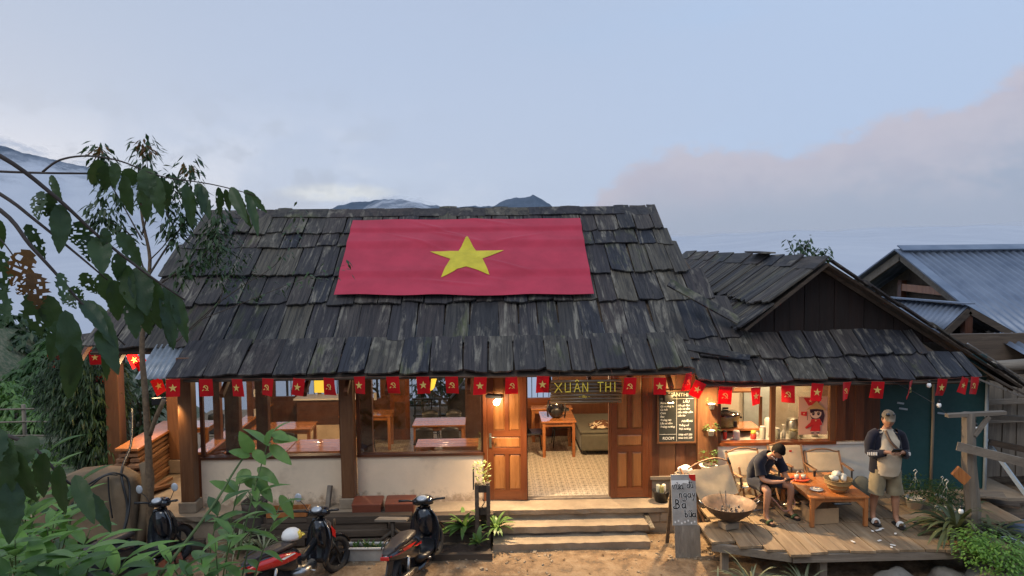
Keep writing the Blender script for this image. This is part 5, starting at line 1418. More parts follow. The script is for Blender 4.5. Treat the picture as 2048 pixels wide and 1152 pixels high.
# hanging pots on the kitchen post
for (u, v, lb, n_) in ((1423, 812, 'small white hanging pot high on the kitchen post', 10), (1422, 865, 'white hanging pot with trailing fern on the kitchen post', 60)):
    p_ = at(u, v, 12.2); pot(p_.x, p_.y, p_.z-.05, .06, .09, lb, 'whiteplastic', n_, .12, 'leaf', 1.2, .01, .08, seed=n_)
# pots with hooks on the right of the deck
for k, (x, y, lb) in enumerate(((6.78, 11.55, 'hanging basket plant set on the deck beside the standing man'), (6.98, 11.05, 'nearest white hanging basket plant on the deck, left of the strap plant'), (7.35, 11.75, 'small hanging basket plant farthest right against the teal sheet'))):
    t = pot(x, y, .004, .15, .17, lb, 'whiteplastic', 420, .34, 'leafdark', 1.15, .014, .09, seed=50+k, group='hanging basket plants on the deck')
    if k == 2: t.scale = (.7, .7, .7)
    for j in range(3):
        a = j*2.1; g = MB(); g.tube([(math.cos(a)*.15, math.sin(a)*.15, .17), (0, 0, .52)], .002, 4); g.build('hanger_wire', MT['whiteplastic'], t)
    g = MB(); g.tube([(0, 0, .52), (0, 0, .56), (.03, 0, .60), (.0, 0, .63), (-.03, 0, .60)], .008, 5); g.build('hook', MT['whiteplastic'], t)
g = MB(); g.box((6.55, 11.1, .02), (.45, .28, .012), (0, 0, .3)); solo(g, 'floor_mat', MT['greywoodx'], 'dark flat board lying on the deck by the pots', 'board')
# white scraps on the deck
SCR = ['longest white scrap on the deck, at the standing man\'s feet', 'white scrap just behind the longest one', 'white scrap left of the longest one', 'white scrap right of the standing man\'s sandals', 'upper of two touching white scraps near the deck edge', 'lower of two touching white scraps near the deck edge', 'lone white scrap between the feet and the deck edge', 'white scrap in front of the low table leg']
for k, (u, v) in enumerate(((1757, 1060), (1763, 1057), (1745, 1062), (1791, 1067), (1786, 1090), (1783, 1094), (1759, 1081), (1706, 1083))):
    p_ = on(u, v, .02); g = MB(); g.box(p_, (rd.uniform(.03, .07) if k != 0 else .11, .03, .006), (0, 0, rd.uniform(0, 3)))
    solo(g, 'paper_scrap', MT['whitepaint'], SCR[k], 'scrap', 'white scraps dropped on the deck')
t = thing('grey_sack', 'grey sack slumped against the wall behind the standing man', 'sack', (6.16, 12.1, .004))
g = MB(); g.ball((0, 0, .16), (.17, .12, .18), 14, 10); g.v = [q+Vector(MN.noise_vector(q*6))*.05 for q in g.v]; g.build('bag', MT['grey_fabric'], t)
# ---- rustic post with bulbs at right
t = thing('rustic_post', 'crooked grey timber post with cross arms at the deck corner', 'post', (6.92, 10.35, gz(6.92, 10.35)))
OB = Vector(t.location)
top_ = at(1912, 826, 10.35)
g = MB(); g.tube([(6.93, 10.35, gz(6.9, 10.3)-.05), (6.95, 10.36, .4), (6.86, 10.35, 1.1), (6.83, 10.35, top_.z)], [.10, .105, .10, .085], 8, smooth=False); g.build('trunk', MT['greywood'], t, OB)
g = MB(); g.bar((6.5, 10.33, top_.z-.03), (7.35, 10.33, top_.z), .09, .05); g.build('cross_arm', MT['greywoodx'], t, OB)
g = MB(); g.bar((6.88, 10.28, top_.z-.32), (7.10, 10.3, top_.z-.05), .05, .05); g.build('brace', MT['greywoodx'], t, OB)
a_ = at(1914, 892, 10.25); b_ = at(2075, 932, 9.9)
g = MB(); g.bar(a_, b_, .04, .12); g.build('rail_board', MT['greywoodx'], t, OB)
p_ = at(1922, 951, 10.2); g = MB(); g.box(p_, (.24, .05, .15), (0, R(42), 0)); g.build('sign_block', MT['tablewood'], t, OB, .004)
g = MB(); g.tube(smooth([(6.5, 10.33, top_.z), (6.35, 10.6, 2.0), (6.3, 11.4, 2.1)]), .004, 4); solo(g, 'light_string', MT['black'], 'black cable of bulbs between the eave and the timber post', 'cable')
for k, (u, v, y, lb) in enumerate(((1878, 808, 11.3, 'white bulb hanging below the eave over the teal sheet'), (1858, 768, 11.45, 'white bulb tucked just under the eave'), (1952, 855, 10.6, 'white bulb right of the cross arm on the timber post'), (1950, 943, 10.6, 'white bulb hanging at mid height right of the timber post'), (1922, 1020, 10.2, 'lowest white bulb in front of the timber post'))):
    p_ = at(u, v, y); t = thing('light_bulb', lb, 'bulb', p_, 0, 'unlit white bulbs on a cable')
    g = MB(); g.ball((0, 0, -.02), (.035, .035, .042), 12, 8); g.build('globe', MT['bulbwhite'], t)
    g = MB(); g.tube([(0, 0, .015), (0, 0, .065)], .018, 8); g.build('socket', MT['black'], t)
    g = MB(); g.tube([(0, 0, .06), (0, .01, .2)], .004, 4); g.build('wire', MT['black'], t)
# diagonal pale pipe and debris at right
g = MB(); g.bar(at(1963, 868, 12.6), at(2062, 1003, 12.0), .06, .06); solo(g, 'leaning_pipe', MT['bluewhite'], 'pale square pipe leaning diagonally at the right edge', 'pipe')
g = MB(); g.bar(at(1940, 870-38, 12.9), at(2070, 838, 12.6), .07, .08); solo(g, 'grey_rail', MT['greywoodx'], 'grey timber rail in front of the shed wall', 'rail')
g = MB(); g.bar(at(1978, 884, 12.4), at(2080, 905, 12.2), .07, .10); solo(g, 'dark_rail', MT['oldbeam'], 'dark timber rail below the grey rail', 'rail')
g = MB(); g.bar(on(1945, 985, .1), on(2010, 992, .1), .35, .03); solo(g, 'fallen_board', MT['greywoodx'], 'pale sawn board lying by the teal sheet corner', 'board')
for k, (u0, v0, u1, v1, w) in enumerate(((1955, 1000, 2040, 1012, .2), (1950, 1015, 2060, 1002, .15), (1980, 1035, 2070, 1030, .25))):
    g = MB(); g.bar(on(u0, v0, -.05-.04*k), on(u1, v1, -.05-.04*k), w, .04); solo(g, 'scrap_plank', MT['oldbeam'], ('dark scrap plank nearest the teal sheet', 'middle dark scrap plank on the rubble', 'widest dark scrap plank at the right edge')[k], 'plank', 'scrap planks on the ground at right')
g = MB(); g.prism([(0, 0), (1.4, .5), (1.9, -.4), (.4, -.9)], on(1985, 1045, -.15), (1, 0, 0), (0, 1, .0), .03); solo(g, 'tarpaulin', MT['tarp'] if 'tarp' in MT else MT['darkmetal'], 'flat blue grey tarpaulin on the ground at the right edge', 'tarpaulin')
g = MB(); g.bar(on(1968, 1062, -.2), on(2075, 1100, -.3), .14, .05); solo(g, 'green_plank', MT['bluewhite'], 'pale green painted plank edge in front of the tarpaulin', 'plank')
# ---- painted board
t = thing('painted_board', 'narrow A-frame board with black brush lettering on whitish paint', 'sign', (2.90, 10.93, gz(2.9, 10.9)))
tilt_ = Matrix.Rotation(R(-10), 4, 'X')
g = MB(); g.box((0, 0, .86), (.38, .025, .76)); g.xf(tilt_); g.build('upper_panel', MT['greypaint'] if 'greypaint' in MT else MT['greywood'], t)
g = MB(); g.box((.03, -.004, .24), (.39, .025, .475)); g.xf(tilt_); g.build('lower_panel', MT['greywood'], t)
g = MB(); g.bar((-.15, .245, 1.18), (-.17, .52, 0), .05, .03); g.bar((.15, .245, 1.18), (.17, .52, 0), .05, .03); g.build('back_frame', MT['oldbeam'], t)
g = MB(); g.prism([(-.19, 0), (.08, 0), (.08, .055), (.0, .04), (-.05, .07), (-.12, .05), (-.19, .085)][::-1], (0, -.0145, 1.155), (1, 0, 0), (0, 0, -1), .004); g.xf(tilt_); g.build('white_patch', MT['whitepaint'], t)
g = MB(); g.prism([(.085, 0), (.19, 0), (.19, .10), (.13, .09), (.09, .05)], (0, -.0145, 1.24-.0), (1, 0, 0), (0, 0, -1), .004); g.xf(tilt_); g.build('red_patch', MT['redpaint'], t)
def strokes(lines, ox, oz, sc_, w, mat, parent, name='letter', y=-.0155, m=None, outline=None):
    for k, L in enumerate(lines):
        pts = [Vector((ox+p[0]*sc_, y, oz+p[1]*sc_)) for p in L]
        for ww, mm, dy in (((w*1.55, outline, .0),) if outline else ())+((w, mat, -.0012),):
            g = MB(); pr = None
            for i in range(len(pts)):
                d = (pts[min(i+1, len(pts)-1)]-pts[max(i-1, 0)]).normalized(); s_ = Vector((-d.z, 0, d.x))*ww*.5*(1-.15*math.sin(i*1.7))
                g.v += [pts[i]+s_+Vector((0, dy, 0)), pts[i]-s_+Vector((0, dy, 0))]
            n = len(pts)
            for i in range(n-1): g.f.append((2*i, 2*i+2, 2*i+3, 2*i+1)); g.s.append(False)
            if m is not None: g.xf(m)
            g.build(name if mm is mat else name+'_outline', MT[mm], parent)
def arc(cx, cz, rx, rz_, a0, a1, n=9): return [(cx+rx*math.cos(R(a0+(a1-a0)*i/n)), cz+rz_*math.sin(R(a0+(a1-a0)*i/n))) for i in range(n+1)]
GL = {'v': [[(0, 1), (.3, 0), (.55, .9), (.75, 1.0)]], 'u': [[(.1, .95), (.1, .3), (.3, 0), (.6, .2), (.65, .95)], [(.65, .95), (.7, 0)]],
      'uh': [[(.1, .95), (.1, .3), (.3, 0), (.6, .2), (.65, .95)], [(.65, .9), (.85, 1.15)], [(.65, .95), (.7, 0)]],
      'a': [arc(.35, .45, .32, .42, 60, 370, 12), [(.68, .9), (.68, .1), (.85, .0)]],
      'd': [arc(.35, .45, .32, .42, 60, 370, 12), [(.7, 1.7), (.7, 0)], [(.45, 1.35), (.95, 1.4)]],
      'n': [[(.1, .95), (.1, 0)], [(.1, .6), (.35, .95), (.6, .8), (.62, 0)]],
      'g': [arc(.35, .5, .3, .4, 60, 370, 12), [(.66, .9), (.66, -.5), (.35, -.9), (.1, -.6)]],
      'y': [[(.1, .95), (.35, .2)], [(.7, .95), (.3, -.7), (.05, -.6)]],
      'B': [[(.1, 1.7), (.12, 0)], arc(.2, 1.28, .45, .4, 100, -100, 10), arc(.2, .42, .6, .45, 100, -110, 10), arc(.0, .2, .35, .25, 120, 300, 6)],
      'b': [[(.1, 1.6), (.12, .05)], arc(.35, .4, .3, .38, 150, -170, 12)]}
ACC = {'grave': [[(.15, 1.6), (.45, 1.3)]], 'hook': [[(.2, 1.35), (.45, 1.6), (.45, 1.3)]], 'tilde': [[(.05, 1.3), (.25, 1.5), (.45, 1.3), (.7, 1.5)]], 'breve': [[(.1, 1.5), (.35, 1.25), (.6, 1.5)]]}
def word(seq, ox, oz, s_, w, parent, m, adv=.9):
    x = ox
    for ch in seq:
        strokes(GL[ch[0]], x, oz, s_, w, 'blackpaint', parent, m=m, outline='whitepaint')
        for a in ch[1:]: strokes(ACC[a], x, oz, s_, w*.8, 'blackpaint', parent, name='accent', m=m, outline='whitepaint')
        x += s_*adv
    return x
word([('v',), ('uh', 'grave'), ('a',)], -.175, 1.02, .066, .017, t, tilt_)
word([('d',), ('u', 'hook')], .05, 1.035, .060, .015, t, tilt_)
word([('n',), ('g',), ('a',), ('y',)], -.075, .895, .066, .017, t, tilt_, 1.0)
word([('B',), ('a', 'grave')], -.14, .735, .078, .021, t, tilt_, 1.3)
word([('b',), ('uh', 'tilde'), ('a',)], -.0, .60, .066, .018, t, tilt_)
for k in range(7):
    g = MB(); cx_ = -.15+.05*k; cz_ = .53+.02*math.sin(k*2.1)
    g.prism([(math.cos(a)*.014, math.sin(a)*.017) for a in [2*PI*i/7 for i in range(7)]], (cx_, -.0145, cz_), (1, 0, 0), (0, 0, 1), .003); g.xf(tilt_); g.build('paint_flower', MT['whitepaint'], t)
# ================================================================ FLAGS, SIGNS, LAMPS OUTSIDE
def star_pts(r, r2=None, rot=90):
    r2 = r2 or r*.382
    return [((r if i % 2 == 0 else r2)*math.cos(R(rot+36*i)), (r if i % 2 == 0 else r2)*math.sin(R(rot+36*i))) for i in range(10)]
def tri_star(o, ax, ay, r, wob=None):
    """flat star as a fan so that the concave outline is kept"""
    p = star_pts(r); vs = [Vector(o)]+[Vector(o)+Vector(ax)*x+Vector(ay)*y for x, y in p]
    return vs, [(0, 1+i, 1+(i+1) % 10) for i in range(10)]
# ---- big flag lying on the roof
def cloth_pt(u, v, h=.155):
    d = ray(u, v); o_ = O+NR*h; t = (o_-CAMP).dot(NR)/d.dot(NR); q = CAMP+d*t; return q.x, (q-O).dot(S)
c4 = [cloth_pt(668, 591), cloth_pt(1188, 590), cloth_pt(1160, 438), cloth_pt(706, 441)]
bf_o = O+X*(-.4)+S*1.6
flag = thing('national_flag', 'large red flag with yellow star spread over the shingle roof', 'flag', bf_o)
def flag_h(x, s):
    h = .150
    for k_, (s0, _, _) in enumerate(svals[:-1]): h += 0
    kk = 0
    for i_ in range(len(svals)-1):
        if s >= svals[i_][0]: kk = i_
    sa = svals[kk][0]; sb_ = svals[kk+1][0]
    f_ = min(1, max(0, (s-sa)/(sb_-sa)))
    h += (.045*(1-f_) - .012*f_) if f_ < .78 else (.045*.22-.012*.78)+(.045-(.045*.22-.012*.78))*sm(.78, 1, f_)                   # cloth stepping over each course
    h += .020*MN.noise(Vector((x*1.3, s*1.6, 4)))
    # long slack creases running down to the right on the left half
    for (x0, s0_, sl, wd, am) in ((-1.4, 3.5, -.55, .05, .020), (-1.2, 3.25, -.45, .045, .018), (-1.9, 3.1, -.5, .04, .014), (-.9, 2.0, -.35, .045, .014), (-1.3, 1.65, -.18, .04, .014), (-.2, 2.3, -.5, .04, .012), (-.6, 3.75, -.3, .05, .012), (-.1, 2.75, .35, .04, .010)):
        d_ = abs((s-s0_)-(x-x0)*sl); ln_ = math.exp(-((x-x0-.5)/.55)**2)
        h += am*1.5*ln_*math.exp(-(d_/wd)**2)
    return h
NX_, NY_ = 170, 90
def fp(a, b, lift=0):
    q0 = (c4[0][0]*(1-a)+c4[1][0]*a, c4[0][1]*(1-a)+c4[1][1]*a); q1 = (c4[3][0]*(1-a)+c4[2][0]*a, c4[3][1]*(1-a)+c4[2][1]*a)
    x = q0[0]*(1-b)+q1[0]*b; s = q0[1]*(1-b)+q1[1]*b
    if b < .02: s += .02*math.sin(a*19)-.03*math.sin(a*3.14)
    return O+X*x+S*s+NR*(flag_h(x, s)+lift)
g = MB(); vs = [fp(i/NX_, j/NY_) for j in range(NY_+1) for i in range(NX_+1)]
m = len(vs); vs += [q-NR*.004 for q in vs]; fs = []
for j in range(NY_):
    for i in range(NX_):
        a = j*(NX_+1)+i; fs.append((a, a+1, a+NX_+2, a+NX_+1)); fs.append((m+a, m+a+NX_+1, m+a+NX_+2, m+a+1))
g.add(vs, fs, True); g.build('flag_cloth', MT['bigflag'], flag, bf_o)
# star, outline measured on the cloth
sp_ = [(934, 476), (952, 502), (1008, 502), (965, 520), (979, 551), (932, 537), (882, 555), (901, 521), (860, 504), (917, 503)]
sp_ = [cloth_pt(u, v) for u, v in sp_]
cx_ = sum(p[0] for p in sp_)/10; cs_ = sum(p[1] for p in sp_)/10
g = MB(); K = 14
ring = []
for i in range(10):
    for k in range(6):
        a, b = sp_[i], sp_[(i+1) % 10]; ring.append((a[0]+(b[0]-a[0])*k/6, a[1]+(b[1]-a[1])*k/6))
n = len(ring); vs = []
for j in range(K+1):
    for (x, s) in ring:
        xx = cx_+(x-cx_)*j/K; ss = cs_+(s-cs_)*j/K; vs.append(O+X*xx+S*ss+NR*(flag_h(xx, ss)+.012))
fs = [(j*n+i, (j+1)*n+i, (j+1)*n+(i+1) % n, j*n+(i+1) % n) for j in range(K) for i in range(n)]
g.add(vs, fs, True); g.build('star', MT['bigstar'], flag, bf_o)
# ---- bunting
def bunting(pts, name_label, loc):
    pass
BL = Vector((1.6, 11.5, 2.1))
bun = thing('bunting', 'string of small red paper flags with stars and hammer and sickle under the eaves', 'bunting', BL)
def sickle(o, ax, ay, s_):
    vs = []; fs = []
    n = 12
    for i in range(n+1):
        a = R(130-255*i/n); r0, r1 = .80*s_, (.80-.26*math.sin(PI*min(1, i/n*1.05))**.8)*s_
        vs += [o+ax*(r0*math.cos(a)*.9)+ay*(r0*math.sin(a)), o+ax*((r1*math.cos(a)-.0)*.9)+ay*(r1*math.sin(a))]
    for i in range(n): fs.append((2*i, 2*i+2, 2*i+3, 2*i+1))
    def strip(a, b, w):
        d = Vector((b[0]-a[0], b[1]-a[1])).normalized(); p = Vector((-d.y, d.x))*w/2
        k = len(vs)
        for q in ((a[0]+p.x, a[1]+p.y), (b[0]+p.x, b[1]+p.y), (b[0]-p.x, b[1]-p.y), (a[0]-p.x, a[1]-p.y)): vs.append(o+ax*q[0]*s_+ay*q[1]*s_)
        fs.append((k, k+1, k+2, k+3))
    strip((-.55, -.45), (-.95, -.8), .24); strip((-.35, .35), (.75, -.80), .20); strip((-.62, .18), (-.18, .66), .34)
    return vs, fs
def flaglet(p, kind, rot=0.0, yaw=0.0, h=.275, w=.20, mat='red', shear=0.0, rr=random, parent=bun, base=BL):
    """a small flag hanging from p"""
    mtx = Matrix.Rotation(yaw, 3, 'Z') @ Matrix.Rotation(rot, 3, 'Y')
    ax = mtx @ Vector((1, 0, 0)); ay = mtx @ Vector((0, 0, 1)); nn = ay.cross(ax)
    ax2 = ax
    n = 6; vs = []; ph = rr.uniform(0, 6); am = rr.uniform(.004, .012)
    cu_ = rr.uniform(-.03, .05); cv_ = rr.uniform(-.03, .03)
    def P_(a, b): return Vector(p)+nn*(cu_*(1-b)**2+cv_*(1-b)*(a-.5)*2)+ax*((a-.5)*w+shear*(1-b)*w)-ay*(h*(1-b))-nn*(-am*math.sin(a*5+ph+b*2))
    for j in range(n+1):
        for i in range(n+1): vs.append(P_(i/n, j/n))
    m = len(vs); vs += [q+nn*.002 for q in vs]; fs = []
    for j in range(n):
        for i in range(n):
            a = j*(n+1)+i; fs.append((a, a+1, a+n+2, a+n+1)); fs.append((m+a, m+a+n+1, m+a+n+2, m+a+1))
    g = MB(); g.add(vs, fs, True); f = g.build('flag', MT[mat], parent, base)
    o = P_(.5, .5)-nn*.013
    if kind == 's': vs, fs = tri_star(o, ax, ay, w*.33)
    else: vs, fs = sickle(o, ax, ay, w*.27)
    g = MB(); g.add(vs, fs); g.build('star' if kind == 's' else 'hammer_and_sickle', MT['emblem'], f, base)
    f['label'] = ('small red flag with a yellow star' if kind == 's' else 'small red flag with a yellow hammer and sickle')
q = random.Random(77)
FL = [(346, 758, 's', 0), (411, 758, 'h', 0), (473, 758, 's', 0), (535, 757, 'h', .05), (598, 757, 's', .1), (657, 756, 'h', .02), (718, 753, 's', -.05), (785, 753, 'h', 0), (845, 753, 's', 0), (903, 753, 'h', 0), (961, 754, 's', 0), (1023, 754, 'h', 0),
      (1086, 752, 's', 0), (1261, 755, 'h', 0), (1320, 755, 's', -.05), (1378, 746, 'h', -.3), (1452, 774, 'h', 0), (1511, 775, 's', 0), (1576, 771, 'h', 0), (1636, 767, 's', .1), (1694, 764, 'h', .35), (1756, 763, 's', .05), (1822, 762, 'h', .3), (1886, 758, 's', .1), (1950, 754, 'h', .15)]
pts = []
for (u, v, k, r_) in FL:
    y = 11.50 if u < 1400 else 11.42
    p_ = at(u, v, y); pts.append(p_)
    flaglet(p_, k, r_ if abs(r_) < .2 else 0, q.uniform(-.45, .45) + (.5 if abs(r_) > .2 else 0), rr=q, shear=-abs(r_) if abs(r_) > .2 else q.uniform(-.11, .11))
flaglet(at(1402, 764, 11.36), 's', .45, -.2, .26, .18, rr=q)
flaglet(at(1930, 755, 11.40), 's', .35, .4, .26, .16, rr=q)
g = MB(); g.tube([at(318, 755, 11.5)]+pts+[at(1975, 752, 11.4)], .0018, 4); g.build('string', MT['terracotta'], bun, BL)
bun2 = thing('bunting', 'short string of red flags in the left passage under the far eave', 'bunting', (-6.9, 13.2, 2.2)); b2 = Vector(bun2.location)
pp_ = []
for (u, v, k, r_, yw, y) in ((262, 706, 's', -.35, 1.0, 13.4), (279, 722, 's', -.5, .7, 13.0), (311, 757, 's', -.3, 1.0, 12.4), (189, 700, 's', 0, .2, 13.8), (199, 752, 'h', .1, .9, 14.6), (104, 708, 's', .1, 1.1, 15.0), (124, 702, 'h', .0, 1.2, 14.6)):
    p_ = at(u, v, y); pp_.append(p_); flaglet(p_, k, r_, yw, .28, .2, rr=q, parent=bun2, base=b2)
g = MB(); g.tube(sorted(pp_, key=lambda a: a.x), .003, 4); g.build('string', MT['whiteplastic'], bun2, b2)

# ---- name board over the door
SG = at(1172, 783, 11.62)
sign = thing('name_board', 'dark slatted hanging board reading XUÂN THI in yellow letters above the door', 'sign', SG)
sl = [(.163, .056), (.108, .056), (.052, .054), (-.006, .06), (-.066, .056), (-.120, .05), (-.168, .048)]
for k, (z, h_) in enumerate(sl):
    g = MB(); w = 1.14+rs.uniform(-.02, .02); g.tube([(-w/2, 0, z), (w/2, 0, z+rs.uniform(-.004, .004))], h_/2, 8); g.v = [Vector((a.x, a.y*.55, a.z)) for a in g.v]; g.build('slat', MT['stain'], sign)
for x in (-.45, .45):
    g = MB(); g.box((x, .03, 0), (.04, .02, .36)); g.build('back_batten', MT['oldbeam'], sign)
    g = MB(); g.tube([(x, 0, .19), (x*.85, .05, .42)], .006, 5); g.build('rope', MT['terracotta'], sign)
LT = {'X': [[(0, 0), (.9, 1)], [(0, 1), (.9, 0)]], 'U': [[(0, 1), (0, .15)], [(0, .05), (.6, .05)], [(.65, 1), (.65, 0)]], 'Â': [[(0, 0), (.35, 1)], [(.35, 1), (.75, 0)], [(.15, .38), (.6, .38)], [(.12, 1.12), (.35, 1.3)], [(.35, 1.3), (.58, 1.12)]],
      'N': [[(0, 0), (0, 1)], [(0, 1), (.6, 0)], [(.62, 0), (.62, 1)]], 'T': [[(.35, 0), (.35, 1)], [(0, 1), (.75, 1)]], 'H': [[(0, 0), (0, 1)], [(.6, 0), (.6, 1)], [(0, .5), (.6, .5)]], 'I': [[(0, 0), (0, 1)]]}
xx = -.50
for ch, adv in (('X', .165), ('U', .145), ('Â', .135), ('N', .235), ('T', .13), ('H', .145), ('I', .1)):
    g = MB()
    for a, b in LT[ch]: g.bar((xx+a[0]*.125, -.036, .0+a[1]*.150), (xx+b[0]*.125, -.036, .0+b[1]*.150), .012, .022, up=(0, 1, 0))
    l_ = g.build('letter', MT['signyellow'], sign); l_['kind'] = 'thing'; xx += adv
text('~ đây ~', 'letter', MT['signyellow'], sign, (-.03, -.03, -.075), (PI/2, 0, 0), .055)
# ---- chalkboard with its lamp
CB = at(1353, 833, WY-.055)
cb = thing('chalkboard', 'framed menu chalkboard with white handwriting on the boarded wall', 'chalkboard', CB)
cw, chh = .60, .86
g = MB(); g.box((0, 0, 0), (cw, .02, chh)); g.build('slate', MT['board'], cb)
for (c, d) in (((0, -.004, chh/2+.012), (cw+.06, .035, .026)), ((0, -.004, -chh/2-.012), (cw+.06, .035, .026)), ((-cw/2-.015, -.004, 0), (.028, .034, chh)), ((cw/2+.015, -.004, 0), (.028, .034, chh))):
    g = MB(); g.box(c, d); g.build('frame_side', MT['postwood'], cb)
def chalk(s_, x, z, size, al='LEFT', sh=.25, name='chalk_line', sx=1.0): return text(s_, name, MT['chalk'], cb, (x, -.0115, z), (PI/2, 0, 0), size, al, .0006, sh, sx)
chalk('XUÂNTHI', 0.0, .37, .085, 'CENTER', 0, sx=1.05)
g = MB(); g.box((.0, -.0112, .305), (cw-.04, .001, .005)); g.box((0, -.0112, 0), (.004, .001, .84)); g.build('chalk_rule', MT['chalk'], cb)
lf = ['BÚN NGAN', 'Gà nướng lu', 'Cá hồi', 'Cơm', 'Rau', 'Trứng rán', 'Lẩu cá tầm', 'Trứng nướng']
for k, s_ in enumerate(lf): chalk(s_, -.28, .235-.058*k, .045)
chalk('ROOM', -.24, -.37, .065, sh=.1)
g = MB(); g.box((-.15, -.0112, -.30), (.28, .001, .004)); g.build('chalk_rule', MT['chalk'], cb)
chalk('LẨU', .10, .255, .06)
for k, s_ in enumerate(['Lẩu gà đen', 'Lẩu cá tầm', 'Lẩu thập cẩm', 'Lẩu bò']): chalk(s_, .015, .19-.058*k, .045)
chalk('NƯỚNG', .08, -.08, .05)
for k, s_ in enumerate(['Thắng cố', 'Thịt nướng']): chalk(s_, .03, -.15-.062*k, .045)
for k, s_ in enumerate(['0988 457 220', '0362 545 229']): chalk(s_, .03, -.31-.055*k, .042, sh=.1)
def floodlight(p, lb, aim, rz=0):
    t = thing('floodlight', lb, 'floodlight', p, rz, 'black floodlights on the house')
    return t
# floodlight over the chalkboard
p_ = at(1338, 796, 12.05)
t = thing('floodlight', 'black box floodlight above the chalkboard', 'floodlight', p_, 0, 'black floodlights on the house')
g = MB(); g.box((-.02, 0, 0), (.14, .12, .13)); g.build('housing', MT['black'], t, bevel=.006)
g = MB(); g.box((-.02, .09, .03), (.03, .10, .03)); g.build('bracket', MT['darkmetal'], t)
g = MB(); g.box((.02, 0, -.069), (.09, .08, .006)); g.build('lens', MT['bulbglow'], t)
# wall lamp on the left door leaf
LP = at(993, 803, 12.02)
t = thing('wall_lamp', 'lit lamp under a black shade bracket on the left door leaf', 'lamp', LP)
g = MB(); g.ball((0, 0, -.015), .052, 12, 8); g.build('bulb', MT['bulbglow'], t)
g = MB(); g.bar((-.16, .10, .08), (.10, .02, .08), .14, .05); g.build('shade', MT['darkmetal'], t, bevel=.006)
g = MB(); g.box((.055, .0, .05), (.012, .02, .13)); g.build('bracket', MT['brassy'] if 'brassy' in MT else MT['steel'], t)
lamp('wall_lamp_light', tuple(Vector(LP)+Vector((0, -.10, -.06))), 300, .05, (1, .72, .42), 168, (.9, 9.6, -.9), .9)
lamp('wall_lamp_light', tuple(Vector(LP)+Vector((0, -.13, -.08))), 14, .05, (1, .70, .38))
lamp('chalkboard_light', tuple(at(1352, 792, 11.93)), 9, .03, (1, .66, .26))
# floodlight under the kitchen eave that lights the deck
p_ = at(1400, 800, 11.75)
KL_ = Vector((3.30, 11.95, 2.05))
lamp('deck_flood_light', tuple(KL_), 400, .06, (1, .70, .38), 165, (4.2, 10.6, 0), .8)
# floodlights at the left
for (u, v, y, lb) in ((236, 716, 13.75, 'black box floodlight on the leftmost post'), (318, 802, 11.35, 'black floodlight clamped to the pale tree trunk')):
    p_ = at(u, v, y); t = thing('floodlight', lb, 'floodlight', p_, .4, 'black floodlights on the house')
    g = MB(); g.box((0, 0, 0), (.24, .10, .20) if v < 750 else (.20, .10, .10)); g.build('housing', MT['black'], t, bevel=.006)
    g = MB(); g.box((0, .06, .0), (.06, .06, .04)); g.build('bracket', MT['darkmetal'], t)
lamp('passage_flood_light', tuple(at(262, 790, 13.3)), 42, .06, (1, .66, .3), 110, (-5.7, 13.2, 0), .8)
lamp('passage_flood_light', tuple(at(320, 812, 11.5)+Vector((.02, .35, -.12))), 16, .05, (1, .66, .3), 130, (-6.0, 13.4, .2), .8)
# ---- poster on the kitchen window
PO = at(1626, 831, KY+.03)
po = thing('poster', 'pink poster of a little girl in conical hat and red dress holding a flag', 'poster', PO)
pm = plain('pink poster paper', (.62, .36, .25), .5, .05, 4, bump=0)
pinkskin = plain('poster skin', (.72, .48, .34), .5, .03, 4, bump=0); ph_ = plain('poster dark hair', (.05, .018, .03), .5, .1, 4, bump=0)
phat = plain('poster hat', (.50, .30, .11), .5, .1, 10, bump=0); pred = plain('poster red', (.55, .02, .02), .5, .08, 6, bump=0); pyel = plain('poster pale yellow', (.75, .5, .25), .5, .05, 4, bump=0)
g = MB(); g.box((0, 0, 0), (.50, .004, .66)); g.build('paper', pm, po)
def pp(poly, mat, name, z=1):
    g = MB(); c = (sum(a for a, b in poly)/len(poly), sum(b for a, b in poly)/len(poly))
    vs = [Vector((c[0], -.002-.0012*z, c[1]))]+[Vector((a, -.002-.0012*z, b)) for a, b in poly]
    g.add(vs, [(0, 1+i, 1+(i+1) % len(poly)) for i in range(len(poly))]); return g.build(name, mat, po)
def ell(cx, cz, rx, rz_, n=18, a0=0): return [(cx+rx*math.cos(2*PI*i/n), cz+rz_*math.sin(2*PI*i/n)) for i in range(n)]
pp([(-.17, .31), (.16, .30), (.08, .20), (-.08, .17)], pred, 'flag_shape', 1)
pp([(-.05+a, .255+b) for a, b in star_pts(.032)], pyel, 'star', 2)
pp([(-.06, .12), (.16, .14), (.20, .0), (.17, -.14), (.12, -.05), (-.02, -.06), (-.05, .0)], ph_, 'hair', 3)
pp(ell(.045, .04, .098, .088), pinkskin, 'face', 4)
pp([(-.055, .12), (.15, .13), (.14, .06), (.10, .09), (.05, .065), (.0, .09), (-.045, .04)], ph_, 'fringe', 5)
pp([(-.12, .105), (.055, .25), (.235, .085), (.06, .118)], phat, 'hat', 8)
for x in (.0, .09):
    pp(ell(x, .035, .024, .034, 10), ph_, 'eye', 6); pp(ell(x-.006, .046, .007, .009, 6), pyel, 'eye_glint', 7)
pp([(-.03, -.06), (.12, -.06), (.16, -.16), (.12, -.17), (.13, -.27), (-.05, -.27), (-.02, -.17), (-.12, -.23), (-.14, -.20), (-.05, -.12)], pred, 'dress', 5)
pp([(.045+a, -.085+b) for a, b in star_pts(.02)], pyel, 'star', 6)
pp([(-.21, .07), (-.11, .07), (-.11, -.01), (-.21, .01)], pred, 'hand_flag', 3); pp([(-.16+a, .035+b) for a, b in star_pts(.02)], pyel, 'star', 4)
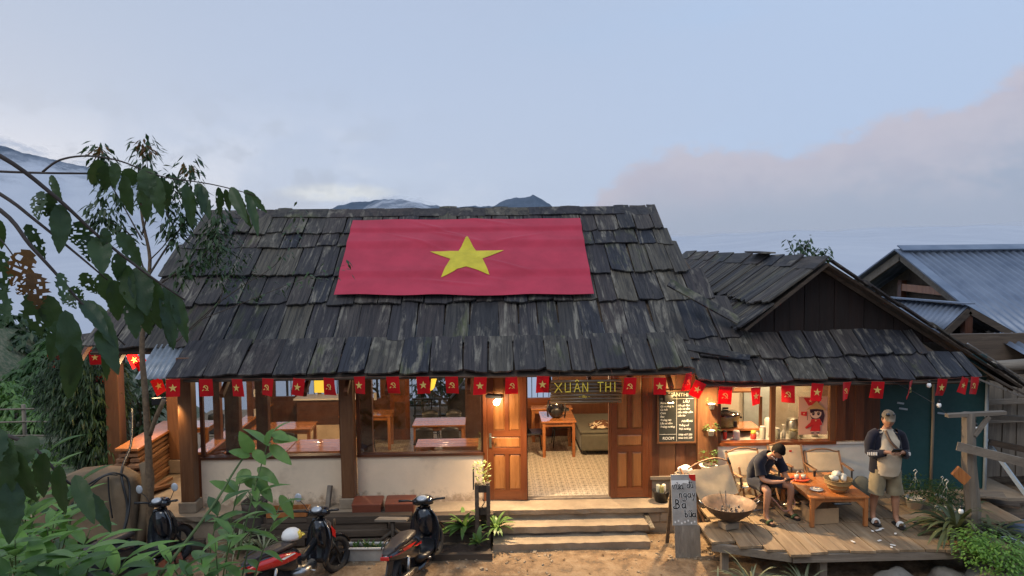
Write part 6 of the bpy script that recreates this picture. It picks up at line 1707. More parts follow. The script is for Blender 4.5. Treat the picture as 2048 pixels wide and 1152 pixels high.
pp([(-.112, .08), (-.104, .08), (-.092, -.08), (-.100, -.08)], ph_, 'flag_stick', 4)
for x in (-.01, .085): pp([(x-.018, -.27), (x+.018, -.27), (x+.018, -.295), (x-.018, -.295)], pinkskin, 'leg', 4); pp(ell(x, -.30, .03, .012, 8), ph_, 'shoe', 5)
# pale stone mosaic etc left alone
# ================================================================ PEOPLE
def skin_mesh(name, verts, edges, mat, parent, root=0, sub=2, smooth_=True):
    """verts: (pos, rx, ry). Skin modifier baked to a mesh"""
    me = bpy.data.meshes.new(name); me.from_pydata([tuple(v[0]) for v in verts], edges, [])
    o = bpy.data.objects.new(name, me); COL.objects.link(o)
    md = o.modifiers.new('skin', 'SKIN'); md.use_smooth_shade = True; md.branch_smoothing = .6
    sk = me.skin_vertices[0].data
    for i, v in enumerate(verts): sk[i].radius = (v[1], v[2] if len(v) > 2 else v[1]); sk[i].use_root = (i == root)
    s2 = o.modifiers.new('sub', 'SUBSURF'); s2.levels = sub; s2.render_levels = sub
    me.materials.append(mat)
    dg = bpy.context.evaluated_depsgraph_get(); dg.update()
    nm = bpy.data.meshes.new_from_object(o.evaluated_get(dg)); bpy.data.objects.remove(o)
    nm.polygons.foreach_set('use_smooth', [True]*len(nm.polygons))
    r = bpy.data.objects.new(name, nm); COL.objects.link(r); r.parent = parent; return r
def head_into(g, c, yaw, pitch, s_=1.0, roll=0.0, jaw=1.0):
    """a head with brow, nose, lips, chin, ears appended to MB g. local: face towards -y"""
    mt = Matrix.Translation(c) @ Euler((pitch, roll, yaw), 'ZYX').to_matrix().to_4x4() @ Matrix.Scale(s_, 4)
    n, m = 28, 22; b = MB()
    def ga(x, y, z, cx, cz, w, h): return math.exp(-((x-cx)/w)**2-((z-cz)/h)**2) if y < 0 else 0
    for j in range(m+1):
        ph = PI*j/m
        for i in range(n):
            t = 2*PI*i/n
            x = math.sin(ph)*math.sin(t); y = -math.sin(ph)*math.cos(t); z = math.cos(ph)
            X_ = x*.076; Y_ = y*.092+.004; Z_ = z*.118
            if Z_ < -.01: k = 1-.42*((-.01-Z_)/.108)**1.6; X_ *= k*jaw if jaw > 1 else k; Y_ = Y_*(1-.12*((-.01-Z_)/.108)) - (.012*((-.01-Z_)/.108) if y < 0 else -.0)
            if y > 0 and Z_ < -.03: Y_ *= .82
            f = 0
            f -= .024*ga(X_, y, Z_, 0, -.022, .013, .020)+.010*ga(X_, y, Z_, 0, .005, .009, .03)
            f += .009*ga(X_, y, Z_, .030, .010, .016, .012)+.009*ga(X_, y, Z_, -.030, .010, .016, .012)
            f -= .006*ga(X_, y, Z_, .028, .034, .022, .008)+.006*ga(X_, y, Z_, -.028, .034, .022, .008)
            f -= .008*ga(X_, y, Z_, 0, -.056, .022, .009)
            f -= .007*ga(X_, y, Z_, 0, -.088, .022, .014)
            f -= .004*ga(X_, y, Z_, .038, -.02, .02, .02)+.004*ga(X_, y, Z_, -.038, -.02, .02, .02)
            b.v.append(Vector((X_, Y_+f, Z_)))
    for j in range(m):
        for i in range(n): b.f.append((j*n+i, (j+1)*n+i, (j+1)*n+(i+1) % n, j*n+(i+1) % n)); b.s.append(True)
    for s in (-1, 1): b.ball((s*.078, .012, -.005), (.010, .020, .032), 8, 6, (0, 0, s*.3))
    b.xf(mt); base = len(g.v); g.v += b.v; g.f += [tuple(base+k for k in f) for f in b.f]; g.s += b.s
    return mt
def face_bits(mt, parent, brow=True):
    eyem = MT['eyewhite']; 
    for s in (-1, 1):
        g = MB(); g.ball((s*.030, -.078, .010), (.009, .006, .0038), 10, 6); g.xf(mt); g.build('eye', MT['eyewhite'], parent)
        g = MB(); g.ball((s*.030, -.0855, .008), (.0055, .003, .0055), 8, 5); g.xf(mt); g.build('iris', MT['hair'], parent)
        g = MB(); g.tube([(s*.014, -.094, .030), (s*.030, -.094, .034), (s*.045, -.084, .028)], .0032, 5); g.xf(mt); g.build('eyebrow', MT['hair'], parent)
    g = MB(); g.tube([(-.022, -.084, -.057), (-.008, -.0925, -.0545), (0, -.0935, -.056), (.008, -.0925, -.0545), (.022, -.084, -.057)], .0036, 6); g.xf(mt); g.build('lips', MT['lips'], parent)
MT['eyewhite'] = plain('eye white', (.30, .24, .20), .3, .05, 5, bump=0); MT['lips'] = plain('lips', (.35, .12, .09), .5, .05, 5, bump=0)
def hand_into(verts, edges, wrist, d, up, side, s_=1.0, curl=.8):
    """palm + five finger chains attached to vertex index wrist. d: direction of the hand, up: back of the hand"""
    w = verts[wrist][0]; d = d.normalized(); up = (up-d*up.dot(d)).normalized(); r = d.cross(up)*side
    def A(p, rad, prev, r2=None): verts.append((p, rad, r2 or rad)); edges.append((prev, len(verts)-1)); return len(verts)-1
    pm_ = A(w+d*.045*s_, .028*s_, wrist, .016*s_)
    for k, off in enumerate((-.027, -.009, .009, .027)):
        L = (.072, .080, .075, .060)[k]*s_
        kn = A(w+d*.085*s_+r*off*s_, .0098*s_, pm_)
        p1 = w+d*.085*s_+r*off*s_+(d*math.cos(curl*.5)-up*math.sin(curl*.5))*L*.42; a = A(p1, .0088*s_, kn)
        p2 = p1+(d*math.cos(curl*1.5)-up*math.sin(curl*1.5))*L*.33; b = A(p2, .0078*s_, a)
        p3 = p2+(d*math.cos(curl*2.2)-up*math.sin(curl*2.2))*L*.27; A(p3, .0068*s_, b)
    t0 = A(w+d*.03*s_-r*.028*s_-up*.005, .012*s_, pm_)
    t1 = A(w+d*.06*s_-r*.045*s_-up*.018, .0098*s_, t0); A(w+d*.088*s_-r*.040*s_-up*.030, .0085*s_, t1)
def join_body(name, obj, g, parent, mat):
    """merge the head geometry of MB g into the skinned body"""
    me = obj.data; base = len(me.vertices); vs = [v.co.copy() for v in me.vertices]+g.v
    fs = [tuple(p.vertices) for p in me.polygons]+[tuple(base+k for k in f) for f in g.f]
    nm = bpy.data.meshes.new(name); nm.from_pydata([tuple(v) for v in vs], [], fs); nm.polygons.foreach_set('use_smooth', [True]*len(fs)); nm.materials.append(mat)
    obj.data = nm; obj.name = name; return obj
def hair_cap(mt, parent, low=-.02, th=.010, front=.045, name='hair', mat='hair', seed=1, vol=1.0):
    b = MB(); n, m = 26, 14
    for j in range(m+1):
        ph = PI*.62*j/m
        for i in range(n):
            t = 2*PI*i/n; x = math.sin(ph)*math.sin(t); y = -math.sin(ph)*math.cos(t); z = math.cos(ph)
            lim = front if y < -.35 else (low if y > 0 else low+(front-low)*max(0, -y/.35)*.9)
            Z_ = max(z*(.118+th*1.6*vol), lim)
            nn = MN.noise(Vector((x*9+seed, y*9, z*9)))*.006
            b.v.append(Vector((x*(.076+th+nn), y*(.092+th+nn)+.004, Z_+(nn if Z_ > lim else 0))))
    for j in range(m):
        for i in range(n): b.f.append((j*n+i, (j+1)*n+i, (j+1)*n+(i+1) % n, j*n+(i+1) % n)); b.s.append(True)
    b.xf(mt); return b.build(name, MT[mat], parent)

def etube(g, secs, n=18, wr=.012, seed=0):
    """cloth tube: secs = (centre, rx, rdepth); rings keep their side axis along x; small folds"""
    base = len(g.v); P_ = [Vector(q_[0]) for q_ in secs]; m = len(P_)
    for i, (c, rx, ry) in enumerate(secs):
        d = (P_[min(i+1, m-1)]-P_[max(i-1, 0)]).normalized(); X_ = Vector((1, 0, 0)); X_ = (X_-d*X_.dot(d)).normalized(); Y_ = d.cross(X_)
        for k in range(n):
            t = 2*PI*k/n; q_ = X_*(math.cos(t)*rx)+Y_*(math.sin(t)*ry); nn = MN.noise((P_[i]+q_)*9+Vector((seed, 0, 0)))*wr
            g.v.append(P_[i]+q_*(1+nn/max(rx, ry)))
    for i in range(m-1):
        for k in range(n): g.f.append((base+i*n+k, base+i*n+(k+1) % n, base+(i+1)*n+(k+1) % n, base+(i+1)*n+k)); g.s.append(True)
    return g
def dense(secs, k=3):
    out = []
    for i in range(len(secs)-1):
        a, b = secs[i], secs[i+1]
        for j in range(k):
            t = j/k; out.append((Vector(a[0]).lerp(Vector(b[0]), t), a[1]*(1-t)+b[1]*t, a[2]*(1-t)+b[2]*t))
    out.append((Vector(secs[-1][0]), secs[-1][1], secs[-1][2])); return out
def shell(g, secs, a0, a1, n=16, t=.012, seed=0):
    """open garment: part rings from angle a0 to a1 (degrees, 0 = +x, -90 = front)"""
    base = len(g.v); m = len(secs)
    for lay in (1, 0):
        for i, (c, rx, ry) in enumerate(secs):
            for k in range(n+1):
                q_ = R(a0+(a1-a0)*k/n); nn = MN.noise(Vector((k*.5+seed, i*.7, 0)))*.012
                g.v.append(Vector(c)+Vector((math.cos(q_)*(rx+nn-t*(1-lay)), math.sin(q_)*(ry+nn-t*(1-lay)), 0)))
    w = n+1; T = w*m
    for i in range(m-1):
        for k in range(n):
            a = base+i*w+k; g.f.append((a, a+1, a+w+1, a+w)); g.s.append(True); g.f.append((T+a, T+a+w, T+a+w+1, T+a+1)); g.s.append(True)
        for k in (0, n): a = base+i*w+k; g.f.append((a, a+w, T+a+w, T+a)); g.s.append(False)
    return g
# ---------- seated man in dark clothes, bent over his phone
def seated():
    T = thing('person', 'seated man in navy t-shirt and dark shorts bent over a phone on a camp chair', 'person', (4.28, 11.42, .004), .42)
    v = []; e = []
    def A(p, r, prev=None, r2=None):
        v.append((Vector(p), r, r2 or r)); 
        if prev is not None: e.append((prev, len(v)-1))
        return len(v)-1
    pel = A((0, .16, .50), .135, None, .12)
    sp1 = A((0, .14, .64), .135, pel, .115); sp2 = A((0, .04, .80), .15, sp1, .115); chest = A((0, -.05, .915), .15, sp2, .11)
    nk = A((0, -.135, .985), .055, chest); nk2 = A((0, -.20, 1.03), .050, nk)
    for s in (-1, 1):
        hip = A((s*.10, .10, .47), .095, pel); kn = A((s*.24, -.31, .505), .066, A((s*.18, -.10, .50), .080, hip))
        cf = A((s*.245, -.30, .34), .056, kn); an = A((s*.245, -.27, .095), .036, cf)
        hl = A((s*.245, -.25, .05), .036, an); ft = A((s*.255, -.37, .035), .034, an, .022); A((s*.265, -.45, .028), .030, ft, .016)
        sh = A((s*.165, -.055, .90), .066, chest); el_ = A((s*.235, -.20, .635), .044, A((s*.225, -.12, .775), .052, sh))
        fa = A((s*.17, -.32, .63), .038, el_); wr = A((s*.085, -.43, .655), .026, fa, .022)
        hand_into(v, e, wr, Vector((-s*.75, -.35, .30)), Vector((0, -.6, .6)), s, .95, .9)
    body = skin_mesh('body', v, e, MT['skin'], T, pel)
    g = MB(); mt = head_into(g, Vector((0, -.275, 1.08)), 0, R(48), 1.0)
    join_body('body', body, g, T, MT['skin']); face_bits(mt, T)
    hair_cap(mt, T, -.045, .013, .058, vol=1.5)
    # shirt, sleeves, shorts
    g = MB(); etube(g, dense([((0, .185, .50), .17, .145), ((0, .165, .62), .185, .15), ((0, .09, .76), .20, .145), ((0, .0, .88), .205, .125), ((0, -.07, .955), .165, .10), ((0, -.115, .985), .075, .07)]), wr=.02)
    for s in (-1, 1): etube(g, dense([((s*.12, -.05, .92), .09, .09), ((s*.20, -.085, .86), .085, .085), ((s*.225, -.125, .77), .077, .08), ((s*.236, -.165, .69), .074, .078)]), wr=.015, seed=s*3+5)
    g.build('t_shirt', MT['navy'], T)
    g = MB(); etube(g, dense([((0, .20, .45), .15, .10), ((0, .17, .50), .18, .15), ((0, .155, .58), .17, .14)]), wr=.01)
    for s in (-1, 1): etube(g, dense([((s*.09, .17, .49), .10, .10), ((s*.125, .05, .50), .108, .10), ((s*.17, -.10, .51), .10, .095), ((s*.21, -.225, .515), .096, .092)]), wr=.02, seed=s*3+9)
    g.build('shorts', MT['navy2'], T)
    # collar edge and white cord
    g = MB(); g.tube(smooth([(-.06, -.20, .99), (-.03, -.24, .95), (.0, -.245, .93), (.05, -.20, .98)], 4), .005, 5); g.build('collar_trim', MT['whitepaint'], T)
    # sandals
    for s in (-1, 1):
        g = MB(); g.prism([(-.045, .05), (-.05, -.10), (-.045, -.21), (0, -.235), (.045, -.21), (.05, -.10), (.04, .05), (0, .065)], (s*.255, -.25, .010), (1, 0, 0), (0, 1, 0), .018); sd_ = g.build('sandal', MT['black'], T)
        g = MB(); g.tube(smooth([(s*.255-.05, -.37, .015), (s*.255-.035, -.38, .055), (s*.255, -.385, .068), (s*.255+.035, -.38, .055), (s*.255+.05, -.37, .015)], 4), .016, 6); g.v = [Vector((q.x, (q.y+.38)*1.6-.38, q.z)) for q in g.v]; g.build('strap', MT['greenpaint'], sd_)
    return T
seated()
t = thing('phone', 'dark phone in the hands of the seated man', 'phone', (4.28, 11.42, .004), .42)
g = MB(); g.box((0, -.51, .70), (.14, .012, .072), (R(50), 0, 0)); g.build('case', MT['black'], t, bevel=.003)
g = MB(); g.box((0, -.504, .708), (.12, .002, .058), (R(50), 0, 0)); g.build('screen', MT['board'], t)

# ---------- standing man in cap, navy jacket, cream shirt and khaki shorts
def standing():
    T = thing('person', 'standing heavyset man in cap, navy jacket, cream shirt and khaki shorts using a phone', 'person', (5.96, 10.93, .004), -.08)
    v = []; e = []
    def A(p, r, prev=None, r2=None):
        v.append((Vector(p), r, r2 or r))
        if prev is not None: e.append((prev, len(v)-1))
        return len(v)-1
    pel = A((0, .0, .90), .155, None, .14)
    b1 = A((0, -.03, 1.04), .155, pel, .14); b2 = A((0, -.01, 1.20), .155, b1, .14); ch = A((0, .01, 1.36), .16, b2, .12); nk = A((0, .0, 1.485), .060, ch); A((0, -.015, 1.54), .058, nk)
    for s in (-1, 1):
        fx = s*.145; fy = -.05 if s > 0 else .08
        hp = A((s*.10, 0, .82), .105, pel); th = A((s*.12, fy*.3, .62), .092, hp); kn = A((s*.13, fy*.6, .46), .064, th); cf = A((s*.14, fy*.8+.015, .33), .062, kn); an = A((fx, fy+.02, .10), .038, cf)
        A((fx, fy+.05, .055), .038, an); ft = A((fx+s*.01, fy-.07, .042), .038, an, .024); A((fx+s*.02, fy-.15, .034), .034, ft, .018)
        sh = A((s*.175, .01, 1.37), .066, ch); ua = A((s*.235, .0, 1.24), .050, sh); el_ = A((s*.25, -.03, 1.11), .043, ua)
        fa = A((s*.20, -.18, 1.14), .040, el_); wr = A((s*.095, -.285, 1.19), .028, fa, .024)
        hand_into(v, e, wr, Vector((-s*.85, -.35, .12)), Vector((0, -.5, .7)), s, .95, .85)
    body = skin_mesh('body', v, e, MT['skin'], T, pel)
    g = MB(); mt = head_into(g, Vector((0, -.045, 1.62)), R(-6), R(8), 1.06, 0, 1.12)
    join_body('body', body, g, T, MT['skin']); face_bits(mt, T)
    hair_cap(mt, T, -.03, .006, .05, vol=.6)
    # cap
    b = MB(); n, m = 24, 8
    for j in range(m+1):
        ph = PI*.5*j/m
        for i in range(n):
            t = 2*PI*i/n; b.v.append(Vector((math.sin(ph)*math.sin(t)*.090, -math.sin(ph)*math.cos(t)*.106+.004, .045+math.cos(ph)*.095)))
    for j in range(m):
        for i in range(n): b.f.append((j*n+i, (j+1)*n+i, (j+1)*n+(i+1) % n, j*n+(i+1) % n)); b.s.append(True)
    b.xf(mt); cap = b.build('cap', MT['capcloth'], T)
    b = MB(); vs = []
    for j in range(4):
        for i in range(13):
            a = (i/12-.5)*1.9; r_ = .100+j*.018
            vs.append(Vector((math.sin(a)*.090*(1-.06*j), -math.cos(a)*.104-j*.019*math.cos(a), .056-.010*j-.012*(abs(a)**2))))
    k = len(vs); vs += [q-Vector((0, 0, .006)) for q in vs]; fs = []
    for j in range(3):
        for i in range(12): a = j*13+i; fs += [(a, a+1, a+14, a+13), (k+a, k+a+13, k+a+14, k+a+1)]
    for i in range(12): fs.append((39+i, 40+i, k+40+i, k+39+i))
    b.add(vs, fs, True); b.xf(mt); b.build('visor', MT['capcloth'], cap)
    g = MB(); g.ball((-.042, -.088, .104), (.034, .018, .024), 10, 6); g.xf(mt); g.build('sunglasses_lens', MT['blackgloss'], cap)
    g = MB(); g.ball((.040, -.084, .108), (.022, .012, .013), 10, 6); g.xf(mt); g.build('sunglasses_lens', MT['blackgloss'], cap)
    # cream shirt with belly
    g = MB(); etube(g, dense([((0, -.02, .80), .188, .165), ((0, -.035, .92), .195, .175), ((0, -.045, 1.05), .195, .18), ((0, -.03, 1.18), .182, .158), ((0, .0, 1.33), .185, .135), ((0, .0, 1.42), .14, .10), ((0, .0, 1.475), .075, .07)]), 22, .018)
    g.build('shirt', MT['creamshirt'], T)
    # jacket hanging open, sleeves to the wrists
    g = MB(); sec = [((0, .02, .80), .235, .195), ((0, .015, .95), .228, .19), ((0, .01, 1.12), .222, .185), ((0, .01, 1.28), .215, .162), ((0, .01, 1.38), .19, .14), ((0, .01, 1.455), .105, .09)]
    shell(g, dense(sec, 2), -50, 232, 20)
    for s in (-1, 1): etube(g, dense([((s*.12, .01, 1.39), .085, .085), ((s*.20, .01, 1.355), .088, .088), ((s*.245, .0, 1.24), .078, .078), ((s*.262, -.03, 1.12), .070, .074), ((s*.235, -.11, 1.10), .064, .068), ((s*.185, -.19, 1.135), .056, .058), ((s*.13, -.25, 1.17), .046, .048)]), 14, .014, s*2+7)
    g.build('jacket', MT['navy'], T)
    for s in (-1, 1):
        for k in range(6):
            c_ = Vector((s*.308, -.085, 1.105)).lerp(Vector((s*.222, -.245, 1.15)), k/6); g = MB(); g.box(c_, (.024, .014, .044), (0, 0, -s*1.0)); g.build('sleeve_print', MT['whitepaint'], T)
    # strap across the chest
    g = MB(); g.tube(smooth([(-.06, -.10, 1.46), (-.03, -.19, 1.33), (.06, -.235, 1.22), (.16, -.22, 1.12)], 4), .022, 6); g.build('bag_strap', MT['strapbrown'], T)
    # shorts
    g = MB(); etube(g, dense([((0, .0, .95), .175, .155), ((0, .0, .86), .192, .168), ((0, .0, .76), .19, .165), ((0, 0, .72), .12, .12)]), 20, .012)
    for s in (-1, 1): etube(g, dense([((s*.10, 0, .86), .11, .15), ((s*.112, 0, .72), .118, .135), ((s*.128, 0, .58), .115, .122), ((s*.138, 0, .47), .118, .120)]), 16, .022, s*4+8)
    g.build('shorts', MT['khaki'], T)
    for s in (-1, 1):
        fy = -.05 if s > 0 else .08; fx = s*.155
        g = MB(); g.prism([(-.048, .10), (-.052, -.05), (-.048, -.19), (0, -.215), (.048, -.19), (.052, -.05), (.045, .10), (0, .115)], (fx, fy-.03, .012), (1, 0, 0), (0, 1, 0), .022); sd_ = g.build('sandal', MT['black'], T)
        for dy in (0, -.035):
            g = MB(); g.tube(smooth([(fx-.052, fy-.11+dy, .02), (fx-.036, fy-.11+dy, .068), (fx, fy-.11+dy, .083), (fx+.036, fy-.11+dy, .068), (fx+.052, fy-.11+dy, .02)], 4), .013, 6); g.build('strap', MT['whitepaint'], sd_)
    return T
MT['capcloth'] = cloth('faded cap cloth', (.15, .12, .085), 0, .85, .3, 12)
MT['creamshirt'] = cloth('cream shirt', (.52, .43, .31), 0, .85, .08, 5)
MT['strapbrown'] = plain('brown strap', (.10, .055, .03), .6, .2, 6)
standing()
t = thing('phone', 'black phone held by the standing man', 'phone', (5.96, 10.93, .004), -.08)
g = MB(); g.box((-.01, -.365, 1.235), (.15, .012, .075), (R(40), 0, .15)); g.build('case', MT['black'], t, bevel=.003)
g = MB(); g.box((-.01, -.358, 1.243), (.13, .002, .06), (R(40), 0, .15)); g.build('screen', MT['board'], t)
# ================================================================ SCOOTERS
def loft(g, secs, n=14, p=2.6, axis='x'):
    """closed body lofted through superellipse sections (x, cy, cz, ry, rz)"""
    base = len(g.v)
    for (x, cy, cz, ry, rz_) in secs:
        for k in range(n):
            t = 2*PI*k/n; c, s = math.cos(t), math.sin(t)
            yy = math.copysign(abs(c)**(2/p), c)*ry; zz = math.copysign(abs(s)**(2/p), s)*rz_
            g.v.append(Vector((x, cy+yy, cz+zz)) if axis == 'x' else Vector((cy+zz, x, cz+yy)) if axis == 'y' else Vector((cy+zz, cz+yy, x)))
    for i in range(len(secs)-1):
        for k in range(n): g.f.append((base+i*n+k, base+(i+1)*n+k, base+(i+1)*n+(k+1) % n, base+i*n+(k+1) % n)); g.s.append(True)
    g.f.append(tuple(base+k for k in range(n))); g.s.append(True)
    m = base+(len(secs)-1)*n; g.f.append(tuple(m+k for k in reversed(range(n)))); g.s.append(True)
    return g
def wheel(t, x, z, r=.28, w=.05):
    g = MB(); prof = []
    ring = 28; tn = 10
    b = len(g.v)
    for i in range(ring):
        a = 2*PI*i/ring
        for k in range(tn):
            q = 2*PI*k/tn; rr = r-w+math.cos(q)*w; g.v.append(Vector((x+math.cos(a)*rr, math.sin(q)*w*.95, z+math.sin(a)*rr)))
    for i in range(ring):
        for k in range(tn): g.f.append((b+i*tn+k, b+((i+1) % ring)*tn+k, b+((i+1) % ring)*tn+(k+1) % tn, b+i*tn+(k+1) % tn)); g.s.append(True)
    wh = g.build('wheel', MT['tyre'], t)
    g = MB()
    g.tube([(x, -.045, z), (x, .045, z)], .04, 12)
    for i in range(5):
        a = 2*PI*i/5; g.bar((x+.03*math.cos(a), 0, z+.03*math.sin(a)), (x+(r-.085)*math.cos(a), 0, z+(r-.085)*math.sin(a)), .025, .03, up=(0, 1, 0))
    g.tube([(x+math.cos(a)*(r-.09), 0, z+math.sin(a)*(r-.09)) for a in [2*PI*i/24 for i in range(25)]], .018, 6, False)
    g.build('rim', MT['darkmetal'], wh); return wh
def scooter(label, x, y, rz, z, body='blackgloss', accent='redpaint', mirrors=(1, -1), plate=None, seatmat='seatblack', lean=6, steer=12, under=False, name='motor_scooter'):
    t = thing(name, label, 'motor scooter', (x, y, z), 0, 'motor scooters parked in the yard')
    t.rotation_euler = (R(-lean), 0, rz)
    wheel(t, -.60, .28); wheel(t, .68, .28)
    # rear body
    g = MB(); loft(g, [(-.98, 0, .70, .03, .03), (-.90, 0, .69, .08, .06), (-.70, 0, .66, .135, .11), (-.45, 0, .60, .155, .14), (-.22, 0, .54, .145, .18), (-.08, 0, .48, .11, .16)]); g.build('rear_body', MT[body], t)
    g = MB(); loft(g, [(-.96, 0, .735, .045, .02), (-.80, 0, .755, .105, .035), (-.50, 0, .755, .135, .045), (-.25, 0, .745, .12, .05), (-.10, 0, .72, .07, .035)]); g.build('seat', MT[seatmat], t)
    # accent wings on both flanks
    for s in (-1, 1):
        g = MB(); g.add([(-.95, s*.06, .715), (-.60, s*.148, .715), (-.30, s*.158, .665), (-.52, s*.166, .665), (-.80, s*.130, .690), (-.95, s*.062, .70)], [(0, 1, 2, 3, 4, 5)]); g.v += [q+Vector((0, -s*.01, 0)) for q in g.v[:6]]; g.build('side_stripe', MT[accent], t)
        g = MB(); g.add([(-.42, s*.165, .64), (-.12, s*.145, .60), (-.10, s*.14, .565), (-.30, s*.165, .60)], [(0, 1, 2, 3)]); g.build('side_stripe', MT[accent], t)
        g = MB(); g.tube([(-.85, s*.10, .78), (-.70, s*.13, .80), (-.55, s*.13, .79)], .012, 6); g.build('grab_rail', MT['darkmetal'], t)
    g = MB(); g.box((-.985, 0, .70), (.03, .12, .05)); g.build('tail_light', MT[accent], t, bevel=.008)
    # rear mudguard with plate
    g = MB(); g.bar((-.82, 0, .62), (-1.0, 0, .36), .16, .02, up=(1, 0, .5)); g.build('rear_mudguard', MT['black'], t)
    g = MB(); g.box((-.995, 0, .42), (.008, .19, .14), (0, R(-28), 0)); pl_ = g.build('number_plate', MT['whitepaint'], t, bevel=.003)
    if plate:
        for k, s_ in enumerate(plate):
            o = text(s_, 'plate_text', MT['blackpaint'], pl_, (-1.002+.008*k, 0, .445-.055*k), (PI/2+R(0), 0, -PI/2), .062, 'CENTER', .001)
            o.rotation_euler = (R(62), 0, -PI/2)
    # engine, swing arm, exhaust
    g = MB(); loft(g, [(-.72, .10, .30, .03, .05), (-.50, .10, .33, .05, .08), (-.25, .08, .32, .06, .10), (-.10, .04, .30, .08, .08)]); g.build('engine', MT['darkmetal'], t)
    g = MB(); loft(g, [(-.95, -.13, .34, .045, .045), (-.80, -.13, .34, .055, .055), (-.45, -.13, .31, .05, .05), (-.25, -.10, .26, .02, .02)]); ex = g.build('exhaust', MT['black'], t)
    g = MB(); g.box((-.68, -.185, .35), (.26, .01, .05)); g.build('heat_shield', MT['steel'], ex, bevel=.004)
    g = MB(); g.tube([(-.60, -.11, .28), (-.55, -.13, .55)], .025, 8); g.build('shock', MT['steel'], t)
    # floor and leg shield
    if not under:
        g = MB(); loft(g, [(-.14, 0, .34, .14, .07), (.05, 0, .31, .155, .045), (.25, 0, .31, .155, .05), (.36, 0, .36, .15, .08)]); g.build('floorboard', MT['black'], t)
        g = MB(); loft(g, [(-.2, 0, .20, .10, .04), (.1, 0, .19, .13, .05), (.42, 0, .24, .12, .06)]); g.build('belly_panel', MT[body], t)
    else:
        g = MB(); loft(g, [(-.14, 0, .52, .05, .05), (.05, 0, .46, .045, .05), (.30, 0, .60, .05, .06)]); g.build('frame_tunnel', MT['black'], t)
        g = MB(); loft(g, [(-.2, 0, .30, .09, .07), (.0, 0, .27, .12, .09), (.22, 0, .30, .08, .08)]); g.build('crankcase', MT['steel'], t)
    g = MB()
    ns, nw = 9, 8; vs = []
    for j in range(ns+1):
        f = j/ns; zc = .26+f*.64; xc = .34+.13*f+.03*math.sin(f*3)
        wd = .17+.07*math.sin(PI*min(1, f*1.1))*.9-(.07*max(0, f-.8)*5)
        for i in range(nw+1):
            a = (i/nw-.5)*2; vs.append(Vector((xc-.10*a*a+.02, a*wd, zc)))
    m = len(vs); vs += [q+Vector((.035, 0, 0)) for q in vs]; fs = []
    for j in range(ns):
        for i in range(nw):
            a = j*(nw+1)+i; fs += [(a, a+1, a+nw+2, a+nw+1), (m+a, m+a+nw+1, m+a+nw+2, m+a+1)]
        a = j*(nw+1); fs.append((a, a+nw+1, m+a+nw+1, m+a)); a += nw; fs.append((a, m+a, m+a+nw+1, a+nw+1))
    for i in range(nw): fs.append((i, m+i, m+i+1, i+1)); a = ns*(nw+1)+i; fs.append((a, a+1, m+a+1, m+a))
    g.add(vs, fs, True); g.build('leg_shield', MT[body], t)
    g = MB(); loft(g, [(.36, 0, .70, .10, .17), (.44, 0, .66, .14, .25), (.56, 0, .60, .12, .24), (.66, 0, .56, .05, .14)]); g.build('front_fairing', MT[body], t)
    for s in (-1, 1): g = MB(); g.add([(.50, s*.142, .78), (.62, s*.10, .66), (.60, s*.11, .56), (.52, s*.135, .62)], [(0, 1, 2, 3)]); g.build('fairing_stripe', MT[accent], t)
    # fork, front mudguard
    g = MB()
    for s in (-1, 1): g.tube([(.50, s*.075, .62), (.68, s*.075, .28)], .02, 8)
    g.build('fork', MT['darkmetal'], t)['kind'] = 'thing'
    g = MB(); vs = []; n_ = 9
    for i in range(n_+1):
        a = R(15+125*i/n_)
        for y_ in (-.07, -.04, 0, .04, .07): vs.append(Vector((.68+math.cos(a)*(.315-abs(y_)*.4), y_, .28+math.sin(a)*(.315-abs(y_)*.4))))
    g.add(vs, [(i*5+k, (i+1)*5+k, (i+1)*5+k+1, i*5+k+1) for i in range(n_) for k in range(4)], True); g.build('front_mudguard', MT[body], t)
    # handlebar assembly, turned by steer
    pv = Vector((.44, 0, .95)); sm_ = Matrix.Translation(pv) @ Matrix.Rotation(R(steer), 4, 'Z') @ Matrix.Translation(-pv)
    g = MB(); loft(g, [(-.15, .42, .985, .04, .055), (-.10, .44, .99, .06, .10), (0, .45, .995, .07, .125), (.10, .44, .99, .06, .10), (.15, .42, .985, .04, .055)], axis='y'); g.xf(sm_); hb_ = g.build('handlebar_cowl', MT[body], t)
    g = MB(); g.ball((.37, 0, 1.03), (.075, .105, .04), 16, 8, (0, R(-35), 0)); g.xf(sm_); g.build('instrument_bezel', MT['black'], hb_)
    g = MB(); g.ball((.355, 0, 1.052), (.055, .082, .018), 14, 6, (0, R(-35), 0)); g.xf(sm_); g.build('instrument_glass', MT['dialglass'], hb_)
    g = MB(); g.ball((.55, 0, .97), (.05, .09, .065), 12, 8); g.xf(sm_); g.build('headlight', MT['dialglass'], hb_)
    for s in (-1, 1):
        g = MB(); g.tube([(.42, s*.12, .99), (.38, s*.22, 1.02), (.33, s*.35, 1.04)], [.014, .016, .019], 8); g.xf(sm_); g.build('grip', MT['black'], hb_)
        g = MB(); g.tube([(.42, s*.16, 1.0), (.43, s*.26, 1.0), (.39, s*.34, 1.015)], .006, 5); g.xf(sm_); g.build('brake_lever', MT['steel'], hb_)
    for s in mirrors:
        g = MB(); g.tube(smooth([(.42, s*.17, 1.02), (.43, s*.22, 1.10), (.40, s*.27, 1.17)], 3), .006, 5); g.xf(sm_); mr = g.build('mirror_stem', MT['darkmetal'], hb_)
        g = MB(); g.ball((.40, s*.29, 1.22), (.016, .055, .065), 14, 8); g.xf(sm_); g.build('mirror', MT['dialglass'], hb_)
    g = MB(); g.tube([(-.28, .12, .26), (-.32, .20, .02)], .01, 6); g.build('kickstand', MT['steel'], t)
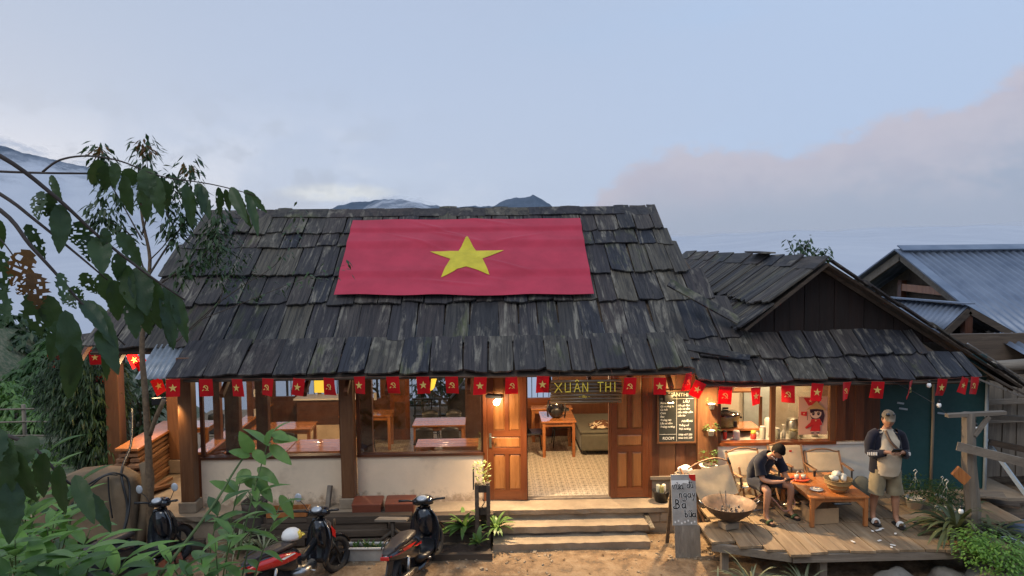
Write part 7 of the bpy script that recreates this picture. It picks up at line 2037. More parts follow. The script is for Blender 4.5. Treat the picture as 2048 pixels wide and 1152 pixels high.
    g = MB(); g.tube([(.1, -.17, .27), (.1, .17, .27)], .014, 6); g.build('footrest', MT['steel'], t)
    return t
MT['dialglass'] = plain('pale instrument glass', (.42, .46, .50), .08, .2, 20, bump=0, coat=.6)
gA = gz(-1.0, 10.6)
scooter('black scooter with red tail stripes parked in front of the porch', -1.10, 10.42, R(73), gA, plate=('18-L1', '605.61'), mirrors=(), steer=8)
sB = scooter('black motor scooter with red rear panels and a cap shaped helmet on its seat', -2.72, 10.25, R(58), gz(-2.7, 10.25), 'blackgloss', 'redpaint', mirrors=(1,), plate=('', ''), steer=20, under=True, name='motor_scooter')
for s in (-1, 1):
    g = MB(); loft(g, [(-.95, s*.07, .66, .03, .03), (-.75, s*.12, .66, .04, .065), (-.45, s*.145, .63, .035, .075), (-.22, s*.14, .60, .025, .055), (-.12, s*.12, .58, .01, .02)]); g.build('red_side_panel', MT['redpaint'], sB)
    g = MB(); g.add([(-.5, s*.186, .66), (-.25, s*.172, .655), (-.22, s*.170, .635), (-.45, s*.186, .63)], [(0, 1, 2, 3)]); g.build('silver_decal', MT['whitepaint'], sB)
scooter('black scooter at the left with round mirrors, half hidden by leaves', -5.12, 10.6, R(66), gz(-5.1, 10.6), 'blackgloss', 'darkmetal', mirrors=(1, -1), steer=14)
# helmet on B
hp = sB.matrix_basis @ Vector((-.12, 0, .80))
h_ = thing('helmet', 'white and yellow helmet resting on the seat of the red panelled scooter', 'helmet', hp, .8)
g = MB(); g.lathe([(.125, 0), (.128, .04), (.11, .09), (.07, .125), (0, .14)], 20, sx=1.1); g.build('shell', MT['whitepaint'], h_)
g = MB(); g.lathe([(.129, .0), (.132, .035), (.118, .082), (.10, .10)], 20, sx=1.1); g.v = [q if q.x > .03 else Vector((.03, q.y*.9, q.z*.9)) for q in g.v]; g.build('yellow_band', MT['yellowp'], h_)
g = MB(); g.prism([(0, -.09), (.08, -.06), (.09, 0), (.08, .06), (0, .09)], (.10, 0, .015), (1, 0, 0), (0, 1, -.0), .008); g.build('peak', MT['yellowp'], h_)
# ================================================================ LEFT SIDE, FRONT YARD THINGS
# ---- two red wooden seats on the porch edge
for (x, lb) in ((-2.08, 'left of two red brown wooden stools laid on the porch edge'), (-1.55, 'right of two red brown wooden stools laid on the porch edge')):
    t = thing('wooden_stool', lb, 'stool', (x, 11.92, .004), 0, 'red brown wooden stools')
    g = MB(); g.prism([(-.24, -.17), (.22, -.17), (.24, -.15), (.245, .15), (.22, .17), (-.22, .17), (-.245, .15)], (0, 0, .155), (1, 0, 0), (0, 1, .10), .035); g.build('seat', MT['redwood'], t, bevel=.01)
    g = MB(); g.box((0, -.155, .07), (.46, .03, .135)); g.build('front_panel', MT['redwood'], t, bevel=.006)
    for s in (-1, 1):
        g = MB(); g.box((s*.215, .02, .07), (.03, .28, .135)); g.build('side_panel', MT['redwood'], t)
# ---- log piece leaning on the wall, twig stand
g = MB(); g.bar((-2.78, 12.1, .0), (-2.75, 12.2, .34), .075, .07); solo(g, 'wood_offcut', MT['greywood'], 'short dark upright wood offcut leaning on the cream wall by the post', 'offcut', bevel=.01)
t = thing('branch_table', 'small rough table with a plank top on crooked branch legs behind the scooter', 'table', (-1.62, 11.35, gz(-1.6, 11.3)))
g = MB(); g.prism([(-.26, -.05), (.24, -.08), (.27, .04), (-.2, .08)], (0, 0, .52), (1, 0, 0), (0, 1, 0), .03); g.build('top', MT['greywoodx'], t)
for (a, b) in (((0, 0, .5), (.02, .05, 0)), ((0, 0, .32), (-.35, .1, .0)), ((.02, 0, .36), (.35, .05, .05)), ((.02, 0, .5), (-.02, -.05, 0))):
    g = MB(); g.tube([a, ((a[0]+b[0])/2+.02, (a[1]+b[1])/2, (a[2]+b[2])/2+.03), b], [.03, .027, .025], 7); g.build('leg', MT['bark'], t)
# ---- planter trough white
def blades(g, c, n, L, q, w=.012, spread=1.0, up=.9, droop=1.0, seg=5):
    """strap leaves arching out from c"""
    for k in range(n):
        a = q.uniform(0, 2*PI); l = L*q.uniform(.6, 1.15); el_ = q.uniform(up-.5, up+.35)
        d = Vector((math.cos(a)*math.cos(el_)*spread, math.sin(a)*math.cos(el_)*spread, math.sin(el_))); side = Vector((-math.sin(a), math.cos(a), 0))
        p = Vector(c)+Vector((q.uniform(-.02, .02), q.uniform(-.02, .02), 0)); vs = []
        for i in range(seg+1):
            ww = w*(.6+.8*math.sin(PI*(i/seg)**.7))*(1 if i < seg else .05)
            vs += [p-side*ww+Vector((0, 0, ww*.4)), p+side*ww+Vector((0, 0, ww*.4))]
            p = p+d*(l/seg); d = (d-Vector((0, 0, droop*1.6/seg))).normalized()
        g.add(vs, [(2*i, 2*i+1, 2*i+3, 2*i+2) for i in range(seg)], True)
q = random.Random(31)
t = thing('white_planter', 'white rectangular plastic trough with small spiky plants in the yard', 'planter', (-1.97, 11.12, gz(-1.95, 11.1)), -.03)
for (c, d) in (((0, -.09, .10), (.56, .012, .19)), ((0, .09, .10), (.56, .012, .19)), ((-.285, 0, .10), (.012, .168, .19)), ((.285, 0, .10), (.012, .168, .19))):
    g = MB(); g.box(c, d); g.build('side', MT['greyplastic'], t)
for (c, d) in (((0, -.105, .205), (.64, .035, .025)), ((0, .105, .205), (.64, .035, .025)), ((-.305, 0, .205), (.035, .172, .024)), ((.305, 0, .205), (.035, .172, .024))):
    g = MB(); g.box(c, d); g.build('rim', MT['whiteplastic'], t, bevel=.005)
g = MB(); g.box((0, 0, .16), (.56, .165, .02)); g.build('soil', MT['soil'], t)
for x in (-.18, -.02, .06, .16):
    g = MB(); blades(g, (x, 0, .16), 12, .16, q, .010, .8, .9, .3); g.build('seedling', MT['leaf'], t)
# ---- wooden crate planter with aloe, tree stump pot
t = thing('crate_planter', 'slatted wooden crate planter holding an aloe on the porch edge', 'planter', (-3.32, 11.75, -.25), .05)
for z in (.06, .15, .24, .33):
    for (c, d) in (((0, -.17, z), (.62, .02, .075)), ((0, .17, z), (.62, .02, .075)), ((-.31, 0, z), (.02, .32, .075)), ((.31, 0, z), (.02, .32, .075))):
        g = MB(); g.box(c, d); g.build('slat', MT['tablewood'] if z > .3 else MT['oldbeam'], t)
g = MB(); g.box((0, 0, .25), (.58, .31, .02)); g.build('soil', MT['soil'], t)
g = MB(); blades(g, (.02, 0, .26), 9, .28, q, .018, .35, 1.3, .1); g.build('aloe_leaves', MT['leafmid'], t)['kind'] = 'stuff'
t = thing('stump_planter', 'dark hollow tree stump planter with spider plant beside the crate', 'planter', (-3.85, 11.7, gz(-3.8, 11.6)))
g = MB(); g.lathe([(.22, 0), (.19, .3), (.19, .62), (.21, .72), (.17, .72), (.15, .6), (0, .6)], 16); g.v = [v_*(1+.06*MN.noise(v_*6)) for v_ in g.v]; g.build('stump', MT['bark'], t)
g = MB(); blades(g, (0, 0, .62), 14, .3, q, .014, 1, 1.0, .8); g.build('leaves', MT['blade'], t)['kind'] = 'stuff'
# ---- strap leaved plants
def strap_plant(x, y, z, n, L, label, w=.016, mat='blade', droop=1.0, up=.95, name='strap_plant', group=None, m2=None):
    t = thing(name, label, 'plant', (x, y, z), 0, group)
    g = MB(); blades(g, (0, 0, 0), n, L, q, w, 1, up, droop, 6); g.build('leaves', MT[mat], t)['kind'] = 'stuff'
    g = MB(); g.lathe([(0, 0), (.05, 0), (.03, .05), (0, .06)], 8); g.build('crown', MT['bark'], t)
    return t
GS = 'arching strap leaved plants'
strap_plant(-4.0, 11.35, -.35, 60, .5, 'spider plant spilling by the stump planter', .010, 'variegated', group=GS)
strap_plant(-3.6, 11.3, -.42, 40, .40, 'smaller spider plant left of the red panelled scooter', .010, 'variegated', group=GS)
strap_plant(3.55, 9.95, -.55, 70, .62, 'spiky grassy plant below the left end of the deck', .010, 'variegated', group=GS)
strap_plant(4.25, 9.85, -.55, 60, .55, 'spiky grassy plant below the deck edge, right of the first', .010, 'variegated', group=GS)
strap_plant(3.1, 9.95, -.60, 35, .40, 'low grassy tuft beside the painted board', .010, 'variegated', group=GS)
strap_plant(6.75, 10.45, .0, 80, .80, 'big arching strap leaved plant at the right end of the deck', .022, 'strapdark', 1.15, group=GS)
strap_plant(7.35, 10.5, -.12, 50, .70, 'arching strap plant right of the timber post', .018, 'strapdark', 1.15, group=GS)
# ---- upright timber planter post left of the steps
t = thing('carved_post_planter', 'dark carved timber post with succulents growing from its top left of the steps', 'planter', (-.20, 11.50, -.45))
for (c, d) in (((-.09, 0, .50), (.06, .2, 1.0)), ((.09, 0, .50), (.06, .2, 1.0)), ((0, .03, .1), (.118, .12, .2)), ((0, .03, .93), (.118, .16, .12)), ((0, .03, .55), (.118, .10, .10))):
    g = MB(); g.box(c, d); g.build('timber', MT['oldbeam'] if c[0] else MT['darkpostwood'], t, bevel=.006)
g = MB(); g.tube(smooth([(0, -.07, .78), (.03, -.08, .72), (-.01, -.08, .66), (.02, -.08, .60)], 3), .008, 5); g.build('iron_hook', MT['black'], t)
g = MB(); g.box((-.14, .02, 1.08), (.02, .2, .30)); g.build('side_board', MT['darkpostwood'], t)
g = MB()
for k in range(90):
    a = q.uniform(0, 2*PI); c = Vector((math.cos(a)*q.uniform(0, .12), math.sin(a)*q.uniform(0, .10), 1.0+q.uniform(0, .36))); d = Vector((math.cos(a), math.sin(a), q.uniform(.2, 1.2))).normalized(); leaf_quad(g, c, d, .07, .022, q, .1)
g.build('succulents', MT['succulent'], t)['kind'] = 'stuff'
strap_plant(-.50, 11.55, -.2, 34, .42, 'broad leaved green plant left of the carved post planter', .028, 'leafmid', .9)
strap_plant(.02, 11.5, -.2, 30, .38, 'narrow leaved plant between the carved post planter and the steps', .018, 'leafmid', 1.0)
for (x, y, lb) in ((-.28, 11.15, 'low leafy seedling in the dark soil bed'),):
    strap_plant(x, y, -.30, 14, .26, lb, .03, 'leafmid', .5)
t = thing('soil_bed', 'low bed of dark soil edged with old beams before the carved post', 'planting bed', (-.70, 11.12, -.47))
g = MB(); g.box((0, -.16, .07), (1.3, .09, .13)); g.build('edge_beam', MT['oldbeam'], t, bevel=.01)
g = MB(); g.box((-.62, .1, .05), (.08, .42, .1)); g.build('edge_beam', MT['oldbeam'], t, bevel=.01)
g = MB(); vs = [Vector((-.58+1.2*i/24, -.11+.42*j/8, .08+.03*MN.noise(Vector((i*.6, j*.6, 2))))) for j in range(9) for i in range(25)]
g.add(vs, [(j*25+i, j*25+i+1, (j+1)*25+i+1, (j+1)*25+i) for j in range(8) for i in range(24)], True); g.build('soil', MT['soil'], t)
# ---- small wooden crate / log offcuts, low beam on the yard
g = MB(); g.box((-2.43, 11.05, gz(-2.4, 11)+.10), (.20, .18, .22), (0, 0, .1)); solo(g, 'wooden_block', MT['oldbeam'], 'dark square wooden block between the scooters', 'block', bevel=.012)
g = MB(); g.tube(smooth([(-2.68, 11.25, -.5), (-2.62, 11.3, -.25), (-2.52, 11.35, -.1), (-2.5, 11.3, .1)], 3), [.02]*10+[.012]*9 if False else .017, 6); solo(g, 'crooked_stick', MT['palebark'], 'thin crooked stick leaning on the beam wall', 'stick')
g = MB(); g.prism([(-.35, 0), (-.1, .22), (.12, .25), (.35, .02), (.15, -.15), (-.2, -.12)], (-1.75, 9.9, gz(-1.7, 9.9)+.07), (1, 0, 0), (0, 1, 0), .12); g.v = [v_+Vector(MN.noise_vector(v_*3))*.02 for v_ in g.v]; solo(g, 'flat_rock', MT['concrete'], 'flat pointed tan rock at the bottom edge beside the number plate', 'rock', bevel=.02)
# ---- round topped masonry wall at left with hoses
WB = Vector((-6.15, 11.5, -.55))
wl = thing('rendered_wall', 'brown stained rendered wall with rounded top left of the scooters', 'wall', WB)
g = MB(); out = [(-1.02, -.1), (-.98, .55), (-.90, .85), (-.78, 1.12), (-.60, 1.32), (-.35, 1.42), (0, 1.45), (.30, 1.42), (.50, 1.30), (.60, 1.05), (.60, -.1)]
po_ = []
for i in range(len(out)-1):
    for k in range(4): po_.append((out[i][0]+(out[i+1][0]-out[i][0])*k/4, out[i][1]+(out[i+1][1]-out[i][1])*k/4))
po_.append(out[-1])
layers = [(-.30, .94), (-.26, 1.0), (.2, 1.0), (.26, .95)]; n = len(po_); vs = []
for (y_, s_) in layers:
    for (x, z) in po_: vs.append(Vector((x*s_, y_+.03*MN.noise(Vector((x*2, z*2, y_))), z*(s_ if z > 0 else 1))))
fs = [(j*n+i, j*n+i+1, (j+1)*n+i+1, (j+1)*n+i) for j in range(3) for i in range(n-1)]
c0_ = len(vs); vs.append(Vector((-.1, -.30, .5))); vs.append(Vector((-.1, .26, .5)))
fs += [(c0_, i+1, i) for i in range(n-1)]+[(c0_+1, 3*n+i, 3*n+i+1) for i in range(n-1)]
g.add(vs, fs, True); g.build('render', MT['brownrender'], wl)
for k, (pts_, r_) in enumerate((([(-6.9, 10.95, -.35), (-6.75, 11.1, .2), (-6.35, 11.15, .62), (-5.95, 11.12, .88), (-5.75, 11.2, .92), (-5.62, 11.3, .75), (-5.55, 11.1, .3), (-5.65, 10.95, -.1), (-5.95, 10.7, -.6)], .016),
                              ([(-6.95, 10.95, -.35), (-6.70, 11.08, .15), (-6.3, 11.12, .56), (-5.9, 11.1, .90), (-5.72, 11.18, .90)], .013),
                              ([(-6.35, 13.0, 1.5), (-6.0, 12.2, 1.1), (-5.72, 11.3, .9), (-5.58, 11.15, .4), (-5.6, 10.95, .0), (-5.8, 10.8, -.3), (-6.0, 10.6, -.65)], .02),
                              ([(-5.85, 11.16, .88), (-5.84, 11.14, .6), (-5.80, 11.13, .25)], .012))):
    g = MB(); g.tube(smooth(pts_, 5), r_, 7); solo(g, 'hose', MT['hose'], ('thick dark hose draped over the rendered wall in a loop', 'second dark hose following the slope of the first', 'long black cable falling from the passage to the yard', 'short dark strap hanging down the rendered wall')[k], 'hose', 'hoses over the rendered wall')
g = MB(); g.tube(smooth([(-5.60, 11.35, -.4), (-5.45, 11.4, .1), (-5.42, 11.5, .7), (-5.5, 11.6, .95)], 4), .10, 8); solo(g, 'rounded_kerb', MT['brownrender'], 'rounded rendered pier end right of the brown wall', 'pier')
# bricks
br = MB().box((0, 0, 0), (.21, .10, .06)).mesh('brick'); br.materials.append(MT['cartonbrick'])
bp = thing('brick_pile', 'tumbled heap of red bricks and dark timber beside the left scooter', 'brick pile', (-5.15, 11.2, -.5))
for k in range(26):
    o = inst(br, 'brick', bp, (rs.uniform(-.55, .55), rs.uniform(-.25, .3), .03+.06*rs.choice((0, 0, 1, 2))+.01*k/26), (rs.uniform(-.3, .3), rs.uniform(-.3, .3), rs.uniform(0, 3)))
for k in range(5):
    g = MB(); g.bar((-.5+rs.uniform(-.1, .1), .15+.05*k-.1, .10+.07*(k % 3)), (.6, .25, .10+.07*(k % 3)), .09, .07); g.build('beam', MT['oldbeam'], bp, bevel=.01)
# ---- timber stack in the passage
ST = Vector((-6.42, 13.85, 0))
st = thing('timber_stack', 'tall stack of sawn boards under a smooth slab beside the left passage', 'timber stack', ST)
for k in range(9):
    for j in range(2):
        g = MB(); x = -.10+.20*j; z = .04+.083*k
        g.bar((x+rs.uniform(-.02, .05), -.95+rs.uniform(-.12, .1), z+rs.uniform(-.008, .008)), (x+rs.uniform(-.02, .04)-.02, .95+rs.uniform(-.1, .1), z+rs.uniform(-.006, .006)), rs.uniform(.16, .20), rs.uniform(.05, .068)); g.build('board', MT['logwood'], st, bevel=.006)
g = MB(); g.prism([(-.20, -.98), (.22, -1.0), (.20, 1.0), (-.25, 1.05)], (0, 0, .815), (1, 0, 0), (0, 1, .0), .05); g.build('top_slab', MT['tablewood'], st, bevel=.01)
for k, (a, b) in enumerate((((-6.15, 12.75, .04), (-5.95, 13.5, .10)), ((-6.1, 12.7, .12), (-5.9, 13.3, .03)))):
    g = MB(); g.bar(a, b, .10, .05); solo(g, 'loose_board', MT['logwood'], ('lower loose board fallen at the foot of the timber stack', 'upper loose board fallen at the foot of the timber stack')[k], 'board')
# ---- fence of bamboo rails on the far left
fe = thing('bamboo_fence', 'thin bamboo rail fence on the slope at the left', 'fence', (-11.5, 18.5, -.6))
for x in (-3.0, -1.6, -.2, 1.2, 2.6):
    g = MB(); g.tube([(x, 0, -.3), (x, 0, 1.05)], .05, 7); g.build('post', MT['greywood'], fe)
for z in (.25, .6, .92):
    g = MB(); g.tube([(-3.4, -.06, z), (0, -.05, z+.03), (3.2, -.06, z-.08)], .022, 6); g.build('rail', MT['greywood'], fe)
# ================================================================ VEGETATION
q = random.Random(99)
def big_leaf(L, W, mat, seed, serr=.05, fold=.25, curl=.35, holes=0):
    """one detailed leaf: base at origin, along +x, width along y; serrated edge, folded along the midrib"""
    r = random.Random(seed); n = 16; m = 4; vs = []; m2 = 2*m+1
    for i in range(n+1):
        t = i/n; wd = W*.5*(math.sin(PI*min(1, t**.75*1.0))**.75)*(1-.15*t)
        if i in (0, n): wd = W*.01
        se = 1+serr*(1 if i % 2 else -1)*(0 if i in (0, n) else 1)+r.uniform(-serr, serr)
        for j in range(-m, m+1):
            f = j/m; y = wd*f*(se if abs(j) == m else 1); x = L*t
            z = abs(f)*wd*fold - curl*L*t*t + .012*math.sin(t*22+abs(f)*2)*abs(f)*wd/.03*.3 + r.uniform(-.001, .001)
            vs.append(Vector((x-curl*.3*L*t*t*t, y, z)))
    fs = []
    for i in range(n):
        for j in range(2*m):
            if holes and r.random() < holes and 2 < i < n-1: continue
            a = i*m2+j; fs.append((a, a+1, a+m2+1, a+m2))
    g = MB(); g.add(vs, fs, True); me = g.mesh('leaf'); me.materials.append(mat); return me
BL_ = [big_leaf(1, .46, MT['leafbig'], s, .05, .22, .22, .03 if s % 2 else 0) for s in range(5)]
BH_ = [big_leaf(1, .55, MT['leafbig'], s, .14, .15, .25, .16) for s in range(3)]
BW_ = [big_leaf(1, .6, MT['leafbrown'], s, .15, .1, .3, .22) for s in range(2)]
# overhanging cherry branch near the camera, left: twigs, and each leaf a part
tree = thing('cherry_branch', 'overhanging branches with large drooping insect eaten leaves near the camera', 'branch', at(60, 420, 2.0))
TB = Vector(tree.location)
def twig(pts, r0, r1, name='twig'):
    P_ = [at(u, v, y) for (u, v, y) in pts]; s = smooth(P_, 5); n = len(s)
    g = MB(); g.tube(s, [r0+(r1-r0)*i/(n-1) for i in range(n)], 6); g.build(name, MT['twig'], tree, TB); return s
twig([(-160, 250, 1.9), (0, 312, 1.95), (110, 393, 2.0), (200, 475, 2.05), (290, 545, 2.1), (370, 600, 2.15)], .0075, .0025, 'branch')
twig([(-160, 300, 2.0), (0, 388, 2.0), (70, 440, 2.0), (150, 505, 2.02), (215, 560, 2.05)], .006, .002, 'branch')
twig([(-160, 330, 1.8), (0, 420, 1.8), (60, 490, 1.8), (110, 545, 1.82), (180, 625, 1.85), (250, 690, 1.9)], .006, .002, 'branch')
twig([(-160, 335, 2.2), (0, 343, 2.2), (90, 346, 2.2), (185, 347, 2.25)], .0045, .003, 'branch')
twig([(85, 344, 2.2), (120, 320, 2.2), (175, 312, 2.2), (240, 322, 2.2), (320, 352, 2.2), (420, 368, 2.2), (490, 385, 2.2), (512, 392, 2.2)], .0035, .0012, 'branch')
twig([(-60, 440, 2.2), (0, 478, 2.2), (45, 540, 2.2)], .003, .0015)
twig([(-30, 860, 1.7), (60, 890, 1.7), (130, 960, 1.72), (210, 1010, 1.75)], .005, .002, 'branch')
LV = [ # u0 v0 (stem end) u1 v1 (tip), y, width px, kind
 (102, 350, 118, 398, 2.15, 20, 0), (82, 382, 70, 432, 2.0, 34, 1), (96, 386, 92, 434, 2.0, 38, 1), (120, 408, 122, 498, 2.02, 42, 0), (98, 405, 132, 470, 2.02, 34, 0),
 (160, 442, 158, 492, 2.05, 50, 1), (175, 470, 182, 520, 2.05, 40, 1), (196, 472, 205, 538, 2.06, 48, 0), (52, 448, 92, 520, 1.9, 30, 1), (208, 455, 216, 500, 2.05, 26, 0),
 (235, 465, 285, 530, 2.1, 38, 0), (236, 505, 240, 560, 2.1, 34, 0), (250, 530, 258, 610, 2.12, 44, 0), (276, 532, 290, 622, 2.12, 50, 0), (300, 555, 318, 655, 2.12, 44, 0),
 (330, 572, 352, 690, 2.15, 42, 0), (345, 580, 376, 680, 2.15, 30, 0), (262, 600, 275, 672, 2.12, 40, 0), (228, 560, 240, 640, 2.1, 44, 0), (205, 545, 212, 600, 2.1, 40, 0),
 (325, 625, 345, 688, 2.15, 22, 0), (290, 610, 296, 672, 2.14, 34, 0), (165, 545, 190, 590, 2.0, 34, 1), (140, 575, 165, 600, 1.9, 30, 1),
 (60, 500, 20, 570, 1.8, 50, 2), (66, 545, 80, 612, 1.8, 52, 2), (70, 560, 30, 600, 1.8, 34, 2), (60, 585, 76, 680, 1.8, 46, 1), (95, 590, 110, 670, 1.82, 46, 0), (120, 545, 130, 600, 1.82, 26, 1), (130, 590, 150, 612, 1.85, 24, 1),
 (130, 620, 148, 762, 1.75, 52, 0), (140, 690, 146, 800, 1.72, 50, 0), (160, 600, 215, 660, 1.85, 34, 0), (175, 600, 236, 690, 1.86, 36, 0), (195, 660, 238, 740, 1.85, 40, 0), (215, 680, 212, 762, 1.85, 22, 0), (120, 640, 104, 720, 1.8, 40, 0),
 (0, 440, 6, 500, 2.2, 18, 0), (-4, 500, 14, 590, 2.2, 40, 1), (-10, 560, 20, 640, 2.2, 36, 1), (15, 600, 5, 650, 2.0, 24, 1),
 (196, 318, 190, 372, 2.22, 40, 0), (212, 330, 210, 380, 2.22, 36, 0), (232, 325, 228, 372, 2.22, 24, 0), (258, 336, 262, 372, 2.22, 38, 0), (250, 350, 256, 430, 2.2, 34, 0), (290, 335, 300, 392, 2.2, 40, 0), (292, 350, 288, 440, 2.2, 36, 0), (312, 352, 318, 430, 2.2, 36, 0), (330, 360, 338, 420, 2.2, 26, 0),
 (370, 368, 388, 450, 2.2, 30, 0), (395, 366, 418, 430, 2.2, 28, 0), (405, 372, 408, 420, 2.2, 24, 0), (436, 374, 444, 432, 2.2, 20, 0), (450, 378, 462, 424, 2.2, 16, 0), (462, 374, 488, 436, 2.2, 26, 0), (470, 376, 495, 455, 2.2, 24, 0), (488, 380, 532, 422, 2.2, 20, 0), (492, 388, 520, 462, 2.2, 22, 0),
 (5, 870, 10, 1000, 1.6, 60, 0), (30, 900, 60, 1010, 1.6, 54, 0), (90, 905, 75, 1000, 1.65, 44, 0), (120, 930, 118, 1030, 1.7, 46, 0), (150, 950, 185, 1040, 1.7, 38, 0), (-20, 850, -10, 930, 1.6, 60, 0), (60, 870, 40, 930, 1.65, 60, 0), (20, 960, 25, 1080, 1.6, 56, 0), (175, 985, 225, 1060, 1.72, 32, 0)]
for (u0, v0, u1, v1, y, wpx, kd) in LV:
    a = at(u0, v0, y); b = at(u1, v1, y+q.uniform(-.06, .04)); d = b-a; L = d.length*1.12; d.normalize()
    W_ = wpx/CF*y
    view = (a-CAMP).normalized(); nrm = (-view+Vector((q.uniform(-.7, .7), 0, q.uniform(-.3, .6)))); nrm = (nrm-d*nrm.dot(d)).normalized()
    m_ = Matrix((d, nrm.cross(d), nrm)).transposed()
    me = q.choice((BL_, BH_, BW_)[kd]); base_w = (.46, .55, .6)[kd]
    inst(me, 'leaf', tree, a-TB, m_, (L, W_/base_w*.95, L*.7))
# small twig tips at top of branch
# ---- bushes, bottom left
LF = [big_leaf(1, .30, MT['leafbright'], s, .02, .25, .35) for s in range(3)]
LM = [big_leaf(1, .40, MT['leafmid'], s, .02, .22, .30) for s in range(4)]
LS = [big_leaf(1, .34, MT['leaf'], s, .02, .22, .30) for s in range(3)]
def light_leaf(mat, W):
    g = MB(); vs = []; n = 6
    for i in range(n+1):
        t = i/n; wd = W*.5*math.sin(PI*t**.8)+.004
        for f in (-1, -.5, 0, .5, 1): vs.append(Vector((t-.06*t*t, wd*f, abs(f)*wd*.3-.28*t*t)))
    g.add(vs, [(i*5+j, i*5+j+1, (i+1)*5+j+1, (i+1)*5+j) for i in range(n) for j in range(4)], True); me = g.mesh('leaf'); me.materials.append(mat); return me
LL = {'b': [light_leaf(MT['leafbright'], .26)], 'm': [light_leaf(MT['leafmid'], .33), light_leaf(MT['leafmid'], .28)], 'd': [light_leaf(MT['leaf'], .34)]}
def shoot(root, base, p0, p1, n, L, ms, qq, whorl=True, stem=.006, spread=1.0):
    p0 = Vector(p0); p1 = Vector(p1); mid = p0.lerp(p1, .5)+Vector((qq.uniform(-.05, .05), qq.uniform(-.05, .05), .0))
    s = smooth([p0, mid, p1], 4); g = MB(); g.tube(s, [stem*(1-.6*i/(len(s)-1)) for i in range(len(s))], 5); g.build('stem', MT['greenstem'], root, base)
    for k in range(n):
        f = 1-(k/n)**1.25*.75; p = s[min(len(s)-1, int(f*(len(s)-1)))]
        a = k*2.4+qq.uniform(-.4, .4); e_ = .75*(1-k/n)+qq.uniform(-.35, .2)
        d = Vector((math.cos(a)*math.cos(e_), math.sin(a)*math.cos(e_), math.sin(e_))); nrm = Vector((-math.cos(a)*math.sin(e_), -math.sin(a)*math.sin(e_), math.cos(e_)))
        m_ = Matrix((d, nrm.cross(d), nrm)).transposed(); l = L*qq.uniform(.75, 1.15)
        inst(qq.choice(ms), 'leaf', root, p-base, m_, (l, l, l))
def bush(label, c, shoots, L, kinds, nleaf, qq, name='leafy_bush', cat='bush', group=None, h0=.8):
    t = thing(name, label, cat, c, 0, group); B_ = Vector(c)
    for (u, v, y, kd) in shoots:
        tip = at(u, v, y); shoot(t, B_, (B_.x+(tip.x-B_.x)*.35, B_.y+(tip.y-B_.y)*.35, tip.z-h0), tip, nleaf, L, LL[kd], qq)
    return t
MT['greenstem'] = plain('green stem', (.08, .12, .03), .6, .3, 10, bump=.1)
sh1 = [(40, 1010, 3.6, 'm'), (35, 985, 3.8, 'b'), (110, 1030, 3.4, 'm'), (150, 1000, 3.5, 'b'), (75, 1000, 3.7, 'b'), (180, 1060, 3.3, 'm'), (120, 1085, 3.1, 'm'), (30, 1080, 3.0, 'm'), (75, 1120, 2.9, 'm'), (160, 1110, 3.0, 'm'), (0, 1050, 3.2, 'b'), (215, 1110, 3.2, 'm'), (-20, 1110, 3.0, 'm'), (235, 1140, 3.0, 'd'), (130, 1145, 2.8, 'd'), (20, 1140, 2.8, 'd'), (25, 965, 3.7, 'b'), (140, 1035, 3.4, 'b'), (95, 1050, 3.3, 'b'), (190, 1090, 3.1, 'b'), (60, 1070, 3.1, 'b'), (250, 1120, 3.2, 'b')]
bush('dense bush of glossy light green leaves at the bottom left corner', (-2.2, 3.3, 1.9), sh1, .20, '', 13, q)
sh1b = [(60, 940, 4.4, 'b'), (90, 950, 4.6, 'm'), (95, 905, 4.2, 'd'), (40, 1000, 4.3, 'm'), (10, 960, 4.5, 'd'), (150, 975, 4.5, 'd')]
bush('darker sprays behind the corner bush at the left edge', (-3.0, 4.4, 2.2), sh1b, .24, '', 10, q, h0=.9)
sh2 = [(540, 870, 4.0, 'm'), (480, 965, 3.9, 'm'), (520, 985, 3.8, 'm'), (440, 1010, 3.7, 'd'), (470, 1050, 3.5, 'm'), (560, 1010, 3.8, 'm'), (330, 1110, 3.3, 'b'), (300, 1120, 3.3, 'b'), (400, 1110, 3.3, 'm'), (370, 1140, 3.1, 'd'), (430, 1085, 3.4, 'b')]
tb_ = bush('tall leafy shrub with broad green leaves rising before the red panelled scooter', (-1.35, 3.5, 1.8), sh2, .17, '', 9, q, h0=.55)
b0 = Vector(tb_.location)
g = MB(); s_ = smooth([at(320, 1150, 3.4), at(420, 1020, 3.7), at(470, 940, 3.9), at(505, 890, 4.0)], 5); g.tube(s_, [.009*(1-.6*i/len(s_)) for i in range(len(s_))], 6); g.build('stem', MT['greenstem'], tb_, b0)
for (u0, v0, u1, v1, w, kd) in ((505, 905, 480, 868, 30, 'y'), (508, 900, 530, 925, 26, 'y'), (500, 912, 462, 900, 24, 0), (545, 865, 575, 876, 26, 0), (545, 880, 590, 875, 24, 0), (540, 890, 580, 925, 26, 0), (530, 890, 540, 860, 22, 0), (500, 940, 472, 965, 34, 0), (515, 935, 555, 965, 24, 0), (520, 945, 530, 985, 24, 0), (490, 955, 520, 975, 28, 0), (475, 985, 425, 960, 24, 0), (515, 960, 545, 1000, 26, 0), (560, 990, 585, 1035, 22, 0)):
    y = 3.95; a = at(u0, v0, y); b = at(u1, v1, y-.05); d = b-a; L_ = d.length*1.15; d.normalize(); nrm = (Vector((q.uniform(-.4, .4), -.7, .8))); nrm = (nrm-d*nrm.dot(d)).normalized()
    m_ = Matrix((d, nrm.cross(d), nrm)).transposed(); inst(q.choice(LM), 'leaf', tb_, a-b0, m_, (L_, w/CF*y/.40*.95, L_*.5))
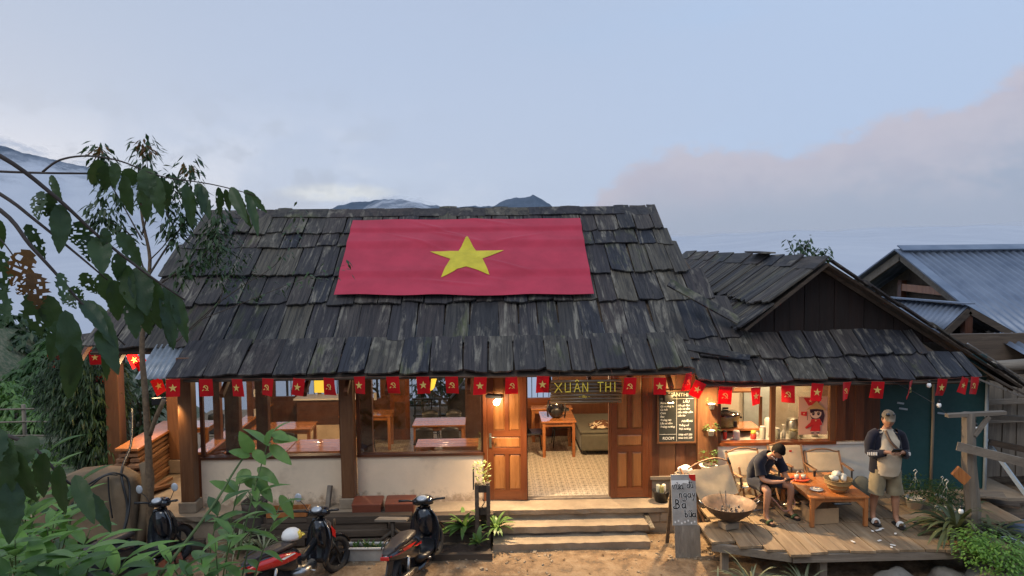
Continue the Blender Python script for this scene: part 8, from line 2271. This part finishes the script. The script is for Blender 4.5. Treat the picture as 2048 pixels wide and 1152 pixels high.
# ---- slim young tree before the roof
def leaf_cloud(g, pts, n, rad, L, W_, qq, droop=.5):
    for k in range(n):
        c = qq.choice(pts); r_ = rad*qq.random()**.6; a = qq.uniform(0, 2*PI); e_ = qq.uniform(-1.2, 1.2)
        p = Vector(c)+Vector((math.cos(a)*math.cos(e_), math.sin(a)*math.cos(e_), math.sin(e_)))*r_
        d = Vector((math.cos(a), math.sin(a), qq.uniform(-1.4, .2)*droop*2)).normalized(); leaf_quad(g, p, d, L*qq.uniform(.7, 1.3), W_*qq.uniform(.7, 1.2), qq)
TP = Vector((-5.35, 11.35, -.5))
tt = thing('young_tree', 'slender young tree with mottled trunk in front of the left roof edge', 'tree', TP)
tr_pts = [TP, at(297, 900, 11.35), at(290, 780, 11.38), at(284, 700, 11.4), at(290, 600, 11.45), at(300, 520, 11.5), at(285, 440, 11.5), at(275, 350, 11.5)]
g = MB(); s_ = smooth(tr_pts, 4); g.tube(s_, [.06-.047*i/(len(s_)-1) for i in range(len(s_))], 9); g.build('trunk', MT['palebark'], tt, TP)
g = MB(); g.tube(smooth([at(300, 870, 11.35), at(310, 840, 11.3), at(328, 800, 11.25)], 3), .035, 8); g.build('limb', MT['palebark'], tt, TP)
cl = []
for (pts_, r_) in (([(292, 560), (330, 500), (370, 440), (380, 390), (378, 330)], .02), ([(290, 600), (330, 560), (400, 520), (430, 470), (440, 430)], .022), ([(288, 540), (260, 470), (215, 440), (200, 420)], .016), ([(284, 470), (300, 400), (296, 340), (288, 292)], .014), ([(284, 480), (240, 400), (205, 340), (200, 300)], .012), ([(300, 520), (340, 470), (330, 400), (345, 360)], .012), ([(345, 690), (420, 620), (480, 575), (560, 520), (605, 425)], .012), ([(345, 690), (440, 600), (432, 540), (440, 470)], .011), ([(400, 640), (500, 600), (600, 560), (690, 530)], .008)):
    yy = [11.4+.15*i for i in range(len(pts_))] if pts_[0][0] < 330 else [11.1+.1*i for i in range(len(pts_))]
    P_ = [at(u, v, y_) for (u, v), y_ in zip(pts_, yy)]; s_ = smooth(P_, 5); g = MB(); g.tube(s_, [r_*(1-.75*i/(len(s_)-1)) for i in range(len(s_))], 6); g.build('limb', MT['bark'], tt, TP)
    if pts_[0][0] < 330: cl += s_[len(s_)//3:]
    else:
        g = MB(); leaf_cloud(g, s_[len(s_)//3:], 45, .2, .10, .022, q); g.build('sparse_leaves', MT['leafdark'], tt, TP)['kind'] = 'stuff'
g = MB(); leaf_cloud(g, cl, 1250, .24, .13, .030, q, .8); cr_o = g.build('crown', MT['leafdark'], tt, TP); cr_o['kind'] = 'stuff'
dense = [at(u, v, 11.8) for (u, v) in ((440, 470), (455, 510), (420, 500), (430, 540), (470, 540))]
g = MB(); leaf_cloud(g, dense, 420, .38, .08, .018, q, .5); g.build('fine_foliage', MT['leafdark'], tt, TP)['kind'] = 'stuff'
g = MB(); leaf_cloud(g, [at(200, 300, 11.5), at(288, 290, 11.5), at(296, 300, 11.5), at(375, 335, 11.5)], 60, .12, .12, .022, q, .3); g.build('young_tips', MT['leafbrown'], tt, TP)['kind'] = 'stuff'
# ---- dark weeping shrub left of the veranda
def narrow_shrub(label, c, blobs, n, L, W_, mat, name='weeping_shrub', cat='shrub', trunk=True, droop=1.6, kind=None):
    t = thing(name, label, cat, c); B_ = Vector(c)
    if trunk:
        for k in range(6):
            b = blobs[k % len(blobs)]; g = MB(); g.tube(smooth([B_+Vector((.08*k-.2, 0, 0)), B_.lerp(Vector(b[0]), .5)+Vector((.1, 0, .2)), Vector(b[0])], 4), [.04-.003*i for i in range(9)], 6); g.build('stem', MT['bark'], t, B_)
    g = MB()
    for k in range(n):
        bc, br_ = q.choice(blobs); a = q.uniform(0, 2*PI); e_ = q.uniform(-1.3, 1.3); rr = br_*q.random()**.4
        p = Vector(bc)+Vector((math.cos(a)*math.cos(e_)*rr, math.sin(a)*math.cos(e_)*rr, math.sin(e_)*rr)); cc = q.uniform(.6, 1.2)
        for j in range(3):
            d = Vector((math.cos(a+q.uniform(-.9, .9)), math.sin(a+q.uniform(-.9, .9)), -q.uniform(.1, droop))).normalized(); leaf_quad(g, p, d, L*q.uniform(.7, 1.3)*cc, W_, q, .3)
    o = g.build('foliage', MT[mat], t, B_); o['kind'] = 'stuff'
    return t
def A_(u, v, y): return tuple(at(u, v, y))
narrow_shrub('dark weeping narrow leaved shrub left of the veranda post', (-8.0, 14.4, -.5), [(A_(150, 730, 14.4), .55), (A_(190, 760, 14.2), .6), (A_(140, 800, 14.4), .65), (A_(180, 830, 14.2), .65), (A_(200, 880, 14.2), .55), (A_(150, 870, 14.4), .5), (A_(110, 760, 14.6), .5), (A_(215, 800, 14.3), .45)], 3400, .17, .016, 'leafdark')
narrow_shrub('airy dark leaved tree behind the veranda between the posts', (-8.2, 17.0, -.5), [(A_(200, 725, 17), .5), (A_(240, 740, 17), .55), (A_(270, 790, 17.2), .6), (A_(300, 820, 17.2), .5), (A_(330, 770, 17.4), .5), (A_(250, 830, 17.2), .5)], 420, .20, .045, 'leafdark', name='broadleaf_tree', cat='tree', droop=.8)
narrow_shrub('dark bush seen through the right window behind the terrace', (-1.0, 20.6, -.8), [(A_(850, 780, 20.6), .6), (A_(900, 790, 20.6), .6), (A_(870, 760, 20.8), .5), (A_(930, 770, 20.6), .5), (A_(840, 800, 20.6), .5)], 420, .2, .035, 'leafdark', name='terrace_bush', cat='bush', droop=.8)
narrow_shrub('thin potted sapling against the sky behind the back window', (-3.0, 18.6, 0), [(A_(745, 775, 18.6), .18), (A_(743, 785, 18.6), .15)], 26, .10, .02, 'leafdark', name='sapling', cat='sapling', droop=.6)
t = strap_plant(-.85, 18.3, .75, 26, .5, 'spiky agave in a dark square pot on the terrace', .03, 'leafmid', .2, 1.1, 'agave')
g = MB(); g.box((0, 0, -.36), (.55, .45, .7)); g.build('pot', MT['black'], t, bevel=.01)
# ---- hillside growth at the far left
for k, (bl, n, L, W_, mt_, c, lb) in enumerate((
    ([(A_(20, 700, 30), 1.6), (A_(60, 740, 29), 1.7), (A_(0, 760, 28), 1.6), (A_(90, 720, 31), 1.4), (A_(-40, 720, 30), 2.2)], 1900, .42, .10, 'leafdark', (-20, 30, -.5), 'tall dark tree mass on the hillock at the left edge'),
    ([(A_(120, 730, 26), 1.0), (A_(90, 760, 25), 1.1), (A_(60, 790, 24), 1.0)], 1000, .34, .07, 'leaf', (-14.5, 25, -1), 'mid green bush below the dark tree mass'),
    ([(A_(20, 840, 21), .8), (A_(50, 820, 22), .8), (A_(0, 810, 22), .8), (A_(80, 850, 20), .45)], 900, .28, .05, 'leafmid', (-13.6, 21, -.6), 'pale green bush behind the bamboo fence'))):
    narrow_shrub(lb, c, bl, n, L, W_, mt_, name='hillside_bush', cat='bush', droop=.9)
def grass_field(name, label, x0, x1, y0, y1, n, h, mat):
    g = MB()
    for k in range(n):
        x = q.uniform(x0, x1); y = q.uniform(y0, y1)
        if MN.noise(Vector((x*.6, y*.6, 9))) < -.08: continue
        z = gz(x, y)-.02
        for j in range(3):
            a = q.uniform(0, 2*PI); l = h*q.uniform(.4, 1.3); d = Vector((math.cos(a)*.5, math.sin(a)*.5, 1)).normalized(); s_ = Vector((-math.sin(a), math.cos(a), 0))*.012*(h/.2)
            p = Vector((x, y, z)); g.add([p-s_, p+s_, p+d*l*.6+s_*.7, p+d*l-Vector((0, 0, l*.15))+Vector((math.cos(a), math.sin(a), 0))*l*.3, p+d*l*.6-s_*.7], [(0, 1, 2, 3, 4)], True)
    o = struct(g, name, MT[mat], 'stuff'); o['label'] = label; return o
grass_field('grass', 'rough grass and weeds on the left slope', -16, -7.4, 11.5, 24, 5200, .22, 'leafmid')
grass_field('bank_weeds', 'weeds growing on the bank below the camera', -4.5, -.6, 2.4, 5.0, 1200, .2, 'leaf')
for k, (x, y, r_) in enumerate(((-10.6, 20.2, .35), (-11.3, 20.6, .28), (-9.4, 17.3, .25), (-8.9, 15.2, .22), (-8.3, 14.0, .28), (-10.0, 21.0, .3))):
    g_ = rock(x, y, gz(x, y)+r_*.3, r_, 40+k, ('pale boulder on the slope behind the weeping shrub', 'second pale boulder on the slope, by the fence', 'pale rock half way up the slope', 'pale rock near the rendered wall', 'largest pale rock beside the rendered wall', 'farthest pale rock on the slope')[k], 'slope_rock', 'stone'); g_['group'] = 'pale rocks on the left slope'; g_['category'] = 'rock'
# ---- right: shrub spilling over the boulder, twigs over the kitchen roof
t = thing('green_shrub', 'small leaved bright green shrub spilling over the boulder at the bottom right', 'shrub', (7.0, 9.7, -.5)); B_ = Vector(t.location)
bl = [A_(1960, 1080, 9.9), A_(1990, 1095, 9.7), A_(2020, 1110, 9.6), A_(2050, 1130, 9.6), A_(1940, 1090, 9.8), A_(2010, 1130, 9.5), A_(2060, 1100, 9.8), A_(1970, 1110, 9.7)]
g = MB(); leaf_cloud(g, [Vector(b) for b in bl], 2300, .27, .055, .016, q, .1); g.build('foliage', MT['leafbright'], t, B_)['kind'] = 'stuff'
g = MB()
for b in bl: g.tube([B_+Vector((0, 0, -.1)), B_.lerp(Vector(b), .6)+Vector((0, 0, .05)), Vector(b)], .010, 5)
o_ = g.build('stems', MT['twig'], t, B_); o_['kind'] = 'stuff'
t = thing('small_tree', 'twiggy top of a small tree showing above the kitchen roof', 'tree', (9.6, 22.0, -2.5)); B_ = Vector(t.location); tips = []
g = MB(); g.tube([B_, (9.3, 21.5, 2.0), A_(1605, 535, 21)], [.09, .05, .03], 7); g.build('trunk', MT['bark'], t, B_)
for (pts_) in ([(1605, 535), (1590, 510), (1575, 480)], [(1605, 535), (1608, 505), (1622, 478)], [(1608, 530), (1630, 505), (1650, 508)], [(1600, 535), (1640, 520), (1655, 500)], [(1605, 535), (1600, 500), (1596, 482)]):
    s_ = smooth([at(u, v, 21) for u, v in pts_], 4); g = MB(); g.tube(s_, .012, 5); g.build('limb', MT['bark'], t, B_); tips += s_[3:]
g = MB(); leaf_cloud(g, tips, 170, .22, .16, .045, q, .5); g.build('crown', MT['leafdark'], t, B_)['kind'] = 'stuff'

# ---- small stones, chips and dead leaves on the yard
g = MB()
for k in range(900):
    x = q.uniform(-5.5, 3.4); y = q.uniform(8.6, 11.5) if q.random() < .6 else q.uniform(10.8, 11.5)
    if MN.noise(Vector((x*1.1, y*1.1, 3))) < -.12: continue
    z = gz(x, y); s_ = q.uniform(.006, .022)*(1.6 if q.random() < .06 else 1)
    g.box((x, y, z+s_*.2), (s_*2, s_*1.5, s_), (q.uniform(-.5, .5), q.uniform(-.5, .5), q.uniform(0, 3)))
o = struct(g, 'gravel', MT['concrete'], 'stuff'); o['label'] = 'small stones and chips scattered over the earth yard'
g = MB()
for k in range(70):
    x = q.uniform(-5.5, 3.2); y = q.uniform(9, 11.6); z = gz(x, y)+.012; a = q.uniform(0, 6.3)
    leaf_quad(g, Vector((x, y, z)), Vector((math.cos(a), math.sin(a), .05)), q.uniform(.04, .09), .014, q, -.02)
o = struct(g, 'dead_leaves', MT['leafbrown'], 'stuff'); o['label'] = 'dead leaves lying on the earth yard'
